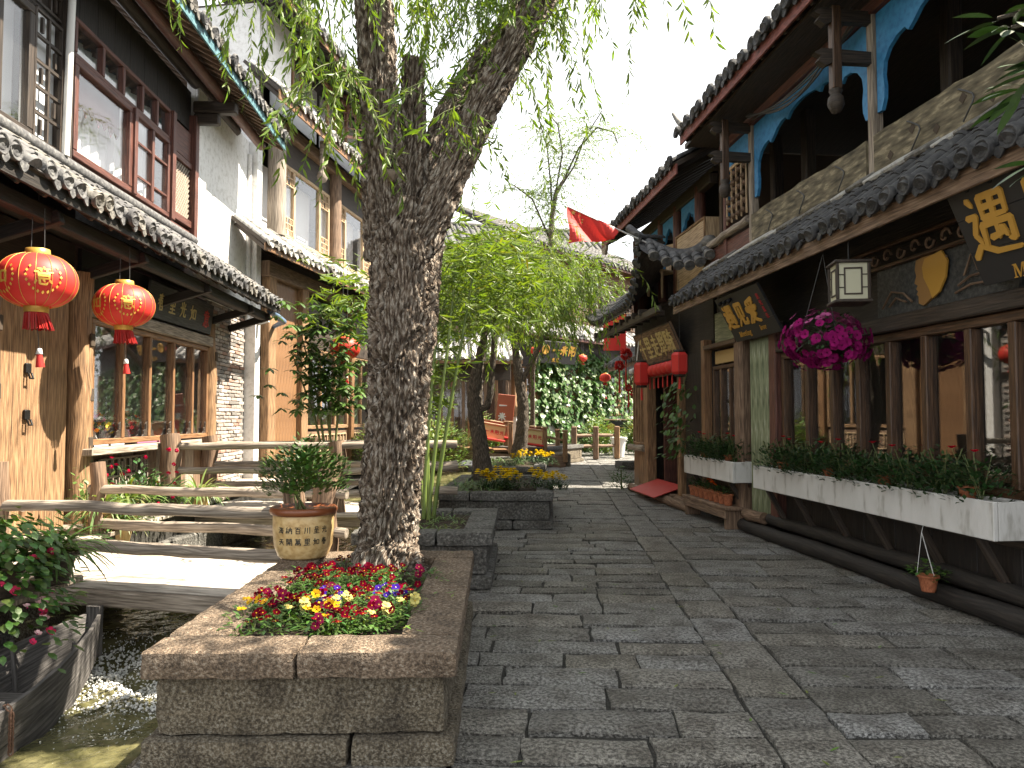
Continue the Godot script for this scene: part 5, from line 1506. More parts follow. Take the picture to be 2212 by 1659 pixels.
func build_far_houses() -> void:
	# ivy-covered house facing down the street at the bend
	var fr := Transform3D(Basis(Vector3.UP, 0.9), Vector3(0.9, 0, -31.5))
	var h := simple_house("ivy_house", "house at the bend overgrown with ivy below a pale tiled eave", fr, -1.5, 12.0, 6.0, 9.0, M.wood_old)
	bx("wall", h, Vector3(5.25, 0.8, 0), Vector3(13.1, 1.6, 0.2), M.plaster, 0.01)
	bx("wall", h, Vector3(5.25, 4.3, -0.04), Vector3(13.1, 1.3, 0.12), M.wood_dark, 0.01)
	for u in [-1.3, 0.2, 1.6, 3.2, 4.6, 6.8, 9.0, 11.7]:
		bx("post", h, Vector3(u, 2.65, 0.0), Vector3(0.18 if u < 6 else 0.3, 2.1, 0.2), M.wood_honey, 0.02)
	for k in [[-1.2, 0.1], [0.3, 1.5], [1.7, 3.1], [3.3, 4.5], [4.7, 6.65], [7.0, 8.85], [9.2, 11.5]]:
		var us := []
		for i in 5: us.append(lerpf(k[0], k[1], i / 4.0))
		window(h, us, 1.65, 3.65, 0.0, M.wood_honey, M.glass, {"frame": 0.06})
	roof(h, -1.7, 12.2, 5.0, 1.0, 5.7, 0.0, {"name": "lower_roof", "fascia": M.wood_red, "spacing": 0.3, "rad": 0.09, "tiles": [M.tile_pale, M.tile[0], M.tile_pale]})
	for k in [[-1.3, 0.4], [0.6, 2.4], [2.6, 4.4], [4.6, 6.8], [7.0, 9.2], [9.4, 11.7]]:
		var us := []
		for i in 4: us.append(lerpf(k[0], k[1], i / 3.0))
		window(h, us, 5.8, 8.0, -0.1, M.wood_old, M.glass, {"frame": 0.08})
		lattice(h, Vector2(k[0] + 0.1, 5.9), Vector2(k[1] - 0.1, 7.9), -0.04, 0.22, 0.03, M.wood_old)
	bx("upper_wall", h, Vector3(5.25, 8.4, -0.1), Vector3(13.1, 0.8, 0.14), M.wood_brown, 0.01)
	roof(h, -2.0, 12.5, 8.6, 0.9, 10.6, -3.0, {"name": "upper_roof", "fascia": M.wood_red, "spacing": 0.32, "rad": 0.09, "rafter": 0.5})
	ivy(h, [[-1.0, 0.1, 2.2, 2.4], [0.0, 0.2, 5.0, 1.6], [3.0, 0.2, 6.0, 4.6], [3.2, 2.0, 5.6, 4.4], [0.3, 2.0, 1.9, 4.4], [0.9, 3.0, 1.6, 5.0], [6.0, 0.1, 11.0, 4.0], [-1.2, 0.1, 6.0, 1.7], [-0.2, 1.4, 3.4, 4.5]], 15000, 0.1)
	# red-gabled house above it
	var f2 := Transform3D(Basis(Vector3.UP, 0.25), Vector3(0.2, 0, -40.0))
	var g := simple_house("red_gable_house", "tall house with a red gable and swept ridge above the trees", f2, -4.0, 4.5, 5.0, 10.5, M.wood_old)
	bx("front_wall", g, Vector3(0.25, 5.2, 0), Vector3(8.4, 10.4, 0.18), M.wood_brown, 0.0)
	roof(g, -4.6, 5.2, 10.0, 1.0, 12.2, -2.4, {"name": "roof", "fascia": M.red_fascia, "fascia_h": 0.3, "spacing": 0.34, "rad": 0.1})
	roof(g, -4.6, 5.2, 10.0, -5.8, 12.2, -2.41, {"name": "rear_roof", "spacing": 0.6, "rad": 0.1})
	part("ridge", mb().tube([Vector3(-4.9, 12.6, -2.4), Vector3(-4.0, 12.25, -2.4), Vector3(0.2, 12.2, -2.4), Vector3(4.5, 12.25, -2.4), Vector3(5.6, 12.75, -2.4)], [0.1, 0.16, 0.16, 0.16, 0.09], 8).mesh(), M.tile[1], g)
	for s in [-1, 1]:
		var poly := PackedVector2Array([Vector2(-5.2, 9.9), Vector2(-2.4, 12.1), Vector2(0.4, 9.9)])
		part("gable_panel", mb().prism(poly, -0.05, 0.05, Transform3D(Basis(Vector3(0, 0, 1), Vector3.UP, Vector3(-1, 0, 0)), Vector3(0.25 + s * 4.7, 0, 0))).mesh(), M.red_paint, g)
	for k in [[-3.5, -0.5], [0.5, 4.0]]:
		window(g, [k[0], lerpf(k[0], k[1], 0.5), k[1]], 8.2, 9.6, 0.12, M.wood_red, M.glass, {"frame": 0.1})
	# shop on the far bank behind the golden bridge
	var f3 := Transform3D(Basis(Vector3.UP, 0.12), Vector3(-2.4, 0, -29.0))
	var s3 := simple_house("bank_shop", "low shop with upright timber shutters behind the bushes on the far bank", f3, -2.6, 2.4, 4.0, 4.0, M.wood_old)
	for i in 12:
		var u := -2.4 + i * 0.42
		bx("timber_stud", s3, Vector3(u, 1.75, 0.05), Vector3(0.12, 2.5, 0.12), M.wood_old if i % 2 else M.wood_brown, 0.012)
		if i < 11:
			part("pane", mb().box(Vector3(u + 0.21, 1.9, 0.03), Vector3(0.29, 2.2, 0.01)).mesh(), M.glass, s3)
	bx("stall_riser", s3, Vector3(-0.1, 0.4, 0.0), Vector3(4.9, 0.8, 0.1), M.wood_old, 0.01)
	bx("sign_board", s3, Vector3(-0.1, 3.4, 0.06), Vector3(4.9, 0.8, 0.1), M.wood_dark, 0.01)
	roof(s3, -2.9, 2.7, 3.75, 1.0, 4.9, -1.2, {"name": "roof", "fascia": M.wood_brown, "spacing": 0.3, "rad": 0.09, "tiles": [M.tile_pale, M.tile[0], M.tile_pale]})
	# house past the porch tavern where the street turns
	var f4 := Transform3D(RF.basis, RF * Vector3(0, 0, -2.4))
	var s4 := simple_house("corner_house", "dark timber house past the curled porch roof where the street turns", f4, -25.5, -18.8, 4.0, 5.4, M.wood_old)
	bx("front_wall", s4, Vector3(-22.1, 1.6, 0.0), Vector3(6.4, 3.2, 0.14), M.wood_old, 0.0)
	for i in 14:
		bx("wall_plank", s4, Vector3(-25.1 + i * 0.46, 1.6, 0.09), Vector3(0.45, 3.0, 0.04), M.wood_honey if i % 3 == 0 else M.wood_old, 0.008)
	bx("upper_wall", s4, Vector3(-22.1, 4.3, -0.1), Vector3(6.4, 1.6, 0.1), M.wood_dark, 0.0)
	roof(s4, -25.8, -18.6, 3.3, 0.9, 3.9, 0.0, {"name": "lower_roof", "fascia": M.wood_old, "spacing": 0.3, "rad": 0.085})
	roof(s4, -25.8, -18.2, 5.3, 0.9, 7.0, -2.2, {"name": "upper_roof", "fascia": M.wood_grey, "fascia_h": 0.2, "spacing": 0.3, "rad": 0.085})
	upturned_finial(s4, Vector3(-25.8, 5.5, 0.6), 1.0)
	# big foliage masses beyond, closing the gap between the roofs
	for k in [[-9.0, -44.0, 9.0], [6.5, -50.0, 8.0], [13.0, -46.0, 10.0]]:
		shade_tree("far_tree", ["leafy green tree behind the red-gabled house", "leafy green tree standing behind the ivy house", "leafy green tree behind the corner house"][[-9.0, 6.5, 13.0].find(k[0])], Vector3(k[0], 0, k[1]), k[2])

func shade_tree(called: String, label: String, at: Vector3, hh: float) -> void:
	var t := thing(called, label, "tree", Transform3D(Basis(), at), "trees behind the houses")
	part("trunk", mb().tube([Vector3.ZERO, Vector3(0.1, hh * 0.3, 0), Vector3(0.0, hh * 0.7, 0.1)], [0.25, 0.18, 0.08], 8).mesh(), M.bark_dark, t)
	var lf := mb().leaf(Vector3.ZERO, Vector3(0, -0.3, 1).normalized(), Vector3.RIGHT, 0.3, 0.16, 0.5)
	var pl := []
	var ti := []
	for k in 3500:
		var d := Vector3(rng.randfn(), rng.randfn() * 0.7, rng.randfn()).normalized()
		var p := Vector3(0, hh * 0.68, 0) + d * hh * 0.32 * (1.0 + 0.35 * noise.get_noise_3dv(d * 6.0 + at)) * pow(rng.randf(), 0.3)
		pl.append(Transform3D(Basis(Vector3.UP, rr(0, TAU)) * Basis(Vector3.RIGHT, rr(-0.8, 0.8)), p))
		ti.append(Color.WHITE * rr(0.54, 1.0))
	many("crown", lf.mesh(), M.green, t, pl, ti)

# ------------------------------------------------------------------ plank bridge, railings, golden bridge
func rail_fence(label: String, a: Vector3, b: Vector3, ys: Array, posts: Array, r := 0.055, pm: Material = null, called := "log_railing") -> void:
	var t := thing(called, label, "railing", Transform3D(Basis(), a), "log railings over the stream")
	var d := b - a
	for y in ys:
		log_between("rail", t, Vector3(0, y + rr(-0.015, 0.015), 0) - d * rr(0.0, 0.03), d + Vector3(0, y + rr(-0.02, 0.02), 0) + d * rr(0.0, 0.03), r * rr(0.85, 1.05), M.wood_grey, 0.012)
	for p in posts:
		var at: Vector3 = d * p[0]
		log_between("post", t, at + Vector3(0, p[1], 0), at + Vector3(rr(-0.02, 0.02), p[2], rr(-0.02, 0.02)), p[3], pm if pm else M.wood_old, 0.03, 10)

func build_bridges() -> void:
	# plank bridge next to the big planter
	var t := thing("plank_bridge", "sunlit plank footbridge over the stream beside the big planter", "bridge", Transform3D())
	var A := Vector3(-4.75, 0, -6.95); var B := Vector3(-1.72, 0, -6.22)
	var C := Vector3(-1.72, 0, -7.75); var D := Vector3(-4.75, 0, -8.5)
	var n := 6
	for i in n:
		var f := (i + 0.5) / n
		var p := A.lerp(D, f) + Vector3(0, 0.13 + rr(-0.006, 0.006), 0)
		var q := B.lerp(C, f) + Vector3(0, 0.13 + rr(-0.006, 0.006), 0)
		beam("plank", t, p, q, 0.245, 0.06, M.deck, 0.008)
	for k in [[A, B], [D, C]]:
		beam("bearer", t, k[0] + Vector3(0.1, 0.03, 0), k[1] + Vector3(-0.05, 0.03, 0), 0.13, 0.135, M.wood_grey, 0.015)
	for k in [A.lerp(D, 0.5) + Vector3(0.32, -0.25, 0), C.lerp(B, 0.5) + Vector3(-0.1, -0.25, 0)]:
		bx("abutment", t, k, Vector3(0.4, 0.5, 1.5), M.planter_stone, 0.04)
	rail_fence("weathered log railing along the near edge of the plank bridge", Vector3(-4.7, 0.1, -7.0), Vector3(-1.78, 0.1, -6.32), [0.34, 0.7], [[0.0, 0.05, 1.05, 0.09], [0.985, 0.05, 0.95, 0.09]])
	rail_fence("weathered log railing along the far edge of the plank bridge", Vector3(-4.6, 0.1, -8.42), Vector3(-1.75, 0.1, -7.7), [0.32, 0.7], [[0.01, 0.05, 0.95, 0.08], [0.95, 0.0, 1.0, 0.13]])
	# second footbridge and its fence behind the big tree
	var u := thing("rear_footbridge", "narrow footbridge behind the potted shrub and the willow trunk", "bridge", Transform3D())
	for i in 5:
		beam("plank", u, Vector3(-4.9, 0.22 + rr(-0.005, 0.005), -11.1 - i * 0.3), Vector3(-1.6, 0.2, -10.9 - i * 0.3), 0.28, 0.06, M.deck)
	for z in [-11.0, -12.3]:
		beam("bearer", u, Vector3(-4.9, 0.1, z - 0.1), Vector3(-1.5, 0.1, z), 0.14, 0.16, M.wood_grey)
	rail_fence("log railing along the near edge of the rear footbridge", Vector3(-4.95, 0.2, -11.05), Vector3(-1.55, 0.2, -10.9), [0.3, 0.62, 0.98], [[0.0, 0.0, 1.1, 0.14], [0.72, 0.0, 1.05, 0.12], [1.0, -0.2, 1.15, 0.12]])
	rail_fence("log railing along the far edge of the rear footbridge", Vector3(-4.95, 0.2, -12.5), Vector3(-1.55, 0.2, -12.4), [0.3, 0.62, 0.95], [[0.0, 0.0, 1.1, 0.12], [0.5, 0.0, 1.05, 0.1], [1.0, -0.2, 1.1, 0.12]])
	rail_fence("dark log stubs through a thick post behind the bamboo", Vector3(-1.5, 0.0, -9.9), Vector3(-0.72, 0.0, -9.95), [0.32, 0.64, 0.98, 1.24], [[0.28, 0.0, 1.5, 0.14], [0.02, 0.0, 1.45, 0.1]], 0.06, M.wood_dark)
	# golden bridge with benches and lettered panels
	var g := thing("golden_bridge", "arched footbridge with gold lettered panels and red bench seats", "bridge", Transform3D(Basis(Vector3.UP, 0.1), Vector3(-0.1, 0, -24.6)))
	for i in 10:
		var f := i / 9.0
		var y := 0.62 - 0.3 * f * f
		beam("deck_plank", g, Vector3(-2.6 + i * 0.46, y, 0.5), Vector3(-2.6 + i * 0.46, y, -1.0), 0.44, 0.06, M.wood_brown)
	var arch := PackedVector2Array()
	for k in 13: arch.append(Vector2(-2.8 + k * 0.38, 0.56 - 0.02 * k))
	for k in 13: arch.append(Vector2(1.76 - k * 0.38, -0.1 + 0.42 * sin(k / 12.0 * PI)))
	part("arch_beam", mb().prism(arch, 0.5, 0.56).mesh(), M.wood_old, g)
	var panels := [[-0.66, 0.82, 0.52, -0.18], [0.56, 0.66, 0.52, -0.14], [-0.4, 0.88, -0.95, -0.18], [0.8, 0.72, -0.95, -0.14]]
	for k in panels:
		var p := hub("lettered_panel", g, Transform3D(Basis(Vector3.BACK, k[3]) * Basis(Vector3.RIGHT, -0.12), Vector3(k[0], k[1], k[2])))
		bx("panel", p, Vector3(0, 0.32, 0), Vector3(0.86, 0.42, 0.04), M.pale_gold if k[2] > 0 else M.red_paint, 0.01)
		bx("panel_cap", p, Vector3(0, 0.56, 0.02), Vector3(0.94, 0.04, 0.1), M.wood_pale, 0.008)
		bx("bench_seat", p, Vector3(0, 0.06, 0.12), Vector3(0.92, 0.05, 0.3), M.red_cloth, 0.01)
		if k[2] > 0:
			write(p, "一米阳光", Transform3D(Basis(), Vector3(0.1, 0.32, 0.022)), 0.14, 0.155, 0.022, 0.004, M.red_paint)
			part("medallion", mb().lathe([Vector2(0.085, 0.0), Vector2(0.08, 0.01), Vector2(0.06, 0.006), Vector2(0.05, 0.012), Vector2(0, 0.012)], 16, Vector3(-0.32, 0.32, 0.02), Basis(Vector3.RIGHT, PI / 2)).mesh(), M.gold_paint, p)
		else:
			write(p, "一米阳光", Transform3D(Basis(), Vector3(0, 0.32, 0.022)), 0.14, 0.16, 0.022, 0.004, M.gold_paint)
	for k in [[-1.22, 0.6], [0.0, 0.48], [1.1, 0.3], [1.75, 0.2]]:
		for z in [0.52, -0.98]:
			bx("newel_post", g, Vector3(k[0], k[1] + 0.42, z), Vector3(0.14, 0.95, 0.14), M.wood_honey, 0.015)
			bx("newel_cap", g, Vector3(k[0], k[1] + 0.94, z), Vector3(0.17, 0.08, 0.17), M.wood_honey, 0.02)
	for z in [0.52, -0.98]:
		beam("end_rail", g, Vector3(1.17, 0.95, z), Vector3(1.68, 0.85, z), 0.08, 0.08, M.wood_honey)
	for k in [-2.5, 1.7]: bx("abutment", g, Vector3(k, 0.05, -0.25), Vector3(0.5, 0.75, 1.4), M.planter_stone, 0.05)
	# timber fence past the bridge
	var f := thing("post_fence", "low timber post fence between the golden bridge and the ivy wall", "fence", Transform3D(Basis(), Vector3(2.3, 0, -28.2)))
	for k in 3:
		bx("post", f, Vector3(k * 0.85, 0.62, -0.4 * k), Vector3(0.2, 1.24, 0.2), M.wood_old if k < 2 else M.wood_honey, 0.03)
	for y in [0.5, 0.9]:
		for k in 2:
			log_between("rail", f, Vector3(k * 0.85 + 0.05, y, -0.4 * k), Vector3(k * 0.85 + 0.8, y, -0.4 * k - 0.4), 0.06, M.wood_old, 0.01)
	# black lettered railing panel further on
	var k2 := thing("black_panel_rail", "black railing panel with gold lettering under the round lantern", "railing", Transform3D(Basis(Vector3.UP, 0.1), Vector3(4.8, 0, -33.0)))
	bx("panel", k2, Vector3(0.4, 1.12, 0), Vector3(2.4, 0.6, 0.06), M.board_black, 0.01)
	bx("panel_cap", k2, Vector3(0.4, 1.46, 0), Vector3(2.5, 0.06, 0.14), M.wood_brown, 0.01)
	for s in [-0.75, 1.55]: bx("leg", k2, Vector3(s, 0.41, 0), Vector3(0.14, 0.82, 0.12), M.wood_dark)
	write(k2, "一米阳光", Transform3D(Basis(), Vector3(0.55, 1.12, 0.032)), 0.32, 0.36, 0.045, 0.006, M.gold_paint)
	part("medallion", mb().lathe([Vector2(0.19, 0.0), Vector2(0.18, 0.015), Vector2(0.15, 0.008), Vector2(0.13, 0.015), Vector2(0, 0.012)], 18, Vector3(-0.5, 1.12, 0.03), Basis(Vector3.RIGHT, PI / 2)).mesh(), M.gold_paint, k2)

# ------------------------------------------------------------------ moored boat
func build_boat() -> void:
	var t := thing("wooden_boat", "weathered grey wooden rowing boat moored in the stream", "boat", Transform3D(Basis(Vector3.UP, -0.10), Vector3(-3.72, -0.78, -4.55)))
	# stations along the hull, bow away from the camera: (z, half width, keel height, gunwale height)
	var st := []
	for k in 15:
		var f := k / 14.0
		var z := lerpf(2.3, -1.95, f)
		var hw := 0.46 * (1.0 - pow(maxf(0.0, (f - 0.55) / 0.45), 2.2) * 0.86) * lerpf(0.86, 1.0, minf(1.0, f * 3.0))
		var keel := 0.0 + 0.42 * pow(maxf(0.0, (f - 0.6) / 0.4), 2.0)
		var gun := 0.46 + 0.27 * pow(maxf(0.0, (f - 0.35) / 0.65), 2.0)
		st.append([z, hw, keel, gun])
	var sect := func(k: int, s: float, a: float, inset: float) -> Vector3:
		# s -1..1 side, a 0 keel edge .. 1 gunwale
		var q: Array = st[k]
		var w: float = lerpf(q[1] * 0.86, q[1], a) - inset
		return Vector3(s * w, lerpf(q[2], q[3], a) + (inset if a == 0.0 else 0.0), q[0])
	for s in [-1.0, 1.0]:
		for strake in 2:
			var m := mb()
			var a0 := strake * 0.5; var a1 := a0 + 0.49
			for k in st.size() - 1:
				var P: Array = [sect.call(k, s, a0, 0.0), sect.call(k + 1, s, a0, 0.0), sect.call(k + 1, s, a1, 0.0), sect.call(k, s, a1, 0.0)]
				var Q: Array = [sect.call(k, s, a0, 0.03), sect.call(k + 1, s, a0, 0.03), sect.call(k + 1, s, a1, 0.03), sect.call(k, s, a1, 0.03)]
				var u0: float = st[k][0]; var u1: float = st[k + 1][0]
				var uv := [Vector2(u0, a0 * 0.4), Vector2(u1, a0 * 0.4), Vector2(u1, a1 * 0.4), Vector2(u0, a1 * 0.4)]
				if s > 0:
					m.quad(P[0], P[1], P[2], P[3], uv[0], uv[1], uv[2], uv[3]); m.quad(Q[3], Q[2], Q[1], Q[0], uv[3], uv[2], uv[1], uv[0]); m.quad(P[3], P[2], Q[2], Q[3], uv[3], uv[2], uv[2], uv[3])
				else:
					m.quad(P[3], P[2], P[1], P[0], uv[3], uv[2], uv[1], uv[0]); m.quad(Q[0], Q[1], Q[2], Q[3], uv[0], uv[1], uv[2], uv[3]); m.quad(Q[3], Q[2], P[2], P[3], uv[3], uv[2], uv[2], uv[3])
			part("hull_strake", m.mesh(), M.boat_wood, t)
	var bt := mb()
	for k in st.size() - 1:
		bt.quad(sect.call(k, -1.0, 0.0, 0.0), sect.call(k, 1.0, 0.0, 0.0), sect.call(k + 1, 1.0, 0.0, 0.0), sect.call(k + 1, -1.0, 0.0, 0.0), Vector2(st[k][0], -0.3), Vector2(st[k][0], 0.3), Vector2(st[k + 1][0], 0.3), Vector2(st[k + 1][0], -0.3))
		bt.quad(sect.call(k + 1, -1.0, 0.0, -0.0) + Vector3(0, 0.04, 0), sect.call(k + 1, 1.0, 0.0, 0.0) + Vector3(0, 0.04, 0), sect.call(k, 1.0, 0.0, 0.0) + Vector3(0, 0.04, 0), sect.call(k, -1.0, 0.0, 0.0) + Vector3(0, 0.04, 0))
	part("bottom_boards", bt.mesh(), M.boat_wood, t)
	var e := st.size() - 1
	part("bow_transom", mb().bar(sect.call(e, -1.0, 0.5, 0.0), sect.call(e, 1.0, 0.5, 0.0), 0.05, 0.42).mesh(), M.boat_wood, t)
	part("stern_transom", mb().bar(sect.call(0, -1.0, 0.5, 0.0), sect.call(0, 1.0, 0.5, 0.0), 0.05, 0.42).mesh(), M.boat_wood, t)
	for k in [3, 7, 10]:
		part("thwart", mb().bar(sect.call(k, -1.0, 0.8, 0.03), sect.call(k, 1.0, 0.8, 0.03), 0.2, 0.04).mesh(), M.boat_wood, t)
	for k in [5, 9, 12]:
		for s in [-1.0, 1.0]:
			part("rib", mb().tube([sect.call(k, s, 0.0, 0.035), sect.call(k, s, 0.5, 0.04), sect.call(k, s, 1.0, 0.03) + Vector3(0, 0.04, 0)], [0.02, 0.02, 0.018], 6).mesh(), M.boat_wood, t)
	# rusty chain hung over the gunwale
	var c := thing("mooring_chain", "rusty chain hanging over the side of the grey boat", "chain", Transform3D())
	var path := []
	var hub_pt: Vector3 = t.transform * (sect.call(9, 1.0, 1.0, 0.0) as Vector3)
	for k in 34:
		var f := k / 33.0
		if f < 0.55: path.append(hub_pt + Vector3(-0.5 * (0.55 - f) / 0.55, 0.025 - 0.2 * sin(f / 0.55 * PI) * 0.6 + 0.32 * (0.55 - f), -0.55 * (0.55 - f)))
		else: path.append(hub_pt + Vector3(0.035, 0.0 - (f - 0.55) * 0.62, 0.0))
	for k in path.size() - 1:
		var a: Vector3 = path[k]; var b: Vector3 = path[k + 1]
		var mid := (a + b) * 0.5
		var dd := (b - a).normalized()
		var sd := dd.cross(Vector3(0.3, 0.2, 1)).normalized()
		if k % 2: sd = sd.cross(dd)
		var ring := []
		for q in 9: ring.append(mid + dd * cos(q * TAU / 8) * 0.026 + sd * sin(q * TAU / 8) * 0.014)
		part("chain_link", mb().tube(ring, [0.005, 0.005, 0.005, 0.005, 0.005, 0.005, 0.005, 0.005, 0.005], 5, false).mesh(), M.rust, c)

# ------------------------------------------------------------------ willows
func bark_tube(pts: Array, rad: Array, sides: int, per: int, amp: float, sd: float) -> MB:
	# smooth path through pts with deep ridged bark; u runs along the trunk
	var m := mb()
	var cv := Curve3D.new()
	for i in pts.size():
		var tg: Vector3 = (pts[mini(i + 1, pts.size() - 1)] - pts[maxi(i - 1, 0)]) / 6.0
		cv.add_point(pts[i], -tg, tg)
	var L := cv.get_baked_length()
	var rows := int(L * per)
	var acc := [0.0]
	for i in range(1, pts.size()): acc.append(acc[i - 1] + pts[i].distance_to(pts[i - 1]))
	var G := []
	for j in rows + 1:
		var s := L * j / rows
		var p := cv.sample_baked(s, true)
		var q := cv.sample_baked(minf(L, s + 0.02), true) - cv.sample_baked(maxf(0.0, s - 0.02), true)
		var dir := q.normalized()
		var f: float = float(j) / rows * acc[-1]
		var r: float = rad[-1]
		for i in pts.size() - 1:
			if f <= acc[i + 1]:
				r = lerpf(rad[i], rad[i + 1], smoothstep(0.0, 1.0, (f - acc[i]) / maxf(0.001, acc[i + 1] - acc[i])))
				break
		var sx := dir.cross(Vector3.FORWARD).normalized()
		if sx.length() < 0.5: sx = dir.cross(Vector3.RIGHT).normalized()
		var sy := dir.cross(sx)
		var ring := []
		for k in sides + 1:
			var an := TAU * (k % sides) / sides
			var o := sx * cos(an) + sy * sin(an)
			var wa := an + 0.5 * noise.get_noise_3d(cos(an) * 3.0 + sd, sin(an) * 3.0, s * 5.0)
			var nx := cos(wa) * r; var ny := sin(wa) * r
			var rid := 1.0 - absf(noise.get_noise_3d(nx * 48.0 + sd + s * 1.2, ny * 48.0, s * 3.6)) * 2.6 - absf(noise.get_noise_3d(nx * 105.0 + sd, ny * 105.0 + 40.0, s * 10.0)) * 1.5
			var lump := noise.get_noise_3d(nx * 9.0 + sd, ny * 9.0, s * 3.0)
			var fine := noise.get_noise_3d(nx * 190.0, ny * 190.0 + sd, s * 70.0)
			ring.append([p + o * (r * (1.0 + 0.12 * lump) + amp * (rid - 0.6) + amp * 0.22 * fine), Vector2(s, r * an)])
		ring[sides][1] = Vector2(s, r * TAU)
		G.append(ring)
	var nrm := func(j: int, k: int) -> Vector3:
		var a: Vector3 = G[j][(k + 1) % sides][0] - G[j][(k + sides - 1) % sides][0]
		var b: Vector3 = G[mini(j + 1, rows)][k % sides][0] - G[maxi(j - 1, 0)][k % sides][0]
		return a.cross(b).normalized()
	var N := []
	for j in rows + 1:
		var row := []
		for k in sides + 1: row.append(nrm.call(j, k))
		N.append(row)
	var flip: bool = (N[rows / 2][0] as Vector3).dot((G[rows / 2][0][0] as Vector3) - (G[rows / 2][sides / 2][0] as Vector3)) < 0.0
	for j in rows:
		for k in sides:
			var A = G[j][k]; var B = G[j][k + 1]; var C = G[j + 1][k + 1]; var D = G[j + 1][k]
			if flip: m.squad(A[0], D[0], C[0], B[0], -N[j][k], -N[j + 1][k], -N[j + 1][k + 1], -N[j][k + 1], A[1], D[1], C[1], B[1])
			else: m.squad(A[0], B[0], C[0], D[0], N[j][k], N[j][k + 1], N[j + 1][k + 1], N[j + 1][k], A[1], B[1], C[1], D[1])
	# closed end
	var top: Vector3 = cv.sample_baked(L, true)
	for k in sides:
		m.tri(G[rows][k][0], G[rows][(k + 1) % sides][0], top)
	return m

var leaf_places := []
var leaf_tints := []
var twig: MB
# one hanging withy with leaves both sides; starts at p heading dir, then falls
func withy(p: Vector3, dir: Vector3, length: float, leaf: float, gap: float, fall: float, bright := 1.0, thick := 0.004) -> void:
	var q := p
	var d := dir.normalized()
	var step := gap
	var pts := [p]
	var n := int(length / step)
	var sway := Vector3(rr(-1, 1), 0, rr(-1, 1)) * 0.02
	for i in n:
		d = (d + Vector3.DOWN * fall * step + sway * step * 8.0 + Vector3(rr(-1, 1), rr(-1, 1), rr(-1, 1)) * 0.05).normalized()
		q += d * step
		if i % 4 == 3: pts.append(q)
		if rng.randf() < 0.08: continue
		var side := d.cross(Vector3(rr(-1, 1), rr(-0.3, 0.3), rr(-1, 1))).normalized()
		var ld := (d * rr(0.5, 1.0) + side * rr(0.4, 0.8) + Vector3.DOWN * rr(0.1, 0.5)).normalized()
		var up := ld.cross(Vector3(rr(-1, 1), rr(-1, 1), rr(-1, 1))).normalized()
		var s := leaf * rr(0.65, 1.2)
		leaf_places.append(Transform3D(Basis(up * s, ld.cross(up) * s, ld * s), q))
		var b := minf(1.0, bright * rr(0.62, 1.02))
		leaf_tints.append(Color(minf(1.0, b * rr(0.8, 1.12)), b, b * rr(0.65, 1.0)))
	if pts.size() > 1:
		var rad := []
		for i in pts.size(): rad.append(thick * (1.0 - 0.8 * i / pts.size()))
		twig.tube(pts, rad, 4, false)
# leaf of unit length along +z, slightly folded and curved
func leaf_mesh(w: float) -> ArrayMesh:
	var m := mb()
	var L := [[0.0, 0.0, 0.0], [0.3, w * 0.5, -0.03], [0.62, w * 0.42, -0.09], [1.0, 0.0, -0.22]]
	for i in 3:
		var a: Array = L[i]; var b: Array = L[i + 1]
		for s in [-1.0, 1.0]:
			var A := Vector3(0, a[2], a[0]); var B := Vector3(0, b[2], b[0])
			var A1 := Vector3(s * a[1], a[2] + a[1] * 0.3, a[0]); var B1 := Vector3(s * b[1], b[2] + b[1] * 0.3, b[0])
			if s > 0:
				if a[1] == 0.0: m.tri(A, B, B1)
				elif b[1] == 0.0: m.tri(A, B, A1)
				else: m.quad(A, B, B1, A1)
			else:
				if a[1] == 0.0: m.tri(A, B1, B)
				elif b[1] == 0.0: m.tri(A, A1, B)
				else: m.quad(A, A1, B1, B)
	return m.mesh()

func finish_crown(t: Node3D, wid: float, m: Material, tm: Material) -> void:
	var inv := t.transform.affine_inverse()
	var pl := []
	for x in leaf_places: pl.append(inv * x)
	many("crown_leaves", leaf_mesh(wid), m, t, pl, leaf_tints)
	if twig.v.size() > 0:
		part("twigs", twig.mesh(), tm, t, inv)
	leaf_places = []
	leaf_tints = []

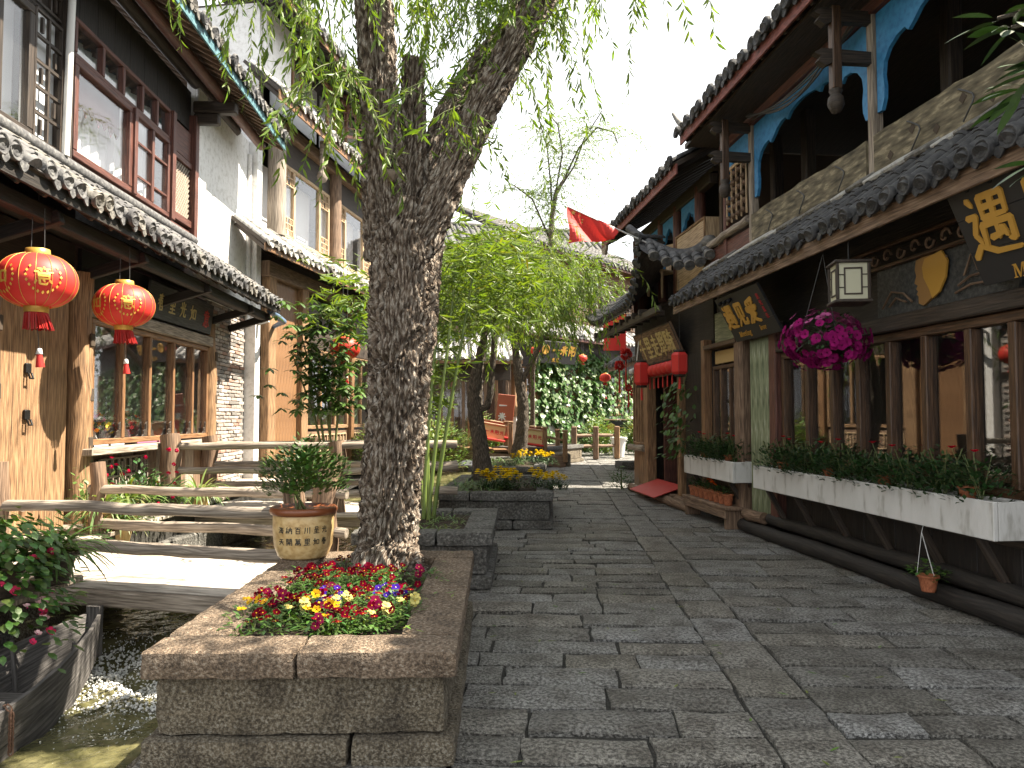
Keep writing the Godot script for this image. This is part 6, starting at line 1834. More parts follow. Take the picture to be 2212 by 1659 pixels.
func build_trees() -> void:
	# ---- the big pollard willow in the first planter
	var base := Vector3(-0.93, 0.46, -5.62)
	var P := func(px: float, py: float, d := 5.65) -> Vector3: return at_depth(px, py, d) - base
	var t := thing("willow_tree", "thick old willow trunk with ridged bark forking above the pansy planter", "tree", Transform3D(Basis(), base))
	var px := 5.65 / LENS
	part("trunk", bark_tube([Vector3(0.02, -0.06, 0), Vector3(0.01, 0.07, 0), P.call(838, 1165), P.call(846, 1050), P.call(856, 900), P.call(866, 760), P.call(873, 640), P.call(876, 540), P.call(868, 440)], [98 * px, 78 * px, 66 * px, 64 * px, 67 * px, 72 * px, 75 * px, 78 * px, 62 * px], 140, 72, 0.042, 3.0).mesh(), M.bark, t)
	var limbs := [
		[[P.call(838, 560, 5.66), P.call(828, 420, 5.62), P.call(824, 300, 5.58), P.call(815, 150, 5.52), P.call(808, -10, 5.45), P.call(800, -260, 5.35), P.call(760, -620, 5.1)], [50, 46, 43, 41, 39, 36, 28]],
		[[P.call(880, 520, 5.72), P.call(888, 400, 5.75), P.call(892, 270, 5.75), P.call(893, 128, 5.75)], [52, 42, 32, 26]],
		[[P.call(900, 545, 5.6), P.call(945, 440, 5.6), P.call(990, 345, 5.62), P.call(1042, 230, 5.66), P.call(1110, 105, 5.7), P.call(1185, -40, 5.8), P.call(1290, -300, 6.0)], [46, 40, 37, 37, 38, 37, 28]],
		[[P.call(895, 470, 5.85), P.call(940, 330, 6.0), P.call(985, 215, 6.15), P.call(1065, 110, 6.3), P.call(1180, -60, 6.5), P.call(1300, -300, 6.8)], [42, 38, 33, 30, 26, 18]]]
	var si := 11.0
	for l in limbs:
		part("limb", bark_tube(l[0], l[1].map(func(r): return r * px), 90, 60, 0.032, si).mesh(), M.bark, t)
		si += 17.0
	for k in [[(P.call(845, 380, 5.46) as Vector3), 0.05]]:
		part("burl", rough_block(Vector3.ONE * k[1] * 2.0, 0.03, k[1] * 0.8, 0.02, rr(0, 99)), M.bark, t, Transform3D(Basis(), k[0]))
	twig = MB.new()
	# overhead boughs that carry the withies, above the frame
	var roots := []
	for k in [[800, -260, 5.35, 520, -520, 5.2], [800, -260, 5.35, 640, -430, 4.6], [760, -620, 5.1, 560, -560, 6.4], [1185, -40, 5.8, 1380, -330, 5.2], [1185, -40, 5.8, 1020, -300, 4.9], [1290, -300, 6.0, 1450, -420, 6.4], [1065, 110, 6.3, 1250, -160, 7.0], [808, -10, 5.45, 930, -260, 5.9], [1300, -300, 6.8, 1380, -430, 7.6]]:
		var a: Vector3 = at_depth(k[0], k[1], k[2]); var b: Vector3 = at_depth(k[3], k[4], k[5])
		var mid := a.lerp(b, 0.5) + Vector3(0, 0.25, 0)
		part("bough", mb().tube([a - base, mid - base, b - base], [0.07, 0.05, 0.025], 8).mesh(), M.bark_dark, t)
		for q in 8: roots.append(a.lerp(b, 0.1 + 0.12 * q) + Vector3(0, 0.25 * sin(q * 0.4), 0))
	# withies aimed at where they hang: (px, tip py, depth, spread, count, start py)
	var sets := [
		[553, 195, 5.6, 5, 3, -330], [605, 40, 5.8, 10, 5, -320], [632, 150, 5.3, 8, 6, -330], [690, 60, 5.4, 14, 6, -330], [735, 225, 5.4, 12, 11, -330], [755, 120, 5.6, 8, 3, -300],
		[660, 320, 5.2, 16, 5, 40], [735, 430, 5.0, 26, 6, 150], [790, 470, 5.1, 14, 2, 300], [690, 390, 5.2, 14, 5, 180], [750, 330, 5.2, 20, 4, 120],
		[910, 70, 6.5, 50, 12, -220], [990, 120, 6.6, 55, 14, -220], [1060, 180, 6.7, 50, 14, -160], [1110, 170, 5.6, 40, 10, -190], [960, 230, 6.6, 36, 6, -80], [1180, 100, 6.2, 45, 12, -220],
		[1240, 130, 6.0, 45, 10, -220], [1300, 90, 5.8, 40, 8, -230], [1360, 60, 5.6, 36, 8, -240], [1410, 140, 5.4, 14, 3, -240], [1080, 330, 6.0, 40, 9, 20], [1030, 420, 6.2, 30, 7, 120], [1150, 320, 6.4, 40, 6, 0], [1000, 520, 6.3, 26, 5, 260],
		[845, 330, 5.2, 14, 2, 220], [905, 270, 5.1, 18, 2, 170], [965, 330, 5.15, 18, 3, 220], [815, 440, 5.15, 12, 1, 340]]
	for s in sets:
		var cx := 0.0
		var cd := 0.0
		var cy := 0.0
		for k in int(s[4] * ((2.6 if s[0] < 800 else 1.9) if s[5] < 0 else 1.4)):
			if k % 7 == 0:
				# withies hang together in tails
				cx = rng.randfn(0, s[3])
				cd = rr(-0.45, 0.45)
				cy = rr(-70, 30)
			var d: float = s[2] + cd + rr(-0.1, 0.1)
			var x: float = s[0] + cx + rng.randfn(0, 9)
			var tip := at_depth(x, s[1] + cy + rr(-50, 20), d)
			var top := at_depth(x + rr(-14, 14), s[5] + rr(-40, 40), d)
			var L := maxf(0.35, top.y - tip.y)
			withy(Vector3(tip.x + rr(-0.05, 0.05), top.y, tip.z + rr(-0.1, 0.1)), Vector3(rr(-0.5, 0.5), -0.2, rr(-0.5, 0.5)), L * 1.08, rr(0.075, 0.11), 0.03, 1.6, rr(0.85, 1.2))
	# sprouts on the limbs
	for k in [[850, 330, 5.3], [905, 240, 5.4], [1010, 250, 5.4], [1075, 160, 5.45], [1120, 60, 5.5], [940, 180, 5.6], [1000, 80, 5.6], [1030, 330, 5.5], [1150, 20, 5.5], [1090, 60, 5.4]]:
		for q in 3:
			var p := at_depth(k[0] + rng.randfn(0, 18), k[1] + rng.randfn(0, 22), k[2])
			withy(p, Vector3(rr(-1, 1), rr(-0.2, 1.2), rr(0.0, 1)), rr(0.18, 0.5), rr(0.07, 0.11), 0.03, 2.2, rr(0.9, 1.2), 0.003)
	# crown overhead and to the back, out of the frame, which shades the street
	for k in 26:
		var a := rr(0, TAU)
		var r := sqrt(rng.randf()) * 3.0
		var p := Vector3(0.4 + cos(a) * r * 1.1, rr(5.8, 8.2) - r * 0.25, -6.4 + sin(a) * r * 1.3)
		if p.y > 1.7 + 0.56 * -p.z or p.z > -3.0:
			withy(p, Vector3(rr(-1, 1), 0.4, rr(-1, 1)), rr(0.7, 1.6), 0.11, 0.05, 1.3)
	# bough reaching over the street towards the tavern roof, above the frame; it shades the flower bed
	var ba: Vector3 = at_depth(1290, -300, 6.0); var bb := Vector3(2.75, 6.15, -4.4)
	part("bough", mb().tube([ba - base, ba.lerp(bb, 0.5) + Vector3(0, 0.3, -0.2) - base, bb - base], [0.08, 0.05, 0.02], 8).mesh(), M.bark_dark, t)
	for k in 190:
		var p := Vector3(rr(1.7, 2.9), rr(5.7, 6.3), -rr(3.3, 6.1))
		withy(p, Vector3(rr(-1, 1), 0.3, rr(-1, 1)), rr(0.3, 0.6), 0.11, 0.04, 1.2)
	finish_crown(t, 0.2, M.willow, M.stem)
	# ---- crooked willows in the planters further on
	small_willow("crooked dark willow with a hooked side branch rising from the marigold planter", [[1046, 1030, 13.7], [1036, 950, 13.65], [1026, 880, 13.6], [1030, 810, 13.6], [1040, 760, 13.6], [1050, 700, 13.6]], [0.19, 0.15, 0.135, 0.12, 0.09, 0.05], [[1032, 886, 13.6], [1052, 878, 13.5], [1060, 850, 13.5], [1066, 760, 13.5], [1072, 660, 13.5]], [[1010, 640, 60, 60], [1090, 620, 70, 70], [1150, 690, 50, 44], [1060, 720, 50, 40], [970, 700, 40, 30], [1120, 640, 60, 50]], 13.6, 0.13)
	small_willow("slimmer leaning willow standing in the low planter before the golden bridge", [[1120, 985, 19.5], [1128, 930, 19.4], [1130, 880, 19.4], [1122, 820, 19.4], [1114, 760, 19.4], [1110, 700, 19.4]], [0.21, 0.17, 0.155, 0.13, 0.1, 0.06], [[1124, 830, 19.4], [1150, 780, 19.3], [1190, 700, 19.2]], [[1110, 720, 50, 50], [1175, 690, 50, 46], [1235, 645, 45, 50], [1150, 640, 55, 50], [1255, 690, 30, 22]], 19.4, 0.15)
	# ---- tall thin willow behind them
	twig = MB.new()
	var b3 := Vector3(0.75, 0, -27.6)
	var t3 := thing("tall_willow", "tall slender willow with sparse drooping branches against the white sky", "tree", Transform3D(Basis(), b3))
	var Q := func(x: float, y: float, d := 22.5) -> Vector3: return at_depth(x, y, d) - b3
	part("trunk", mb().tube([Vector3.ZERO, at_depth(1150, 800, 27.0) - b3, Q.call(1178, 640), Q.call(1188, 560), Q.call(1192, 470), Q.call(1200, 420), Q.call(1222, 380)], [0.09, 0.09, 0.09, 0.09, 0.08, 0.07, 0.04], 10, true, 0.2, noise).mesh(), M.bark, t3)
	for k in [[[1192, 470], [1190, 400], [1182, 320], [1165, 260]], [[1222, 380], [1250, 320], [1290, 275], [1325, 285], [1335, 310]], [[1200, 420], [1240, 360], [1262, 300], [1300, 240]], [[1196, 440], [1215, 330], [1205, 270], [1185, 245]], [[1189, 520], [1150, 430], [1110, 400]]]:
		var pts: Array = k.map(func(q): return Q.call(q[0], q[1]))
		var rad := []
		for i in pts.size(): rad.append(0.034 * (1.0 - 0.7 * i / pts.size()))
		part("branch", mb().tube(pts, rad, 6).mesh(), M.bark_dark, t3)
		for q in 55:
			var f: float = q / 55.0 * (pts.size() - 1)
			var p: Vector3 = (pts[int(f)] as Vector3).lerp(pts[int(f) + 1], f - int(f)) + b3
			withy(p, Vector3(rr(-1, 1), 0.2, rr(-1, 1)), rr(0.5, 1.7), 0.13, 0.075, 1.1, 1.1, 0.005)
	for q in 110:
		var p: Vector3 = at_depth(1188 + rng.randfn(0, 5), rr(400, 680), 22.4)
		withy(p, Vector3(rr(-1, 1), 0.5, rr(-1, 1)), rr(0.3, 0.7), 0.13, 0.06, 1.5, 1.1, 0.004)
	finish_crown(t3, 0.2, M.willow_far, M.stem)
	near_branch()

func small_willow(label: String, path: Array, rad: Array, side: Array, clumps: Array, d: float, lf: float) -> void:
	twig = MB.new()
	var b := at_depth(path[0][0], path[0][1], path[0][2]) - Vector3(0, 0.03, 0)
	var t := thing("young_willow", label, "tree", Transform3D(Basis(), b), "small willows in the planters")
	var pts: Array = path.map(func(q): return at_depth(q[0], q[1], q[2]) - b)
	pts[0] = Vector3(0, -0.05, 0)
	part("trunk", bark_tube(pts, rad, 28, 24, 0.022, rr(0, 99)).mesh(), M.bark_dark, t)
	var sp: Array = side.map(func(q): return at_depth(q[0], q[1], q[2]) - b)
	var sr := []
	for i in sp.size(): sr.append(0.075 * (1.0 - 0.6 * i / sp.size()))
	part("side_branch", mb().tube(sp, sr, 10, true, 0.15, noise).mesh(), M.bark_dark, t)
	var top: Vector3 = pts[-1] + b
	for c in clumps:
		var q := at_depth(c[0], c[1] - 55, d + rr(-0.6, 0.6))
		part("bough", mb().tube([top - b, top.lerp(q, 0.5) + Vector3(0, 0.2, 0) - b, q - b], [0.045, 0.03, 0.012], 6).mesh(), M.bark_dark, t)
		for k in int(c[3] * 1.6):
			var p := q + Vector3(rng.randfn(0, c[2] * d / LENS * 0.9), rng.randfn(0, 0.25), rng.randfn(0, 0.45))
			withy(p, Vector3(rr(-1, 1), 0.3, rr(-1, 1)), rr(0.6, 2.0), lf * 1.1, 0.055, 1.5, rr(0.85, 1.15), 0.004)
	finish_crown(t, 0.17, M.willow_far, M.stem)

func near_branch() -> void:
	# broad-leaved shrub tree just right of the camera; only the end of one branch reaches into the frame
	var b := Vector3(2.75, 0, -1.2)
	var t := thing("broadleaf_tree", "branch end with long glossy leaves hanging in beside the tavern eave", "tree", Transform3D(Basis(), b))
	part("trunk", mb().tube([Vector3.ZERO, Vector3(0.05, 1.2, 0), Vector3(0, 2.4, -0.1)], [0.09, 0.075, 0.05], 10).mesh(), M.bark_dark, t)
	var lf := mb()
	for k in [[2160, 60, 2.5, 11], [2185, 200, 2.6, 9], [2200, 360, 2.55, 7], [2212, 150, 2.4, 9], [2130, 40, 2.7, 5]]:
		var p := at_depth(k[0] + 25, k[1], k[2]) - b
		part("branch", mb().tube([Vector3(0, 2.35, -0.1), (Vector3(0, 2.5, -0.2)).lerp(p, 0.6) + Vector3(0, 0.15, 0), p], [0.03, 0.018, 0.007], 6).mesh(), M.bark_dark, t)
		for q in k[3]:
			var a := rr(0, TAU)
			var dir := Vector3(cos(a) - 0.5, rr(-0.5, 0.4), sin(a) * 0.6).normalized()
			lf.tint = Color.WHITE * rr(0.47, 1.0)
			lf.leaf(p + Vector3(rr(-1, 1), rr(-1, 1), rr(-1, 1)) * 0.02, dir, Vector3.UP.cross(dir) + Vector3(0, rr(-0.5, 0.5), 0), rr(0.12, 0.19), rr(0.03, 0.045), 0.5, 5)
	part("leaves", lf.mesh(), M.green_dark, t)

# ------------------------------------------------------------------ bamboo
func bamboo_spray(p: Vector3, n: int, spread: Vector3, s: float) -> void:
	for k in n:
		var q := p + Vector3(rng.randfn() * spread.x, rng.randfn() * spread.y, rng.randfn() * spread.z)
		var a := rr(0, TAU)
		for l in 5:
			var dir := Vector3(cos(a + l * 0.5), rr(-0.9, 0.15), sin(a + l * 0.5)).normalized()
			var up := dir.cross(Vector3(rr(-1, 1), 0.3, rr(-1, 1))).normalized()
			var z := s * rr(0.7, 1.2)
			leaf_places.append(Transform3D(Basis(up * z, dir.cross(up) * z, dir * z), q + dir * 0.02))
			var b := rr(0.6, 1.0)
			leaf_tints.append(Color(minf(1.0, b * (1.6 if rng.randf() < 0.04 else rr(0.85, 1.08))), b, b * rr(0.65, 0.95)))

func build_bamboo() -> void:
	twig = MB.new()
	var b := at_depth(922, 1135, 8.3) 
	b.y = 0.47
	var t := thing("bamboo_clump", "clump of green bamboo canes rising beside the willow trunk", "bamboo", Transform3D(Basis(), b))
	for k in [[915, 1120, 930, 560, 8.3], [925, 1130, 960, 600, 8.25], [935, 1130, 1010, 520, 8.4], [928, 1110, 900, 640, 8.45], [918, 1135, 850, 600, 8.6]]:
		var foot := at_depth(k[0], k[1], k[4]); foot.y = 0.44
		var top := at_depth(k[2], k[3], k[4])
		var pts := []
		var rad := []
		var n := 12
		for i in n * 2 + 1:
			var f := i / float(n * 2)
			pts.append(foot.lerp(top, f) + Vector3(0.12 * sin(f * 2.0), 0, 0) * f - b)
			rad.append((0.024 if i % 2 else 0.027) * (1.0 - 0.5 * f))
		part("cane", mb().tube(pts, rad, 8).mesh(), M.culm, t)
	# arching leafy tops
	for k in [[1010, 560, 8.4, 70, 0.30], [1080, 570, 8.6, 60, 0.28], [1130, 600, 9.0, 40, 0.22], [960, 600, 8.4, 60, 0.26], [990, 660, 8.5, 60, 0.26], [1060, 640, 8.8, 50, 0.26], [940, 720, 8.5, 40, 0.2], [950, 800, 8.5, 40, 0.16], [930, 860, 8.5, 20, 0.12], [760, 650, 9.0, 40, 0.28], [740, 590, 9.2, 26, 0.24], [1030, 520, 8.8, 40, 0.24], [1100, 540, 9.2, 30, 0.2]]:
		var p := at_depth(k[0], k[1], k[2])
		bamboo_spray(p, k[3], Vector3(k[4], k[4] * 0.7, k[4] * 1.2), 0.17)
		part("side_shoot", mb().tube([at_depth(930, 760, 8.4) - b, (at_depth(940, 640, 8.4)).lerp(p, 0.5) - b, p - b], [0.008, 0.006, 0.003], 5).mesh(), M.culm, t)
	finish_crown(t, 0.13, M.bamboo_leaf, M.culm)

# ------------------------------------------------------------------ flower beds and plants
func tuft(n: int, r: float, hgt: float, l: float, w: float, droop := 0.5) -> MB:
	# leafy tuft: leaves on short stems spread over radius r up to height hgt
	var m := mb()
	for k in n:
		var a := rr(0, TAU)
		var q := sqrt(rng.randf()) * r
		var p := Vector3(cos(a) * q, rr(0.05, 1.0) * hgt * (1.0 - 0.5 * q / r), sin(a) * q)
		var d := Vector3(cos(a) * rr(0.3, 1), rr(0.0, 0.9), sin(a) * rr(0.3, 1)).normalized()
		m.tint = Color(rr(0.58, 1.0), rr(0.62, 1.0), rr(0.58, 0.9))
		m.leaf(p, d, Vector3.UP.cross(d), l * rr(0.7, 1.2), w * rr(0.7, 1.2), droop)
	return m
func straps(n: int, l: float, w: float, spread := 1.0, droop := 1.3) -> MB:
	# arching strap leaves from one crown
	var m := mb()
	for k in n:
		var a := rr(0, TAU)
		var d := Vector3(cos(a) * spread * rr(0.3, 1.0), rr(0.6, 1.3), sin(a) * spread * rr(0.3, 1.0)).normalized()
		m.tint = Color(rr(0.6, 1.0), rr(0.66, 1.0), rr(0.5, 1.0))
		m.leaf(Vector3(cos(a), 0, sin(a)) * 0.02, d, Vector3.UP.cross(d), l * rr(0.6, 1.2), w, droop * rr(0.7, 1.4), 6)
	return m
func blossom(r: float, col: Color, eye: Color, petals: int, b: Basis, p: Vector3, cup := 0.25) -> MB:
	var m := mb()
	for k in petals:
		var a := TAU * k / petals + rr(-0.1, 0.1)
		var o := Vector3(cos(a), cup, sin(a)).normalized()
		var s := Vector3.UP.cross(o).normalized()
		m.tint = col * rr(0.75, 1.2)
		var q0 := p + b * (o * r * 0.12 + Vector3(0, 0.002 * (k % 2), 0))
		var A := q0 + b * (o * r * 0.55 - s * r * 0.5); var B := q0 + b * (o * r * 0.55 + s * r * 0.5)
		var C := q0 + b * (o * r * 0.95 + s * r * 0.3); var D := q0 + b * (o * r * 0.95 - s * r * 0.3)
		m.tri(q0, A, B)
		m.quad(A, D, C, B)
	m.tint = eye
	m.lathe([Vector2(r * 0.16, 0.0), Vector2(r * 0.13, r * 0.14), Vector2(0, r * 0.18)], 6, p + b * Vector3(0, r * 0.06, 0), b)
	return m
func tilt_up(fwd := 0.5) -> Basis:
	return Basis(Vector3.UP, rr(0, TAU)) * Basis(Vector3.RIGHT, rr(0.0, 0.7)) if rng.randf() > fwd else Basis(Vector3.RIGHT, rr(0.4, 1.1)) * Basis(Vector3.UP, rr(0, TAU))

func build_flowerbeds() -> void:
	# pansies in the big planter: a few of each colour, copied
	var kinds := [["dark red", Color(.06, .002, .005), Color(.6, .4, .02), 26], ["crimson", Color(.105, .003, .01), Color(.5, .25, .02), 18], ["plum", Color(.085, .005, .022), Color(.5, .3, .05), 9], ["pale yellow", Color(.42, .37, .12), Color(.5, .3, .02), 7], ["deep yellow", Color(.45, .26, .012), Color(.15, .03, .01), 3], ["violet blue", Color(.035, .012, .18), Color(.6, .55, .5), 4]]
	for kd in kinds:
		var proto: Node3D
		for i in kd[3]:
			var p := Vector3(rr(-1.46, -0.54), 0.475, -rr(3.93, 5.25))
			if kd[0] == "pale yellow" or kd[0] == "deep yellow": p.z = -rr(3.93, 4.5)
			if kd[0] == "violet blue": p = Vector3(rr(-1.15, -0.6), 0.475, -rr(4.05, 4.7))
			if i > 14 and i % 3 == 0: p = Vector3(rr(-1.5, -1.18), 0.475, -rr(4.4, 5.75))
			var xf := Transform3D(Basis(Vector3.UP, rr(-0.9, 0.9)) * Basis.from_scale(Vector3.ONE * rr(0.85, 1.15)), p)
			var lb: String = "small %s pansy plant blooming in the big planter" % kd[0]
			if i == 0:
				proto = thing("pansy_plant", lb, "pansy", xf, "%s pansies in the big planter" % kd[0])
				part("foliage", tuft(90, 0.12, 0.11, 0.05, 0.018, 0.6).mesh(), M.green, proto)
				for q in 5:
					var at := Vector3(rr(-0.11, 0.11), rr(0.07, 0.13), rr(-0.09, 0.09))
					part("stalk", mb().tube([Vector3(at.x * 0.4, 0, at.z * 0.4), at], [0.003, 0.002], 4, false).mesh(), M.stem, proto)
					part("blossom", blossom(rr(0.019, 0.026), kd[1], kd[2], 5, tilt_up(0.75), at).mesh(), M.petal, proto)
			else:
				copy_of(proto, xf, lb)
	# marigolds
	var mg: Node3D
	var beds := [["the middle planter", 18, Vector3(0.2, 0.48, -11.75), Vector2(0.62, 0.4)], ["the low planter", 13, Vector3(0.45, 0.48, -17.9), Vector2(0.5, 0.7)]]
	for bd in beds:
		for i in bd[1]:
			var xf := Transform3D(Basis(Vector3.UP, rr(0, TAU)) * Basis.from_scale(Vector3.ONE * rr(0.85, 1.2)), bd[2] + Vector3(rr(-1, 1) * bd[3].x, 0, rr(-1, 1) * bd[3].y))
			var lb: String = "yellow marigold plant in bloom in %s" % bd[0]
			if mg == null:
				mg = thing("marigold_plant", lb, "marigold", xf, "marigolds in the middle planter")
				part("foliage", tuft(110, 0.16, 0.22, 0.07, 0.02, 0.3).mesh(), M.green_dark, mg)
				for q in 6:
					var at := Vector3(rr(-0.13, 0.13), rr(0.19, 0.27), rr(-0.13, 0.13))
					var f := mb()
					for l in 3:
						for k in 9:
							var a := TAU * (k + l * 0.3) / 9
							var o := Vector3(cos(a), 0.1 + l * 0.5, sin(a)).normalized()
							f.tint = Color(.72, .52, .015) * rr(0.8, 1.15)
							f.leaf(at + Vector3(0, l * 0.006, 0), o, Vector3.UP.cross(o), 0.05 * (1.0 - l * 0.2), 0.03, 0.3)
					part("flower_head", f.mesh(), M.petal, mg)
			else:
				copy_of(mg, xf, lb, "marigolds in %s" % bd[0])
	# grass and ground cover in the planters
	for k in [["pale striped grass in the middle planter", Vector3(-0.55, 0.48, -11.9), Vector2(0.45, 0.9), 60, 0.3, M.grass], ["green grass in the low planter", Vector3(-0.3, 0.48, -18.0), Vector2(0.5, 1.5), 60, 0.32, M.grass], ["sparse ground cover in the small planter", Vector3(-0.9, 0.48, -7.9), Vector2(0.34, 0.55), 34, 0.13, M.green_pale]]:
		var m := mb()
		for i in k[3]:
			m.put(straps(9, k[4], 0.014, 1.3, 1.6), Transform3D(Basis(), Vector3(rr(-1, 1) * k[2].x, 0, rr(-1, 1) * k[2].y)))
		var o := part("planter_grass", m.mesh(), k[5], self, Transform3D(Basis(), k[1]))
		o.name = numbered("planter_grass")
		stuff(o)
		o.set_meta("label", k[0])
		o.set_meta("category", "grass")
	# shrubs on the far bank in front of the timber house
	var fx := thing("fuchsia_bush", "dark green fuchsia bush with small red flowers under the shop window sill", "shrub", Transform3D(Basis(), Vector3(-4.75, 0.32, -9.7)))
	var fm := tuft(900, 0.55, 0.8, 0.09, 0.045, 0.4)
	part("foliage", fm.mesh(), M.green_dark, fx)
	for s in 6: part("stem", mb().tube([Vector3(rr(-0.05, 0.05), 0, rr(-0.05, 0.05)), Vector3(rr(-0.35, 0.35), rr(0.4, 0.7), rr(-0.35, 0.35))], [0.012, 0.005], 5).mesh(), M.stem, fx)
	for q in 26:
		var a := rr(0, TAU)
		part("flower", blossom(0.03, Color(.5, .01, .05), Color(.3, .02, .2), 5, Basis(Vector3.RIGHT, rr(1.5, 3.0)), Vector3(cos(a) * rr(0.2, 0.5), rr(0.15, 0.85), sin(a) * rr(0.2, 0.5)), -0.6).mesh(), M.petal, fx)
	var sp := [["bushy spider plant in a yellow pot against the railing", Vector3(-4.35, 0.28, -10.6), 0.5, true], ["spider plant trailing over the terrace edge in a red pot", Vector3(-4.5, 0.15, -8.75), 0.45, true], ["pale spider plant on the terrace under the lattice vent", Vector3(-4.62, 0.32, -9.15), 0.55, true], ["pale spider plant on the terrace corner by the plank door", Vector3(-4.62, 0.32, -8.55), 0.5, true], ["green strap-leaved plant on the terrace below the fuchsia bush", Vector3(-4.6, 0.32, -10.05), 0.5, false], ["spider plant spilling over the bank beside the moored boat", Vector3(-3.5, 0.33, -5.85), 0.5, false]]
	for k in sp:
		var t := thing("spider_plant", k[0], "plant", Transform3D(Basis(), k[1]), "spider plants along the stream")
		part("pot", pot_mesh(0.17, 0.24), M.glaze_yellow if k[3] else M.wood_dark, t)
		part("leaves", straps(130, k[2], 0.026, 1.2, 1.7).mesh(), M.green_pale if k[3] else M.green, t, Transform3D(Basis(), Vector3(0, 0.22, 0)))
	# support ledge for the plants at the frame edge
	var ledge := thing("plank_ledge", "weathered plank ledge on the bank above the moored boat", "ledge", Transform3D(Basis(), Vector3(-4.0, 0.28, -5.75)))
	bx("board", ledge, Vector3(-0.06, 0.02, 0), Vector3(1.2, 0.05, 0.9), M.wood_grey, 0.01)
	for z in [-0.42, 0.42]: bx("prop", ledge, Vector3(-0.6, -0.155, z), Vector3(0.1, 0.3, 0.1), M.wood_old, 0.01)
	var hb := thing("hanging_fuchsia", "pink flowered fuchsia trailing over the ledge beside the boat", "plant", Transform3D(Basis(), Vector3(-3.62, 0.33, -5.4)))
	part("pot", pot_mesh(0.16, 0.2), M.wood_dark, hb)
	var hm := mb()
	for q in 1300:
		var a := rr(0, TAU)
		var r := sqrt(rng.randf()) * 0.5
		var p := Vector3(cos(a) * r, 0.3 + 0.3 * rng.randf() - r * r * 3.6 * rng.randf(), sin(a) * r)
		var d := Vector3(cos(a), rr(-0.6, 0.5), sin(a)).normalized()
		hm.tint = Color(rr(0.55, 1.0), rr(0.62, 1.0), rr(0.55, 0.95))
		hm.leaf(p, d, Vector3.UP.cross(d), rr(0.06, 0.1), rr(0.04, 0.06), 0.6, 3)
	part("foliage", hm.mesh(), M.green, hb)
	for q in 24:
		var a := rr(-1.2, 1.4)
		var r := rr(0.3, 0.47)
		part("flower", blossom(rr(0.025, 0.04), Color(.6, .04, .12) if q % 3 else Color(.7, .45, .5), Color(.45, .02, .15), 5, Basis(Vector3.RIGHT, rr(1.8, 3.0)), Vector3(cos(a) * r, rr(-0.35, 0.4), sin(a) * r), -0.5).mesh(), M.petal, hb)
	var vine := thing("variegated_vine", "cream-edged vine climbing the post beside the plank door", "vine", Transform3D(Basis(), Vector3(-4.82, 0.3, -8.6)))
	var vm := mb()
	for q in 90:
		var p := Vector3(rr(-0.12, 0.25), rr(0.0, 0.75), rr(-0.25, 0.2))
		var d := Vector3(rr(-0.4, 1), rr(-0.8, 0.3), rr(-0.4, 1)).normalized()
		vm.tint = Color(1.0, 1.0, 1.0) if q % 3 == 0 else Color(0.5, 0.6, 0.4)
		vm.leaf(p, d, Vector3.UP.cross(d), rr(0.06, 0.09), rr(0.045, 0.06), 0.4, 3)
	part("leaves", vm.mesh(), M.green_pale, vine)
	part("stem", mb().tube([Vector3.ZERO, Vector3(0.05, 0.35, 0.02), Vector3(0.0, 0.75, 0.0)], [0.008, 0.006, 0.004], 5).mesh(), M.stem, vine)
	# umbrella shrub behind the railing
	var us := thing("umbrella_shrub", "glossy umbrella shrub with fingered leaves beside the brick wall", "shrub", Transform3D(Basis(), Vector3(-2.75, 0.2, -11.9)))
	var um := mb()
	for k in 300:
		var c := at_depth(rng.randfn(705, 46), rr(645, 890), 11.7 + rr(-0.5, 0.5)) - us.position
		for q in 7:
			var a := TAU * q / 7 + k
			var d := Vector3(cos(a), rr(-0.5, 0.3), sin(a)).normalized()
			um.tint = Color.WHITE * rr(0.50, 1.0)
			um.leaf(c, d, Vector3.UP.cross(d), rr(0.13, 0.2), 0.06, 0.5, 3)
	part("leaves", um.mesh(), M.green, us)
	for k in 5:
		var p := at_depth(rng.randfn(705, 35), rr(660, 820), 11.7) - us.position
		part("stem", mb().tube([Vector3(rr(-0.1, 0.1), 0, rr(-0.1, 0.1)), p * Vector3(0.5, 0.6, 0.5), p], [0.025, 0.018, 0.008], 6).mesh(), M.stem, us)
	# sunlit bushes on the far bank
	for k in [["pale sunlit bush on the far bank before the timber shutters", Vector3(-2.3, 0.0, -23.5), 1.0], ["pale sunlit bush beside the golden bridge abutment", Vector3(-3.5, 0.0, -21.0), 0.9], ["pale sunlit bush under the shop studs", Vector3(-1.0, 0.0, -26.6), 0.8], ["leafy bush at the foot of the ivy wall behind the post fence", Vector3(3.6, 0.0, -31.6), 0.8], ["leafy bush by the black lettered panel", Vector3(5.2, 0.0, -32.2), 0.7]]:
		var t := thing("bank_bush", k[0], "bush", Transform3D(Basis(), k[1]), "bushes on the far bank")
		part("foliage", tuft(2600, k[2], 1.9, 0.16, 0.08, 0.4).mesh(), M.green_pale, t)
		part("stem", mb().tube([Vector3.ZERO, Vector3(0.1, 0.6, 0)], [0.03, 0.01], 5).mesh(), M.stem, t)

func pot_mesh(r: float, h: float) -> ArrayMesh:
	return mb().lathe([Vector2(0.0, 0.0), Vector2(r * 0.62, 0.0), Vector2(r * 0.66, 0.01), Vector2(r * 0.9, h * 0.85), Vector2(r * 1.04, h * 0.86), Vector2(r * 1.06, h * 0.98), Vector2(r * 1.0, h), Vector2(r * 0.9, h * 0.97), Vector2(r * 0.86, h * 0.9), Vector2(0.0, h * 0.88)], 20).mesh()

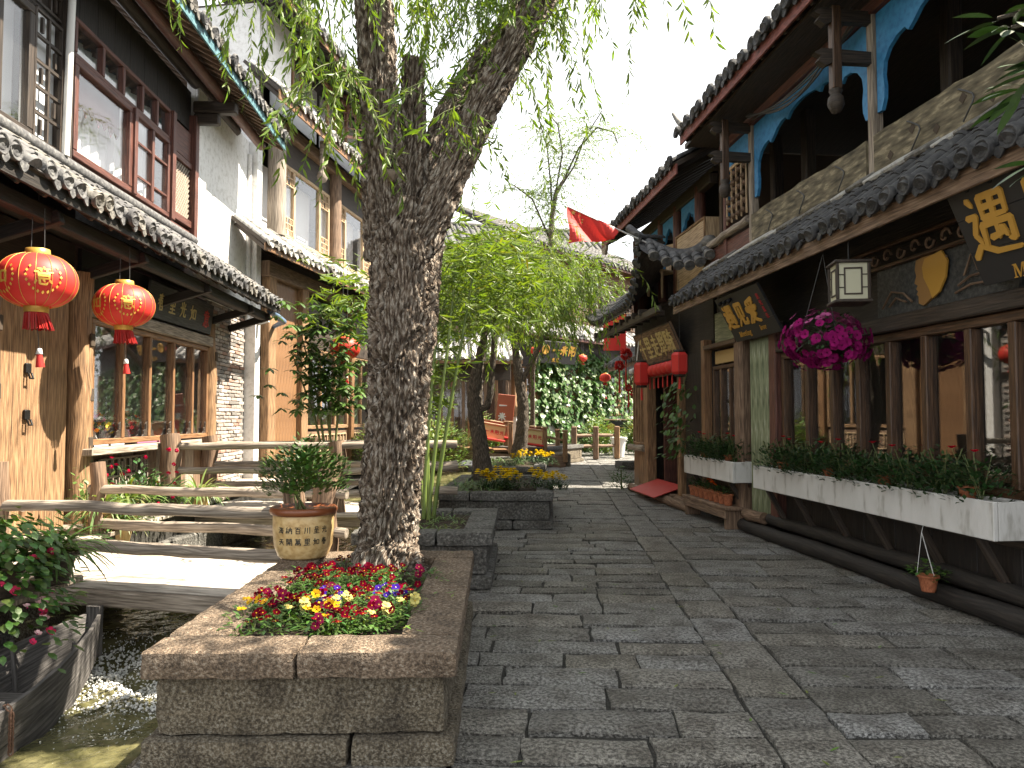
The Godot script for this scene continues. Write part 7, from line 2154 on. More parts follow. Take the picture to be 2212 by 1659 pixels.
# ------------------------------------------------------------------ pots, boxes, baskets
func build_pots() -> void:
	# the lettered yellow pot on the planter rim
	var p := thing("glazed_pot", "yellow glazed pot with painted characters and a small shrub on the planter rim", "pot", Transform3D(Basis(Vector3.UP, 0.15), Vector3(-1.6, 0.53, -5.87)))
	p.scale = Vector3.ONE * 1.14
	part("pot_body", mb().lathe([Vector2(0.0, 0.0), Vector2(0.15, 0.0), Vector2(0.165, 0.015), Vector2(0.19, 0.08), Vector2(0.2, 0.2), Vector2(0.2, 0.285), Vector2(0.19, 0.29)], 32).mesh(), M.glaze_yellow, p)
	part("pot_rim", mb().lathe([Vector2(0.19, 0.285), Vector2(0.215, 0.29), Vector2(0.225, 0.315), Vector2(0.215, 0.335), Vector2(0.2, 0.338), Vector2(0.18, 0.32), Vector2(0.0, 0.3)], 32).mesh(), M.glaze_brown, p)
	for row in 2:
		var txt: String = ["海纳百川呈光", "天开万里如春"][row]
		for i in 6:
			var g := glyph(txt[i], 0.046, 0.0055, 0.0004)
			var a0 := (i - 2.2) * 0.30
			for q in g.v.size():
				var v: Vector3 = g.v[q]
				var a := a0 + v.x / 0.2
				var rad := 0.2005 + v.z - (0.004 if row == 1 else 0.0)
				g.v[q] = Vector3(sin(a) * rad, 0.2 - row * 0.075 + v.y, cos(a) * rad)
				g.n[q] = Vector3(sin(a), 0, cos(a))
			part("character", g.mesh(), M.ink, p)
	var sh := tuft(2000, 0.3, 0.42, 0.045, 0.03, 0.2)
	part("foliage", sh.mesh(), M.green, p, Transform3D(Basis(), Vector3(0, 0.42, 0)))
	for s in 7: part("stem", mb().tube([Vector3(rr(-0.04, 0.04), 0.3, rr(-0.04, 0.04)), Vector3(rr(-0.15, 0.15), 0.5, rr(-0.15, 0.15)), Vector3(rr(-0.22, 0.22), rr(0.6, 0.72), rr(-0.22, 0.22))], [0.007, 0.006, 0.003], 5).mesh(), M.stem, p)
	# flower boxes of the taverns
	var boxes := [["long white concrete flower box under the tavern windows", -9.95, -5.68], ["short white concrete flower box under the small tavern window", -12.7, -10.62]]
	for b in boxes:
		var L: float = b[2] - b[1]
		var t := thing("flower_box", b[0], "flower box", RF * Transform3D(Basis(), Vector3((b[1] + b[2]) * 0.5, 0.68, 0.08)), "white flower boxes of the taverns")
		bx("front_slab", t, Vector3(0, 0.145, 0.13), Vector3(L, 0.29, 0.04), M.box_white, 0.006)
		bx("rear_slab", t, Vector3(0, 0.145, -0.13), Vector3(L, 0.29, 0.04), M.box_white, 0.006)
		for s in [-1, 1]: bx("end_slab", t, Vector3(s * (L * 0.5 - 0.021), 0.145, 0), Vector3(0.04, 0.286, 0.216), M.box_white, 0.004)
		bx("base_slab", t, Vector3(0, 0.024, 0), Vector3(L - 0.085, 0.04, 0.216), M.box_white, 0.0)
		bx("soil", t, Vector3(0, 0.14, 0), Vector3(L - 0.085, 0.19, 0.216), M.soil, 0.0)
		for k in int(L / 0.75) + 1:
			var u := -L * 0.5 + 0.25 + k * 0.75
			if u < L * 0.5: beam("strut", t, Vector3(u, -0.005, 0.06), Vector3(u, -0.5, -0.22), 0.06, 0.06, M.wood_dark)
		bx("back_rail", t, Vector3(0, -0.04, -0.19), Vector3(L, 0.08, 0.08), M.wood_dark)
	# plants of the boxes: a leafy kind and a geranium, copied along
	var leafy_p: Node3D
	var ger: Node3D
	for b in [[-9.75, -5.85, 18, "long"], [-12.5, -10.8, 8, "short"]]:
		for i in b[2]:
			var u: float = lerpf(b[0], b[1], (i + 0.5) / b[2]) + rr(-0.05, 0.05)
			var xf := RF * Transform3D(Basis(Vector3.UP, rr(0, TAU)) * Basis.from_scale(Vector3.ONE * rr(1.1, 1.45)), Vector3(u, 0.92, 0.08 + rr(-0.03, 0.03)))
			if i % 5 == 1:
				var lb: String = "red geranium in a small clay pot in the %s white flower box" % b[3]
				xf = RF * Transform3D(Basis(Vector3.UP, rr(0, TAU)), Vector3(u, 0.918, 0.08))
				if ger == null:
					ger = thing("geranium", lb, "geranium", xf, "geraniums in the long white flower box")
					part("pot", pot_mesh(0.075, 0.13), M.terracotta, ger)
					part("foliage", tuft(130, 0.15, 0.26, 0.06, 0.045, 0.3).mesh(), M.green_dark, ger, Transform3D(Basis(), Vector3(0, 0.1, 0)))
					for q in 2: 
						var at := Vector3(rr(-0.1, 0.1), rr(0.36, 0.44), rr(-0.1, 0.1))
						part("stalk", mb().tube([Vector3(0, 0.1, 0), at], [0.004, 0.003], 4).mesh(), M.stem, ger)
						part("flower_head", mb().put(blossom(0.035, Color(.5, .01, .03), Color(.4, .01, .02), 7, Basis(), at, 0.6), Transform3D()).mesh(), M.petal, ger)
				else:
					copy_of(ger, xf, lb, "geraniums in the %s white flower box" % b[3])
			else:
				var lb2: String = "dark leafy plant growing in the %s white flower box" % b[3]
				if leafy_p == null:
					leafy_p = thing("box_plant", lb2, "plant", xf, "leafy plants in the long white flower box")
					part("foliage", tuft(330, 0.19, 0.36, 0.05, 0.028, 0.3).mesh(), M.green_dark, leafy_p)
					for s in 4: part("stem", mb().tube([Vector3(rr(-0.03, 0.03), -0.02, rr(-0.03, 0.03)), Vector3(rr(-0.12, 0.12), 0.3, rr(-0.12, 0.12))], [0.005, 0.003], 4).mesh(), M.stem, leafy_p)
				else:
					copy_of(leafy_p, xf, lb2, "leafy plants in the %s white flower box" % b[3])
	# bench with a row of clay pots under the short box
	var bench := thing("pot_bench", "low dark wooden bench holding a row of clay pots", "bench", RF * Transform3D(Basis(), Vector3(-11.75, 0, 0.12)))
	bx("bench_top", bench, Vector3(0, 0.3, 0), Vector3(1.9, 0.05, 0.3), M.wood_old, 0.01)
	bx("apron", bench, Vector3(0, 0.215, 0.13), Vector3(1.8, 0.12, 0.03), M.wood_old, 0.01)
	for s in [-0.85, 0.85]: bx("leg", bench, Vector3(s, 0.137, 0), Vector3(0.08, 0.274, 0.24), M.wood_old, 0.01)
	for i in 8:
		var red := i in [4, 5]
		var t := thing("clay_pot", ("small clay pot with orange flowers on the low dark bench" if red else "small clay pot with a green seedling on the low dark bench"), "pot", RF * Transform3D(Basis(Vector3.UP, rr(0, TAU)), Vector3(-12.5 + i * 0.21, 0.326, 0.14)), "clay pots with orange flowers on the bench" if red else "clay pots with seedlings on the bench")
		part("pot", pot_mesh(0.08, 0.16), M.terracotta, t)
		part("foliage", tuft(70, 0.1, 0.2, 0.05, 0.025, 0.3).mesh(), M.green_dark, t, Transform3D(Basis(), Vector3(0, 0.13, 0)))
		if red:
			for q in 4: part("flower", blossom(0.03, Color(.6, .08, .01), Color(.6, .3, .02), 6, tilt_up(), Vector3(rr(-0.08, 0.08), rr(0.24, 0.32), rr(-0.08, 0.08))).mesh(), M.petal, t)
	# hanging pot under the long box
	var hp := thing("hanging_pot", "clay pot with ivy hung by wires below the long white flower box", "pot", RF * Transform3D(Basis(), Vector3(-6.55, 0.12, 0.16)))
	part("pot", pot_mesh(0.085, 0.14), M.terracotta, hp)
	part("foliage", tuft(90, 0.15, 0.2, 0.06, 0.04, 0.7).mesh(), M.green, hp, Transform3D(Basis(), Vector3(0, 0.1, 0)))
	for a in 3: part("wire", mb().tube([Vector3(cos(a * 2.1) * 0.085, 0.13, sin(a * 2.1) * 0.085), Vector3(0, 0.5, 0.05), Vector3(0, 0.57, 0.03)], [0.003, 0.003, 0.003], 4).mesh(), M.pipe_white, hp)
	# petunia basket under the eave
	var hbk := thing("petunia_basket", "big hanging basket of magenta and pink petunias under the tavern eave", "flower basket", RF * Transform3D(Basis(), Vector3(-7.72, 2.3, 0.42)))
	part("basket", mb().lathe([Vector2(0.0, -0.12), Vector2(0.14, -0.1), Vector2(0.22, 0.02), Vector2(0.24, 0.08), Vector2(0.2, 0.06), Vector2(0, 0.04)], 16).mesh(), M.wood_dark, hbk)
	for a in 3: part("wire", mb().tube([Vector3(cos(a * 2.1) * 0.23, 0.08, sin(a * 2.1) * 0.23), Vector3(0, 0.95, 0)], [0.004, 0.004], 4).mesh(), M.wire, hbk)
	var pm := mb()
	for q in 520:
		var d := Vector3(rng.randfn(), rng.randfn() * 0.7, rng.randfn()).normalized()
		pm.tint = Color.WHITE * rr(0.50, 1.0)
		pm.leaf(Vector3(0, 0.1, 0) + d * Vector3(0.42, 0.26, 0.34) * rr(0.2, 1.0), d, Vector3.UP.cross(d), 0.06, 0.035, 0.6)
	part("foliage", pm.mesh(), M.green_dark, hbk)
	for q in 210:
		var d := Vector3(rng.randfn(), rng.randfn() * 0.8, rng.randfn()).normalized()
		var b := Basis(Vector3.UP.cross(d).normalized(), Vector3.UP.angle_to(d))
		var pale := d.y > 0.5 and d.x < 0.5
		var c := Color(.42, .10, .25) if pale else Color(.22, .012, .10)
		part("flower", blossom(rr(0.04, 0.05), c * rr(0.8, 1.2), c * 0.35, 6, b, Vector3(0, 0.1, 0) + d * Vector3(0.47, 0.3, 0.38) * rr(0.72, 1.12) + Vector3(0, -0.1 * absf(d.x), 0), rr(0.05, 0.35)).mesh(), M.petal, hbk)
	# trailing pothos at the porch door
	var vt := thing("trailing_pothos", "broad-leaved creeper hanging beside the porch tavern doorway", "plant", RF * Transform3D(Basis(), Vector3(-13.2, 1.45, 0.18)))
	var vm := mb()
	for q in 170:
		var p2 := Vector3(rng.randfn() * 0.22, rr(-0.55, 0.75), rng.randfn() * 0.12)
		p2.x *= 0.6 + 0.6 * clampf(p2.y + 0.4, 0.0, 1.0)
		var d := Vector3(rr(-0.6, 0.6), rr(-1.0, 0.1), rr(0.0, 1)).normalized()
		vm.tint = Color.WHITE * rr(0.46, 1.0)
		vm.leaf(p2, d, Vector3.UP.cross(d), rr(0.1, 0.15), rr(0.06, 0.09), 0.4, 3)
	part("leaves", vm.mesh(), M.green, vt)
	part("stem", mb().tube([Vector3(0, -0.4, -0.1), Vector3(0, 0.2, 0), Vector3(0, 0.9, -0.18)], [0.008, 0.008, 0.008], 5).mesh(), M.stem, vt)
	# clipped bush at the foot of the bay, white pot by the fence
	var cb := thing("bay_bush", "small green bush at the foot of the slatted bay window", "bush", RF * Transform3D(Basis(), Vector3(-16.9, 0, 0.25)))
	part("foliage", tuft(420, 0.28, 0.6, 0.07, 0.035, 0.4).mesh(), M.green, cb)
	part("stem", mb().tube([Vector3.ZERO, Vector3(0.0, 0.4, 0)], [0.02, 0.01], 5).mesh(), M.stem, cb)
	var wp := thing("white_pot", "tall white pot with a pale plant beside the timber post fence", "pot", Transform3D(Basis(), Vector3(4.2, 0, -30.0)))
	part("pot", pot_mesh(0.32, 0.8), M.pipe_white, wp)
	part("foliage", tuft(200, 0.4, 0.5, 0.1, 0.05, 0.4).mesh(), M.green_pale, wp, Transform3D(Basis(), Vector3(0, 0.7, 0)))

# ------------------------------------------------------------------ hanging signs
func tilted_board(called: String, label: String, u0: float, u1: float, v0: float, w0: float, v1: float, w1: float, m: Material, rim: Material) -> Array:
	var y := Vector3(0, v1 - v0, w1 - w0)
	var H := y.length()
	y = y.normalized()
	var b := Basis(Vector3.RIGHT, y, Vector3.RIGHT.cross(y))
	var t := thing(called, label, "sign", RF * Transform3D(b, Vector3((u0 + u1) * 0.5, (v0 + v1) * 0.5, (w0 + w1) * 0.5)), "signs over the tavern doors")
	var L := u1 - u0
	var n := 3
	for i in n:
		bx("board", t, Vector3(0, (i - 1) * H / n, 0), Vector3(L, H / n - 0.002, 0.035), m, 0.003)
	if rim:
		for s in [-1, 1]:
			bx("border", t, Vector3(0, s * (H * 0.5 - 0.012), 0.02), Vector3(L, 0.024, 0.016), rim, 0.003)
			bx("border", t, Vector3(s * (L * 0.5 - 0.012), 0, 0.02), Vector3(0.024, H - 0.05, 0.016), rim, 0.003)
	for s in [-0.4, 0.4]:
		part("hanger", mb().tube([Vector3(s * L, H * 0.5 - 0.01, 0), Vector3(s * L, H * 0.5 + 0.12, -0.06)], [0.006, 0.006], 5).mesh(), M.iron, t)
	return [t, L, H]

func build_signs() -> void:
	for k in 2:
		var u0: float = [-10.7, -5.85][k]
		var big: float = [1.0, 1.42][k]
		var s := tilted_board("tavern_sign", ["black sign with gold characters between corrugated sheet and small window", "black sign with gold characters beside the face relief"][k], u0, u0 + 1.4 * big, 2.65 - 0.04 * k, 0.1, 3.24 + 0.1 * k, 0.42, M.board_black, null)
		var t: Node3D = hub("sign_face", s[0], Transform3D(Basis.from_scale(Vector3(big, big, 1)), Vector3.ZERO))
		write(t, "遇见爱", Transform3D(Basis(), Vector3(-0.12, 0.03, 0.018)), 0.34, 0.36, 0.05 - 0.016 * k, 0.012, M.gold_paint, 0.15)
		latin(t, "Meeting", Transform3D(Basis(), Vector3(-0.28, -0.24, 0.022)), 0.1, M.gold_paint)
		latin(t, "love", Transform3D(Basis(), Vector3(0.3, -0.22, 0.022)), 0.09, M.gold_paint)
		for q in 4:
			part("red_character", glyph("里光见米"[q], 0.075, 0.012, 0.006).mesh(), M.crimson, t, Transform3D(Basis(), Vector3(0.56, 0.18 - q * 0.09, 0.018)))
		for q in 3:
			part("spot_lamp", mb().lathe([Vector2(0.0, 0.0), Vector2(0.022, 0.0), Vector2(0.028, 0.06), Vector2(0.02, 0.055), Vector2(0, 0.05)], 10, Vector3(-0.5 + q * 0.16, 0.27, 0.02), Basis(Vector3.RIGHT, 1.9)).mesh(), M.iron, t)
	var s2 := tilted_board("porch_sign", "brown sign with pale gold brush characters over the porch doorway", -16.05, -13.55, 2.68, -0.1, 3.3, 0.18, M.wood_old, M.wood_dark)
	write(s2[0], "千里走单骑", Transform3D(Basis(), Vector3(-0.05, 0.0, 0.018)), 0.46, 0.44, 0.05, 0.012, M.pale_gold, 0.1)
	# ivy house sign
	var iv := thing("ivy_house_sign", "black board with yellow characters above the ivy", "sign", Transform3D(Basis(Vector3.UP, 0.7) * Basis(Vector3.RIGHT, 0.25), at_depth(1205, 762, 30.6)))
	bx("board", iv, Vector3.ZERO, Vector3(2.1, 0.9, 0.06), M.board_black, 0.01)
	part("medallion", mb().lathe([Vector2(0.2, 0.0), Vector2(0.2, 0.02), Vector2(0.14, 0.02), Vector2(0.14, 0.004), Vector2(0, 0.004)], 18, Vector3(-0.72, 0.1, 0.03), Basis(Vector3.RIGHT, PI / 2)).mesh(), M.gold_paint, iv)
	write(iv, "一米阳", Transform3D(Basis(), Vector3(0.3, 0.1, 0.032)), 0.42, 0.46, 0.075, 0.01, M.gold_paint, 0.1)
	write(iv, "光里", Transform3D(Basis(), Vector3(-0.1, -0.3, 0.032)), 0.16, 0.22, 0.03, 0.008, M.gold_paint)
	for s in [-0.8, 0.8]: part("hanger", mb().tube([Vector3(s, 0.44, 0), Vector3(s, 0.9, -0.3)], [0.012, 0.012], 5).mesh(), M.iron, iv)
	# upright orange board behind the golden bridge
	var ob := thing("upright_sign", "tall reddish board with white characters leaning behind the golden bridge", "sign", Transform3D(Basis(Vector3.UP, 0.1) * Basis(Vector3.BACK, -0.1), Vector3(-0.42, 0.0, -27.2)))
	bx("board", ob, Vector3(0, 1.2, 0), Vector3(0.62, 2.4, 0.06), M.orange_board, 0.01)
	for q in 4:
		part("character", glyph("一米阳光"[q], 0.3, 0.05, 0.01).mesh(), M.pipe_white, ob, Transform3D(Basis(), Vector3(-0.1, 2.0 - q * 0.4, 0.032)))
	bx("foot", ob, Vector3(0, 0.03, -0.1), Vector3(0.7, 0.06, 0.4), M.wood_old)
	# lettered board over the shop window of the timber house
	var sb := thing("shop_board", "dark painted board with pale and red characters above the shop window", "sign", LF * Transform3D(Basis(Vector3.RIGHT, 0.12), Vector3(12.2, 3.32, 0.14)))
	bx("board", sb, Vector3.ZERO, Vector3(2.6, 0.52, 0.04), M.board_painted, 0.006)
	write(sb, "春里光如", Transform3D(Basis(), Vector3(-0.25, 0.0, 0.022)), 0.26, 0.42, 0.028, 0.006, M.pale_gold)
	part("red_character", glyph("意", 0.3, 0.03, 0.006).mesh(), M.red_paint, sb, Transform3D(Basis(), Vector3(1.0, -0.02, 0.022)))

# ------------------------------------------------------------------ lanterns
func oval_lantern(label: String, at: Vector3, dia: float, text: String, drop: float, turn: float, group: String, hang: float) -> void:
	var t := thing("red_lantern", label, "lantern", Transform3D(Basis(Vector3.UP, turn), at), group)
	var r := dia * 0.5
	var h := r * 0.72
	var m := mb()
	var prof := []
	for k in 17:
		var a := lerpf(-1.28, 1.28, k / 16.0)
		prof.append(Vector2(r * pow(cos(a), 0.8), h * sin(a) / sin(1.28)))
	m.lathe(prof, 48, Vector3.ZERO, Basis.IDENTITY, 0.006)
	part("lantern_body", m.mesh(), M.red_cloth, t)
	for k in 16:
		var pts := []
		var rad := []
		for q in prof.size():
			var a := TAU * (k + 0.5) / 16.0
			pts.append(Vector3(cos(a) * (prof[q].x + 0.002), prof[q].y, sin(a) * (prof[q].x + 0.002)))
			rad.append(r * 0.009)
		part("rib", mb().tube(pts, rad, 4).mesh(), M.gold, t)
	for s in [-1.0, 1.0]:
		part("collar", mb().lathe([Vector2(r * 0.3, s * h - 0.02 * s * r * 2), Vector2(r * 0.32, s * h), Vector2(r * 0.3, s * h + s * r * 0.16), Vector2(r * 0.22, s * h + s * r * 0.165)], 20).mesh(), M.gold, t)
	var fr := mb()
	for k in 60:
		var a := TAU * k / 60.0
		fr.tint = Color(rr(0.5, 0.8), 0.5, 0.5)
		var sw := rr(0.02, 0.12) * r
		fr.bar(Vector3(cos(a) * r * 0.27, -h - r * 0.15, sin(a) * r * 0.27), Vector3(cos(a) * r * 0.34 + sw, -h - r * 0.62 + rr(-0.02, 0.02) * r, sin(a) * r * 0.34), r * 0.03, r * 0.02)
	part("fringe", fr.mesh(), M.red_cloth, t)
	if drop > 0.0:
		part("tassel_cord", mb().tube([Vector3(0, -h - r * 0.2, 0), Vector3(r * 0.1, -h - drop, 0)], [0.004, 0.004], 4).mesh(), M.wire, t)
		part("tassel_cap", mb().lathe([Vector2(0, -0.03), Vector2(0.03, -0.02), Vector2(0.02, 0.03), Vector2(0, 0.035)], 8, Vector3(r * 0.1, -h - drop, 0)).mesh(), M.pipe_white, t)
		part("tassel", mb().tube([Vector3(r * 0.1, -h - drop - 0.02, 0), Vector3(r * 0.13, -h - drop - r * 0.42, 0)], [0.022, 0.04], 8).mesh(), M.red_cloth, t)
	if hang > 0.0:
		for s in [-1, 1]: part("hanging_wire", mb().tube([Vector3(s * r * 0.16, h + r * 0.1, 0), Vector3(s * r * 0.14, h + hang, 0)], [0.004, 0.004], 4).mesh(), M.wire, t)
	if text != "":
		for face in 2:
			var g := glyph(["意", "如"][face], r * 0.5, r * 0.055, 0.002)
			var fl := mb()
			for s in [-1.0, 1.0]:
				# scrolls and blossoms framing the character
				for q in 9:
					var a := -1.9 + q * 0.32
					fl.prism(PackedVector2Array([Vector2(s * cos(a) * r * 0.42 - 0.012, sin(a) * r * 0.42), Vector2(s * cos(a) * r * 0.42, sin(a) * r * 0.42 - 0.016), Vector2(s * cos(a) * r * 0.42 + 0.012, sin(a) * r * 0.42), Vector2(s * cos(a) * r * 0.42, sin(a) * r * 0.42 + 0.016)]), 0.0, 0.002)
			g.put(fl, Transform3D())
			for q in g.v.size():
				var v: Vector3 = g.v[q]
				var lat := asin(clampf(v.y / (h * 1.02), -0.95, 0.95))
				var rr2 := r * pow(cos(lat), 0.8) + 0.004 + v.z
				var a := v.x / r + face * -1.15
				g.v[q] = Vector3(sin(a) * rr2, v.y, cos(a) * rr2)
				g.n[q] = Vector3(sin(a), 0.3 * signf(v.y), cos(a)).normalized()
			part("gold_print", g.mesh(), M.gold_print, t)

func hex_lantern(label: String, at: Vector3, w: float, h: float, hang: float) -> void:
	var t := thing("hexagonal_lantern", label, "lantern", Transform3D(Basis(Vector3.UP, 0.2), at), "hexagonal lanterns at the porch")
	var r := w * 0.5
	for k in 6:
		var a0 := TAU * k / 6; var a1 := TAU * (k + 1) / 6
		var A := Vector3(cos(a0), 0, sin(a0)); var B := Vector3(cos(a1), 0, sin(a1))
		var f := mb()
		f.quad(B * r + Vector3(0, -h * 0.38, 0), A * r + Vector3(0, -h * 0.38, 0), A * r + Vector3(0, h * 0.38, 0), B * r + Vector3(0, h * 0.38, 0))
		f.quad(B * r + Vector3(0, h * 0.38, 0), A * r + Vector3(0, h * 0.38, 0), A * r * 0.72 + Vector3(0, h * 0.5, 0), B * r * 0.72 + Vector3(0, h * 0.5, 0))
		f.quad(B * r * 0.72 + Vector3(0, -h * 0.5, 0), A * r * 0.72 + Vector3(0, -h * 0.5, 0), A * r + Vector3(0, -h * 0.38, 0), B * r + Vector3(0, -h * 0.38, 0))
		part("cloth_panel", f.mesh(), M.red_cloth, t)
		part("edge_rod", mb().tube([A * r * 0.72 + Vector3(0, -h * 0.5, 0), A * r + Vector3(0, -h * 0.38, 0), A * r + Vector3(0, h * 0.38, 0), A * r * 0.72 + Vector3(0, h * 0.5, 0)], [0.005, 0.005, 0.005, 0.005], 5).mesh(), M.red_paint, t)
	for s in [-1, 1]: part("cap", mb().lathe([Vector2(0, -0.02), Vector2(r * 0.72, -0.02), Vector2(r * 0.72, 0.02), Vector2(0, 0.02)], 6, Vector3(0, s * (h * 0.5 + 0.02), 0)).mesh(), M.wood_dark, t)
	part("tassel", mb().tube([Vector3(0, -h * 0.55, 0), Vector3(0, -h * 0.7, 0), Vector3(0, -h * 1.15, 0)], [0.006, 0.02, 0.026], 8).mesh(), M.red_cloth, t)
	part("hanging_wire", mb().tube([Vector3(0, h * 0.52, 0), Vector3(0, h * 0.52 + hang, 0)], [0.004, 0.004], 4).mesh(), M.wire, t)

func build_lanterns() -> void:
	var g := "oval lanterns under the timber house eave"
	oval_lantern("big oval red lantern with gold print hanging before the plank door", LF * on_wall(LF, 80, 607, 0.78), 0.68, "y", 0.42, 0.72, g, 0.45)
	oval_lantern("big oval red lantern with gold print hanging before the shop window", LF * on_wall(LF, 268, 660, 0.78), 0.66, "y", 0.42, 0.6, g, 0.45)
	oval_lantern("round red lantern half hidden in the umbrella shrub", at_depth(745, 752, 12.6), 0.5, "", 0.3, 0.0, "", 1.6)
	oval_lantern("round red lantern hanging above the black lettered panel", at_depth(1307, 816, 26.0), 0.38, "", 0.5, 0.0, "", 0.9)
	oval_lantern("round orange-red lantern hanging beside the yellow lettered board", at_depth(1258, 774, 30.0), 0.38, "", 0.0, 0.0, "", 0.6)
	oval_lantern("round red lantern hanging over the sunlit ivy", at_depth(1156, 757, 30.0), 0.42, "", 0.0, 0.0, "", 0.6)
	hex_lantern("hexagonal red lantern hanging before the slatted bay", RF * on_wall(RF, 1386, 808, 0.36), 0.3, 0.44, 1.0)
	hex_lantern("hexagonal red lantern hanging at the small window side of the porch", RF * on_wall(RF, 1468, 785, 0.36), 0.28, 0.36, 1.2)
	# row of little pleated lanterns between them
	var a := RF * on_wall(RF, 1404, 803, 0.2); var b := RF * on_wall(RF, 1452, 792, 0.2)
	for k in 6:
		var t := thing("pleated_lantern", "small pleated red lantern in the row under the porch sign", "lantern", Transform3D(Basis(), a.lerp(b, k / 5.0)), "row of small lanterns under the porch sign")
		part("lantern_body", mb().lathe([Vector2(0.03, -0.11), Vector2(0.1, -0.08), Vector2(0.13, 0.0), Vector2(0.1, 0.08), Vector2(0.03, 0.11)], 16, Vector3.ZERO, Basis.IDENTITY, 0.05).mesh(), M.red_cloth, t)
		part("tassel", mb().tube([Vector3(0, -0.11, 0), Vector3(0, -0.16, 0), Vector3(0, -0.34, 0)], [0.003, 0.012, 0.016], 6).mesh(), M.red_cloth, t)
		part("hanging_wire", mb().tube([Vector3(0, 0.1, 0), Vector3(0, 0.42, 0)], [0.003, 0.003], 4).mesh(), M.wire, t)
	# red flower balls and bead strings of the shop round the corner
	for k in [[1352, 765, 21.0, 0.34], [1338, 790, 21.5, 0.3], [1370, 850, 21.0, 0.22], [1358, 838, 20.6, 0.2]]:
		var t := thing("cloth_ball", ["large red pleated cloth ball hung highest at the corner shop", "large red pleated cloth ball hung beside the bead string", "small red cloth ball hung low by the bay", "small red cloth ball hung under the large ones"][[1352, 1338, 1370, 1358].find(k[0])], "decoration", Transform3D(Basis(), at_depth(k[0], k[1], k[2])), "red cloth balls at the corner shop")
		var m := mb()
		for q in 70:
			var d := Vector3(rng.randfn(), rng.randfn(), rng.randfn()).normalized()
			m.tint = Color.WHITE * rr(0.55, 1.0)
			m.leaf(d * k[3] * 0.2, d, Vector3(rr(-1, 1), rr(-1, 1), rr(-1, 1)), k[3] * 0.36, k[3] * 0.3, 0.0, 3)
		part("petals", m.mesh(), M.red_cloth, t)
		part("cord", mb().tube([Vector3(0, 0, 0), Vector3(0, 0.9, 0)], [0.005, 0.005], 4).mesh(), M.wire, t)
		part("tassel", mb().tube([Vector3(0, -k[3] * 0.4, 0), Vector3(0, -k[3] * 2.6, 0)], [0.015, 0.03], 6).mesh(), M.red_cloth, t)
	# glass wall lamp of the tavern
	var l := thing("wall_lamp", "square lattice lamp with paper panes hanging under the tavern eave", "lamp", RF * Transform3D(Basis(Vector3.UP, -0.25), RF.affine_inverse() * (RF * on_wall(RF, 1834, 612, 0.44))))
	for s in [-1, 1]:
		bx("lamp_cap", l, Vector3(0, s * 0.185, 0), Vector3(0.33, 0.03, 0.33), M.wood_dark, 0.008)
		for q in [-1, 1]: bx("lamp_post", l, Vector3(s * 0.14, 0, q * 0.14), Vector3(0.028, 0.34, 0.028), M.wood_dark)
	for k in 4:
		var bs := Basis(Vector3.UP, k * PI / 2)
		part("paper_pane", mb().box(bs * Vector3(0, 0, 0.132), Vector3(0.25, 0.34, 0.004), bs).mesh(), M.paper, l)
		var fr := mb()
		for s in [-1, 1]:
			fr.box(bs * Vector3(s * 0.075, 0, 0.138), Vector3(0.014, 0.25, 0.008), bs)
			fr.box(bs * Vector3(0, s * 0.12, 0.139), Vector3(0.164, 0.014, 0.008), bs)
			fr.box(bs * Vector3(s * 0.1, 0.06, 0.137), Vector3(0.05, 0.01, 0.006), bs)
			fr.box(bs * Vector3(s * 0.1, -0.06, 0.137), Vector3(0.05, 0.01, 0.006), bs)
		part("lattice", fr.mesh(), M.wood_dark, l)
	part("lamp_hook", mb().tube([Vector3(0, 0.19, 0), Vector3(0, 0.55, 0)], [0.01, 0.01], 6).mesh(), M.iron, l)

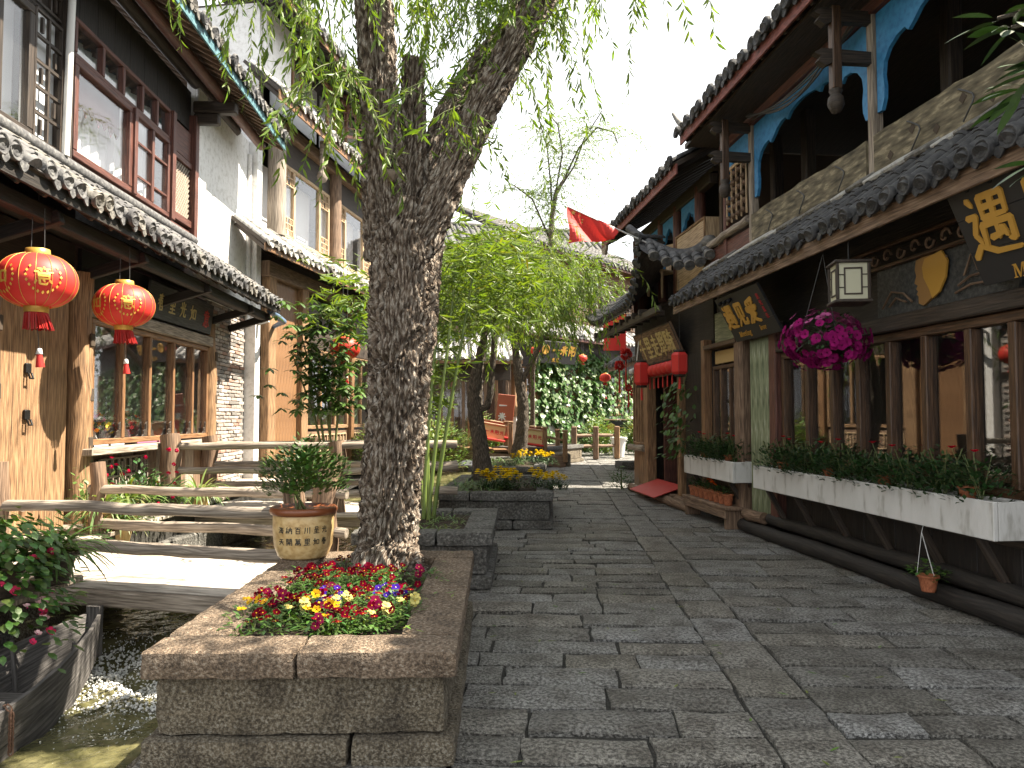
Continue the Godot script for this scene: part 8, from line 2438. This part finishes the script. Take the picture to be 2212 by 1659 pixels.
# ------------------------------------------------------------------ flag, mat, logs and small things
func build_details() -> void:
	# base logs of the taverns
	var logs := [["long dark log lying at the foot of the tavern wall", Vector3(-10.8, 0.09, 0.02), Vector3(-3.0, 0.09, 0.02), 0.09, M.wood_black_shaded], ["upper dark log along the foot of the tavern wall", Vector3(-10.1, 0.25, -0.06), Vector3(-3.0, 0.25, -0.06), 0.075, M.wood_black_shaded], ["short log end by the corrugated sheet", Vector3(-10.75, 0.25, 0.0), Vector3(-10.15, 0.25, 0.0), 0.08, M.wood_old], ["brown log lying before the porch doorway", Vector3(-16.6, 0.08, 0.12), Vector3(-12.75, 0.08, 0.12), 0.08, M.wood_old], ["second brown log behind the first at the porch doorway", Vector3(-16.4, 0.09, -0.05), Vector3(-13.0, 0.09, -0.05), 0.085, M.wood_old]]
	for k in logs:
		var a: Vector3 = RF * (k[1] as Vector3)
		var t := thing("base_log", k[0], "log", Transform3D(Basis(), a), "logs along the tavern walls")
		log_between("log", t, Vector3.ZERO, RF * (k[2] as Vector3) - a, k[3], k[4], 0.012)
	# red door mat
	var mt := thing("door_mat", "red mat sloping down from the porch doorway", "mat", RF * Transform3D(Basis(Vector3.RIGHT, 0.33), Vector3(-14.85, 0.225, 0.08)))
	bx("mat_sheet", mt, Vector3.ZERO, Vector3(1.7, 0.014, 0.62), M.red_paint, 0.003)
	# stone step beyond
	var stp := thing("stone_step", "low dark stone step past the slatted bay", "step", Transform3D(Basis(Vector3.UP, 0.1), Vector3(3.75, 0, -23.4)))
	part("step_block", rough_block(Vector3(1.0, 0.24, 0.9), 0.01, 0.02, 0.1), M.planter_grey, stp, Transform3D(Basis(), Vector3(0, 0.12, 0)))
	# flag on a slanting pole
	var fa := at_depth(1480, 562, 13.2); var fb := at_depth(1228, 447, 12.6)
	var f := thing("red_flag", "red flag with yellow stars on a slanting pole from the gallery", "flag", Transform3D(Basis(), fa))
	part("pole", mb().tube([Vector3.ZERO, fb - fa], [0.016, 0.012], 8).mesh(), M.pipe_white, f)
	var dir := (fb - fa).normalized()
	var hoist := 0.86
	var s0 := (at_depth(1330, 492, 12.85) - fa).length()
	var s1 := (fb - fa).length()
	var fm := mb()
	var nu := 16
	var nv := 10
	var FP := func(i: int, j: int) -> Vector3:
		var u := float(i) / nu
		var v := float(j) / nv
		var q := dir * lerpf(s0 - 0.02, s1, u)
		var fall := lerpf(0.18, 0.62, u) * v
		return q + Vector3(-0.02 * v + 0.03 * sin(v * 5 + u * 4), -fall, 0.07 * sin(u * 7.0 + v * 2.5) * (0.3 + v))
	for j in nv:
		for i in nu:
			fm.quad(FP.call(i, j + 1), FP.call(i + 1, j + 1), FP.call(i + 1, j), FP.call(i, j))
	part("cloth", fm.mesh(), M.red_cloth, f)
	for k in [[14, 1, 0.05], [12, 1, 0.022], [11, 2, 0.022], [11, 3, 0.022], [12, 4, 0.022]]:
		var c: Vector3 = FP.call(k[0], k[1])
		var poly := PackedVector2Array()
		for q in 10: poly.append(Vector2.from_angle(q * TAU / 10 + PI / 2) * (k[2] if q % 2 == 0 else k[2] * 0.42))
		part("star", mb().prism(poly, 0.006, 0.01, Transform3D(Basis(), c + Vector3(0, 0, 0.012))).mesh(), M.gold_paint, f)
	# security camera beside the porch sign
	var sc := thing("security_camera", "small white security camera beside the porch sign", "camera", RF * Transform3D(Basis(Vector3.UP, 0.6), on_wall(RF, 1370, 800, 0.3)))
	bx("camera_body", sc, Vector3.ZERO, Vector3(0.1, 0.09, 0.26), M.pipe_white, 0.02, Basis(Vector3.RIGHT, 0.3))
	part("mount", mb().tube([Vector3(0, 0.02, -0.05), Vector3(0, 0.6, -0.15)], [0.012, 0.012], 6).mesh(), M.pipe_white, sc)
	# red banner by the ivy house
	var bn := thing("red_banner", "plain red banner hanging past the ivy house upper windows", "banner", Transform3D(Basis(Vector3.UP, -0.1), at_depth(1328, 718, 27.0)))
	bx("banner_cloth", bn, Vector3.ZERO, Vector3(0.8, 1.3, 0.015), M.red_cloth, 0.004)
	part("banner_pole", mb().tube([Vector3(-0.45, 0.66, 0), Vector3(1.2, 0.66, 0)], [0.02, 0.02], 6).mesh(), M.wood_old, bn)
	# slack cables under the gallery eave
	var cbl := thing("cable_bundle", "slack dark cables looped under the tavern gallery eave", "cables", RF * Transform3D(Basis(), Vector3(-10.3, 5.55, 0.02)))
	for k in 5:
		var pts := []
		var rad := []
		for q in 13:
			var fq := q / 12.0
			pts.append(Vector3(fq * 2.7, 0.12 - (0.16 + 0.05 * k) * sin(fq * PI) + 0.02 * k, 0.05 * sin(fq * 3.0 + k) + 0.02 * k))
			rad.append(0.011)
		part("cable", mb().tube(pts, rad, 6).mesh(), M.wire, cbl)
	# dry grass rooted between the verge tiles of the timber house
	for k in 3:
		var dg := thing("dry_grass_tuft", ["dry grass tuft at the tip of the timber house eave", "dry grass tuft a little up the timber house eave", "dry grass tuft high on the timber house eave"][k], "grass", LF * Transform3D(Basis(), Vector3([14.95, 14.3, 12.9][k], 7.24, 0.92)))
		part("blades", straps(26, 0.28, 0.008, 1.0, 1.0).mesh(), M.dry, dg)
	# fallen willow leaves on the stones
	var lv := mb()
	for k in 60:
		var d := rr(2.6, 8.0)
		var p := Vector3(rr(-0.2, 2.6), 0.012, -d)
		if k < 12: p = Vector3(rr(-0.55, -0.35), 0.545, -rr(3.7, 6.0))
		var a := rr(0, TAU)
		lv.tint = Color(1.0, 0.9, 0.6) if k % 3 else Color(0.7, 1.0, 0.5)
		lv.leaf(p, Vector3(cos(a), 0.1, sin(a)).normalized(), Vector3(-sin(a), 0, cos(a)), rr(0.05, 0.085), 0.013, 0.1, 4)
	var fl := part("fallen_leaves", lv.mesh(), M.green_pale, self)
	stuff(fl)
	fl.set_meta("label", "yellow-green willow leaves fallen on the stone paving")
	fl.set_meta("category", "leaves")
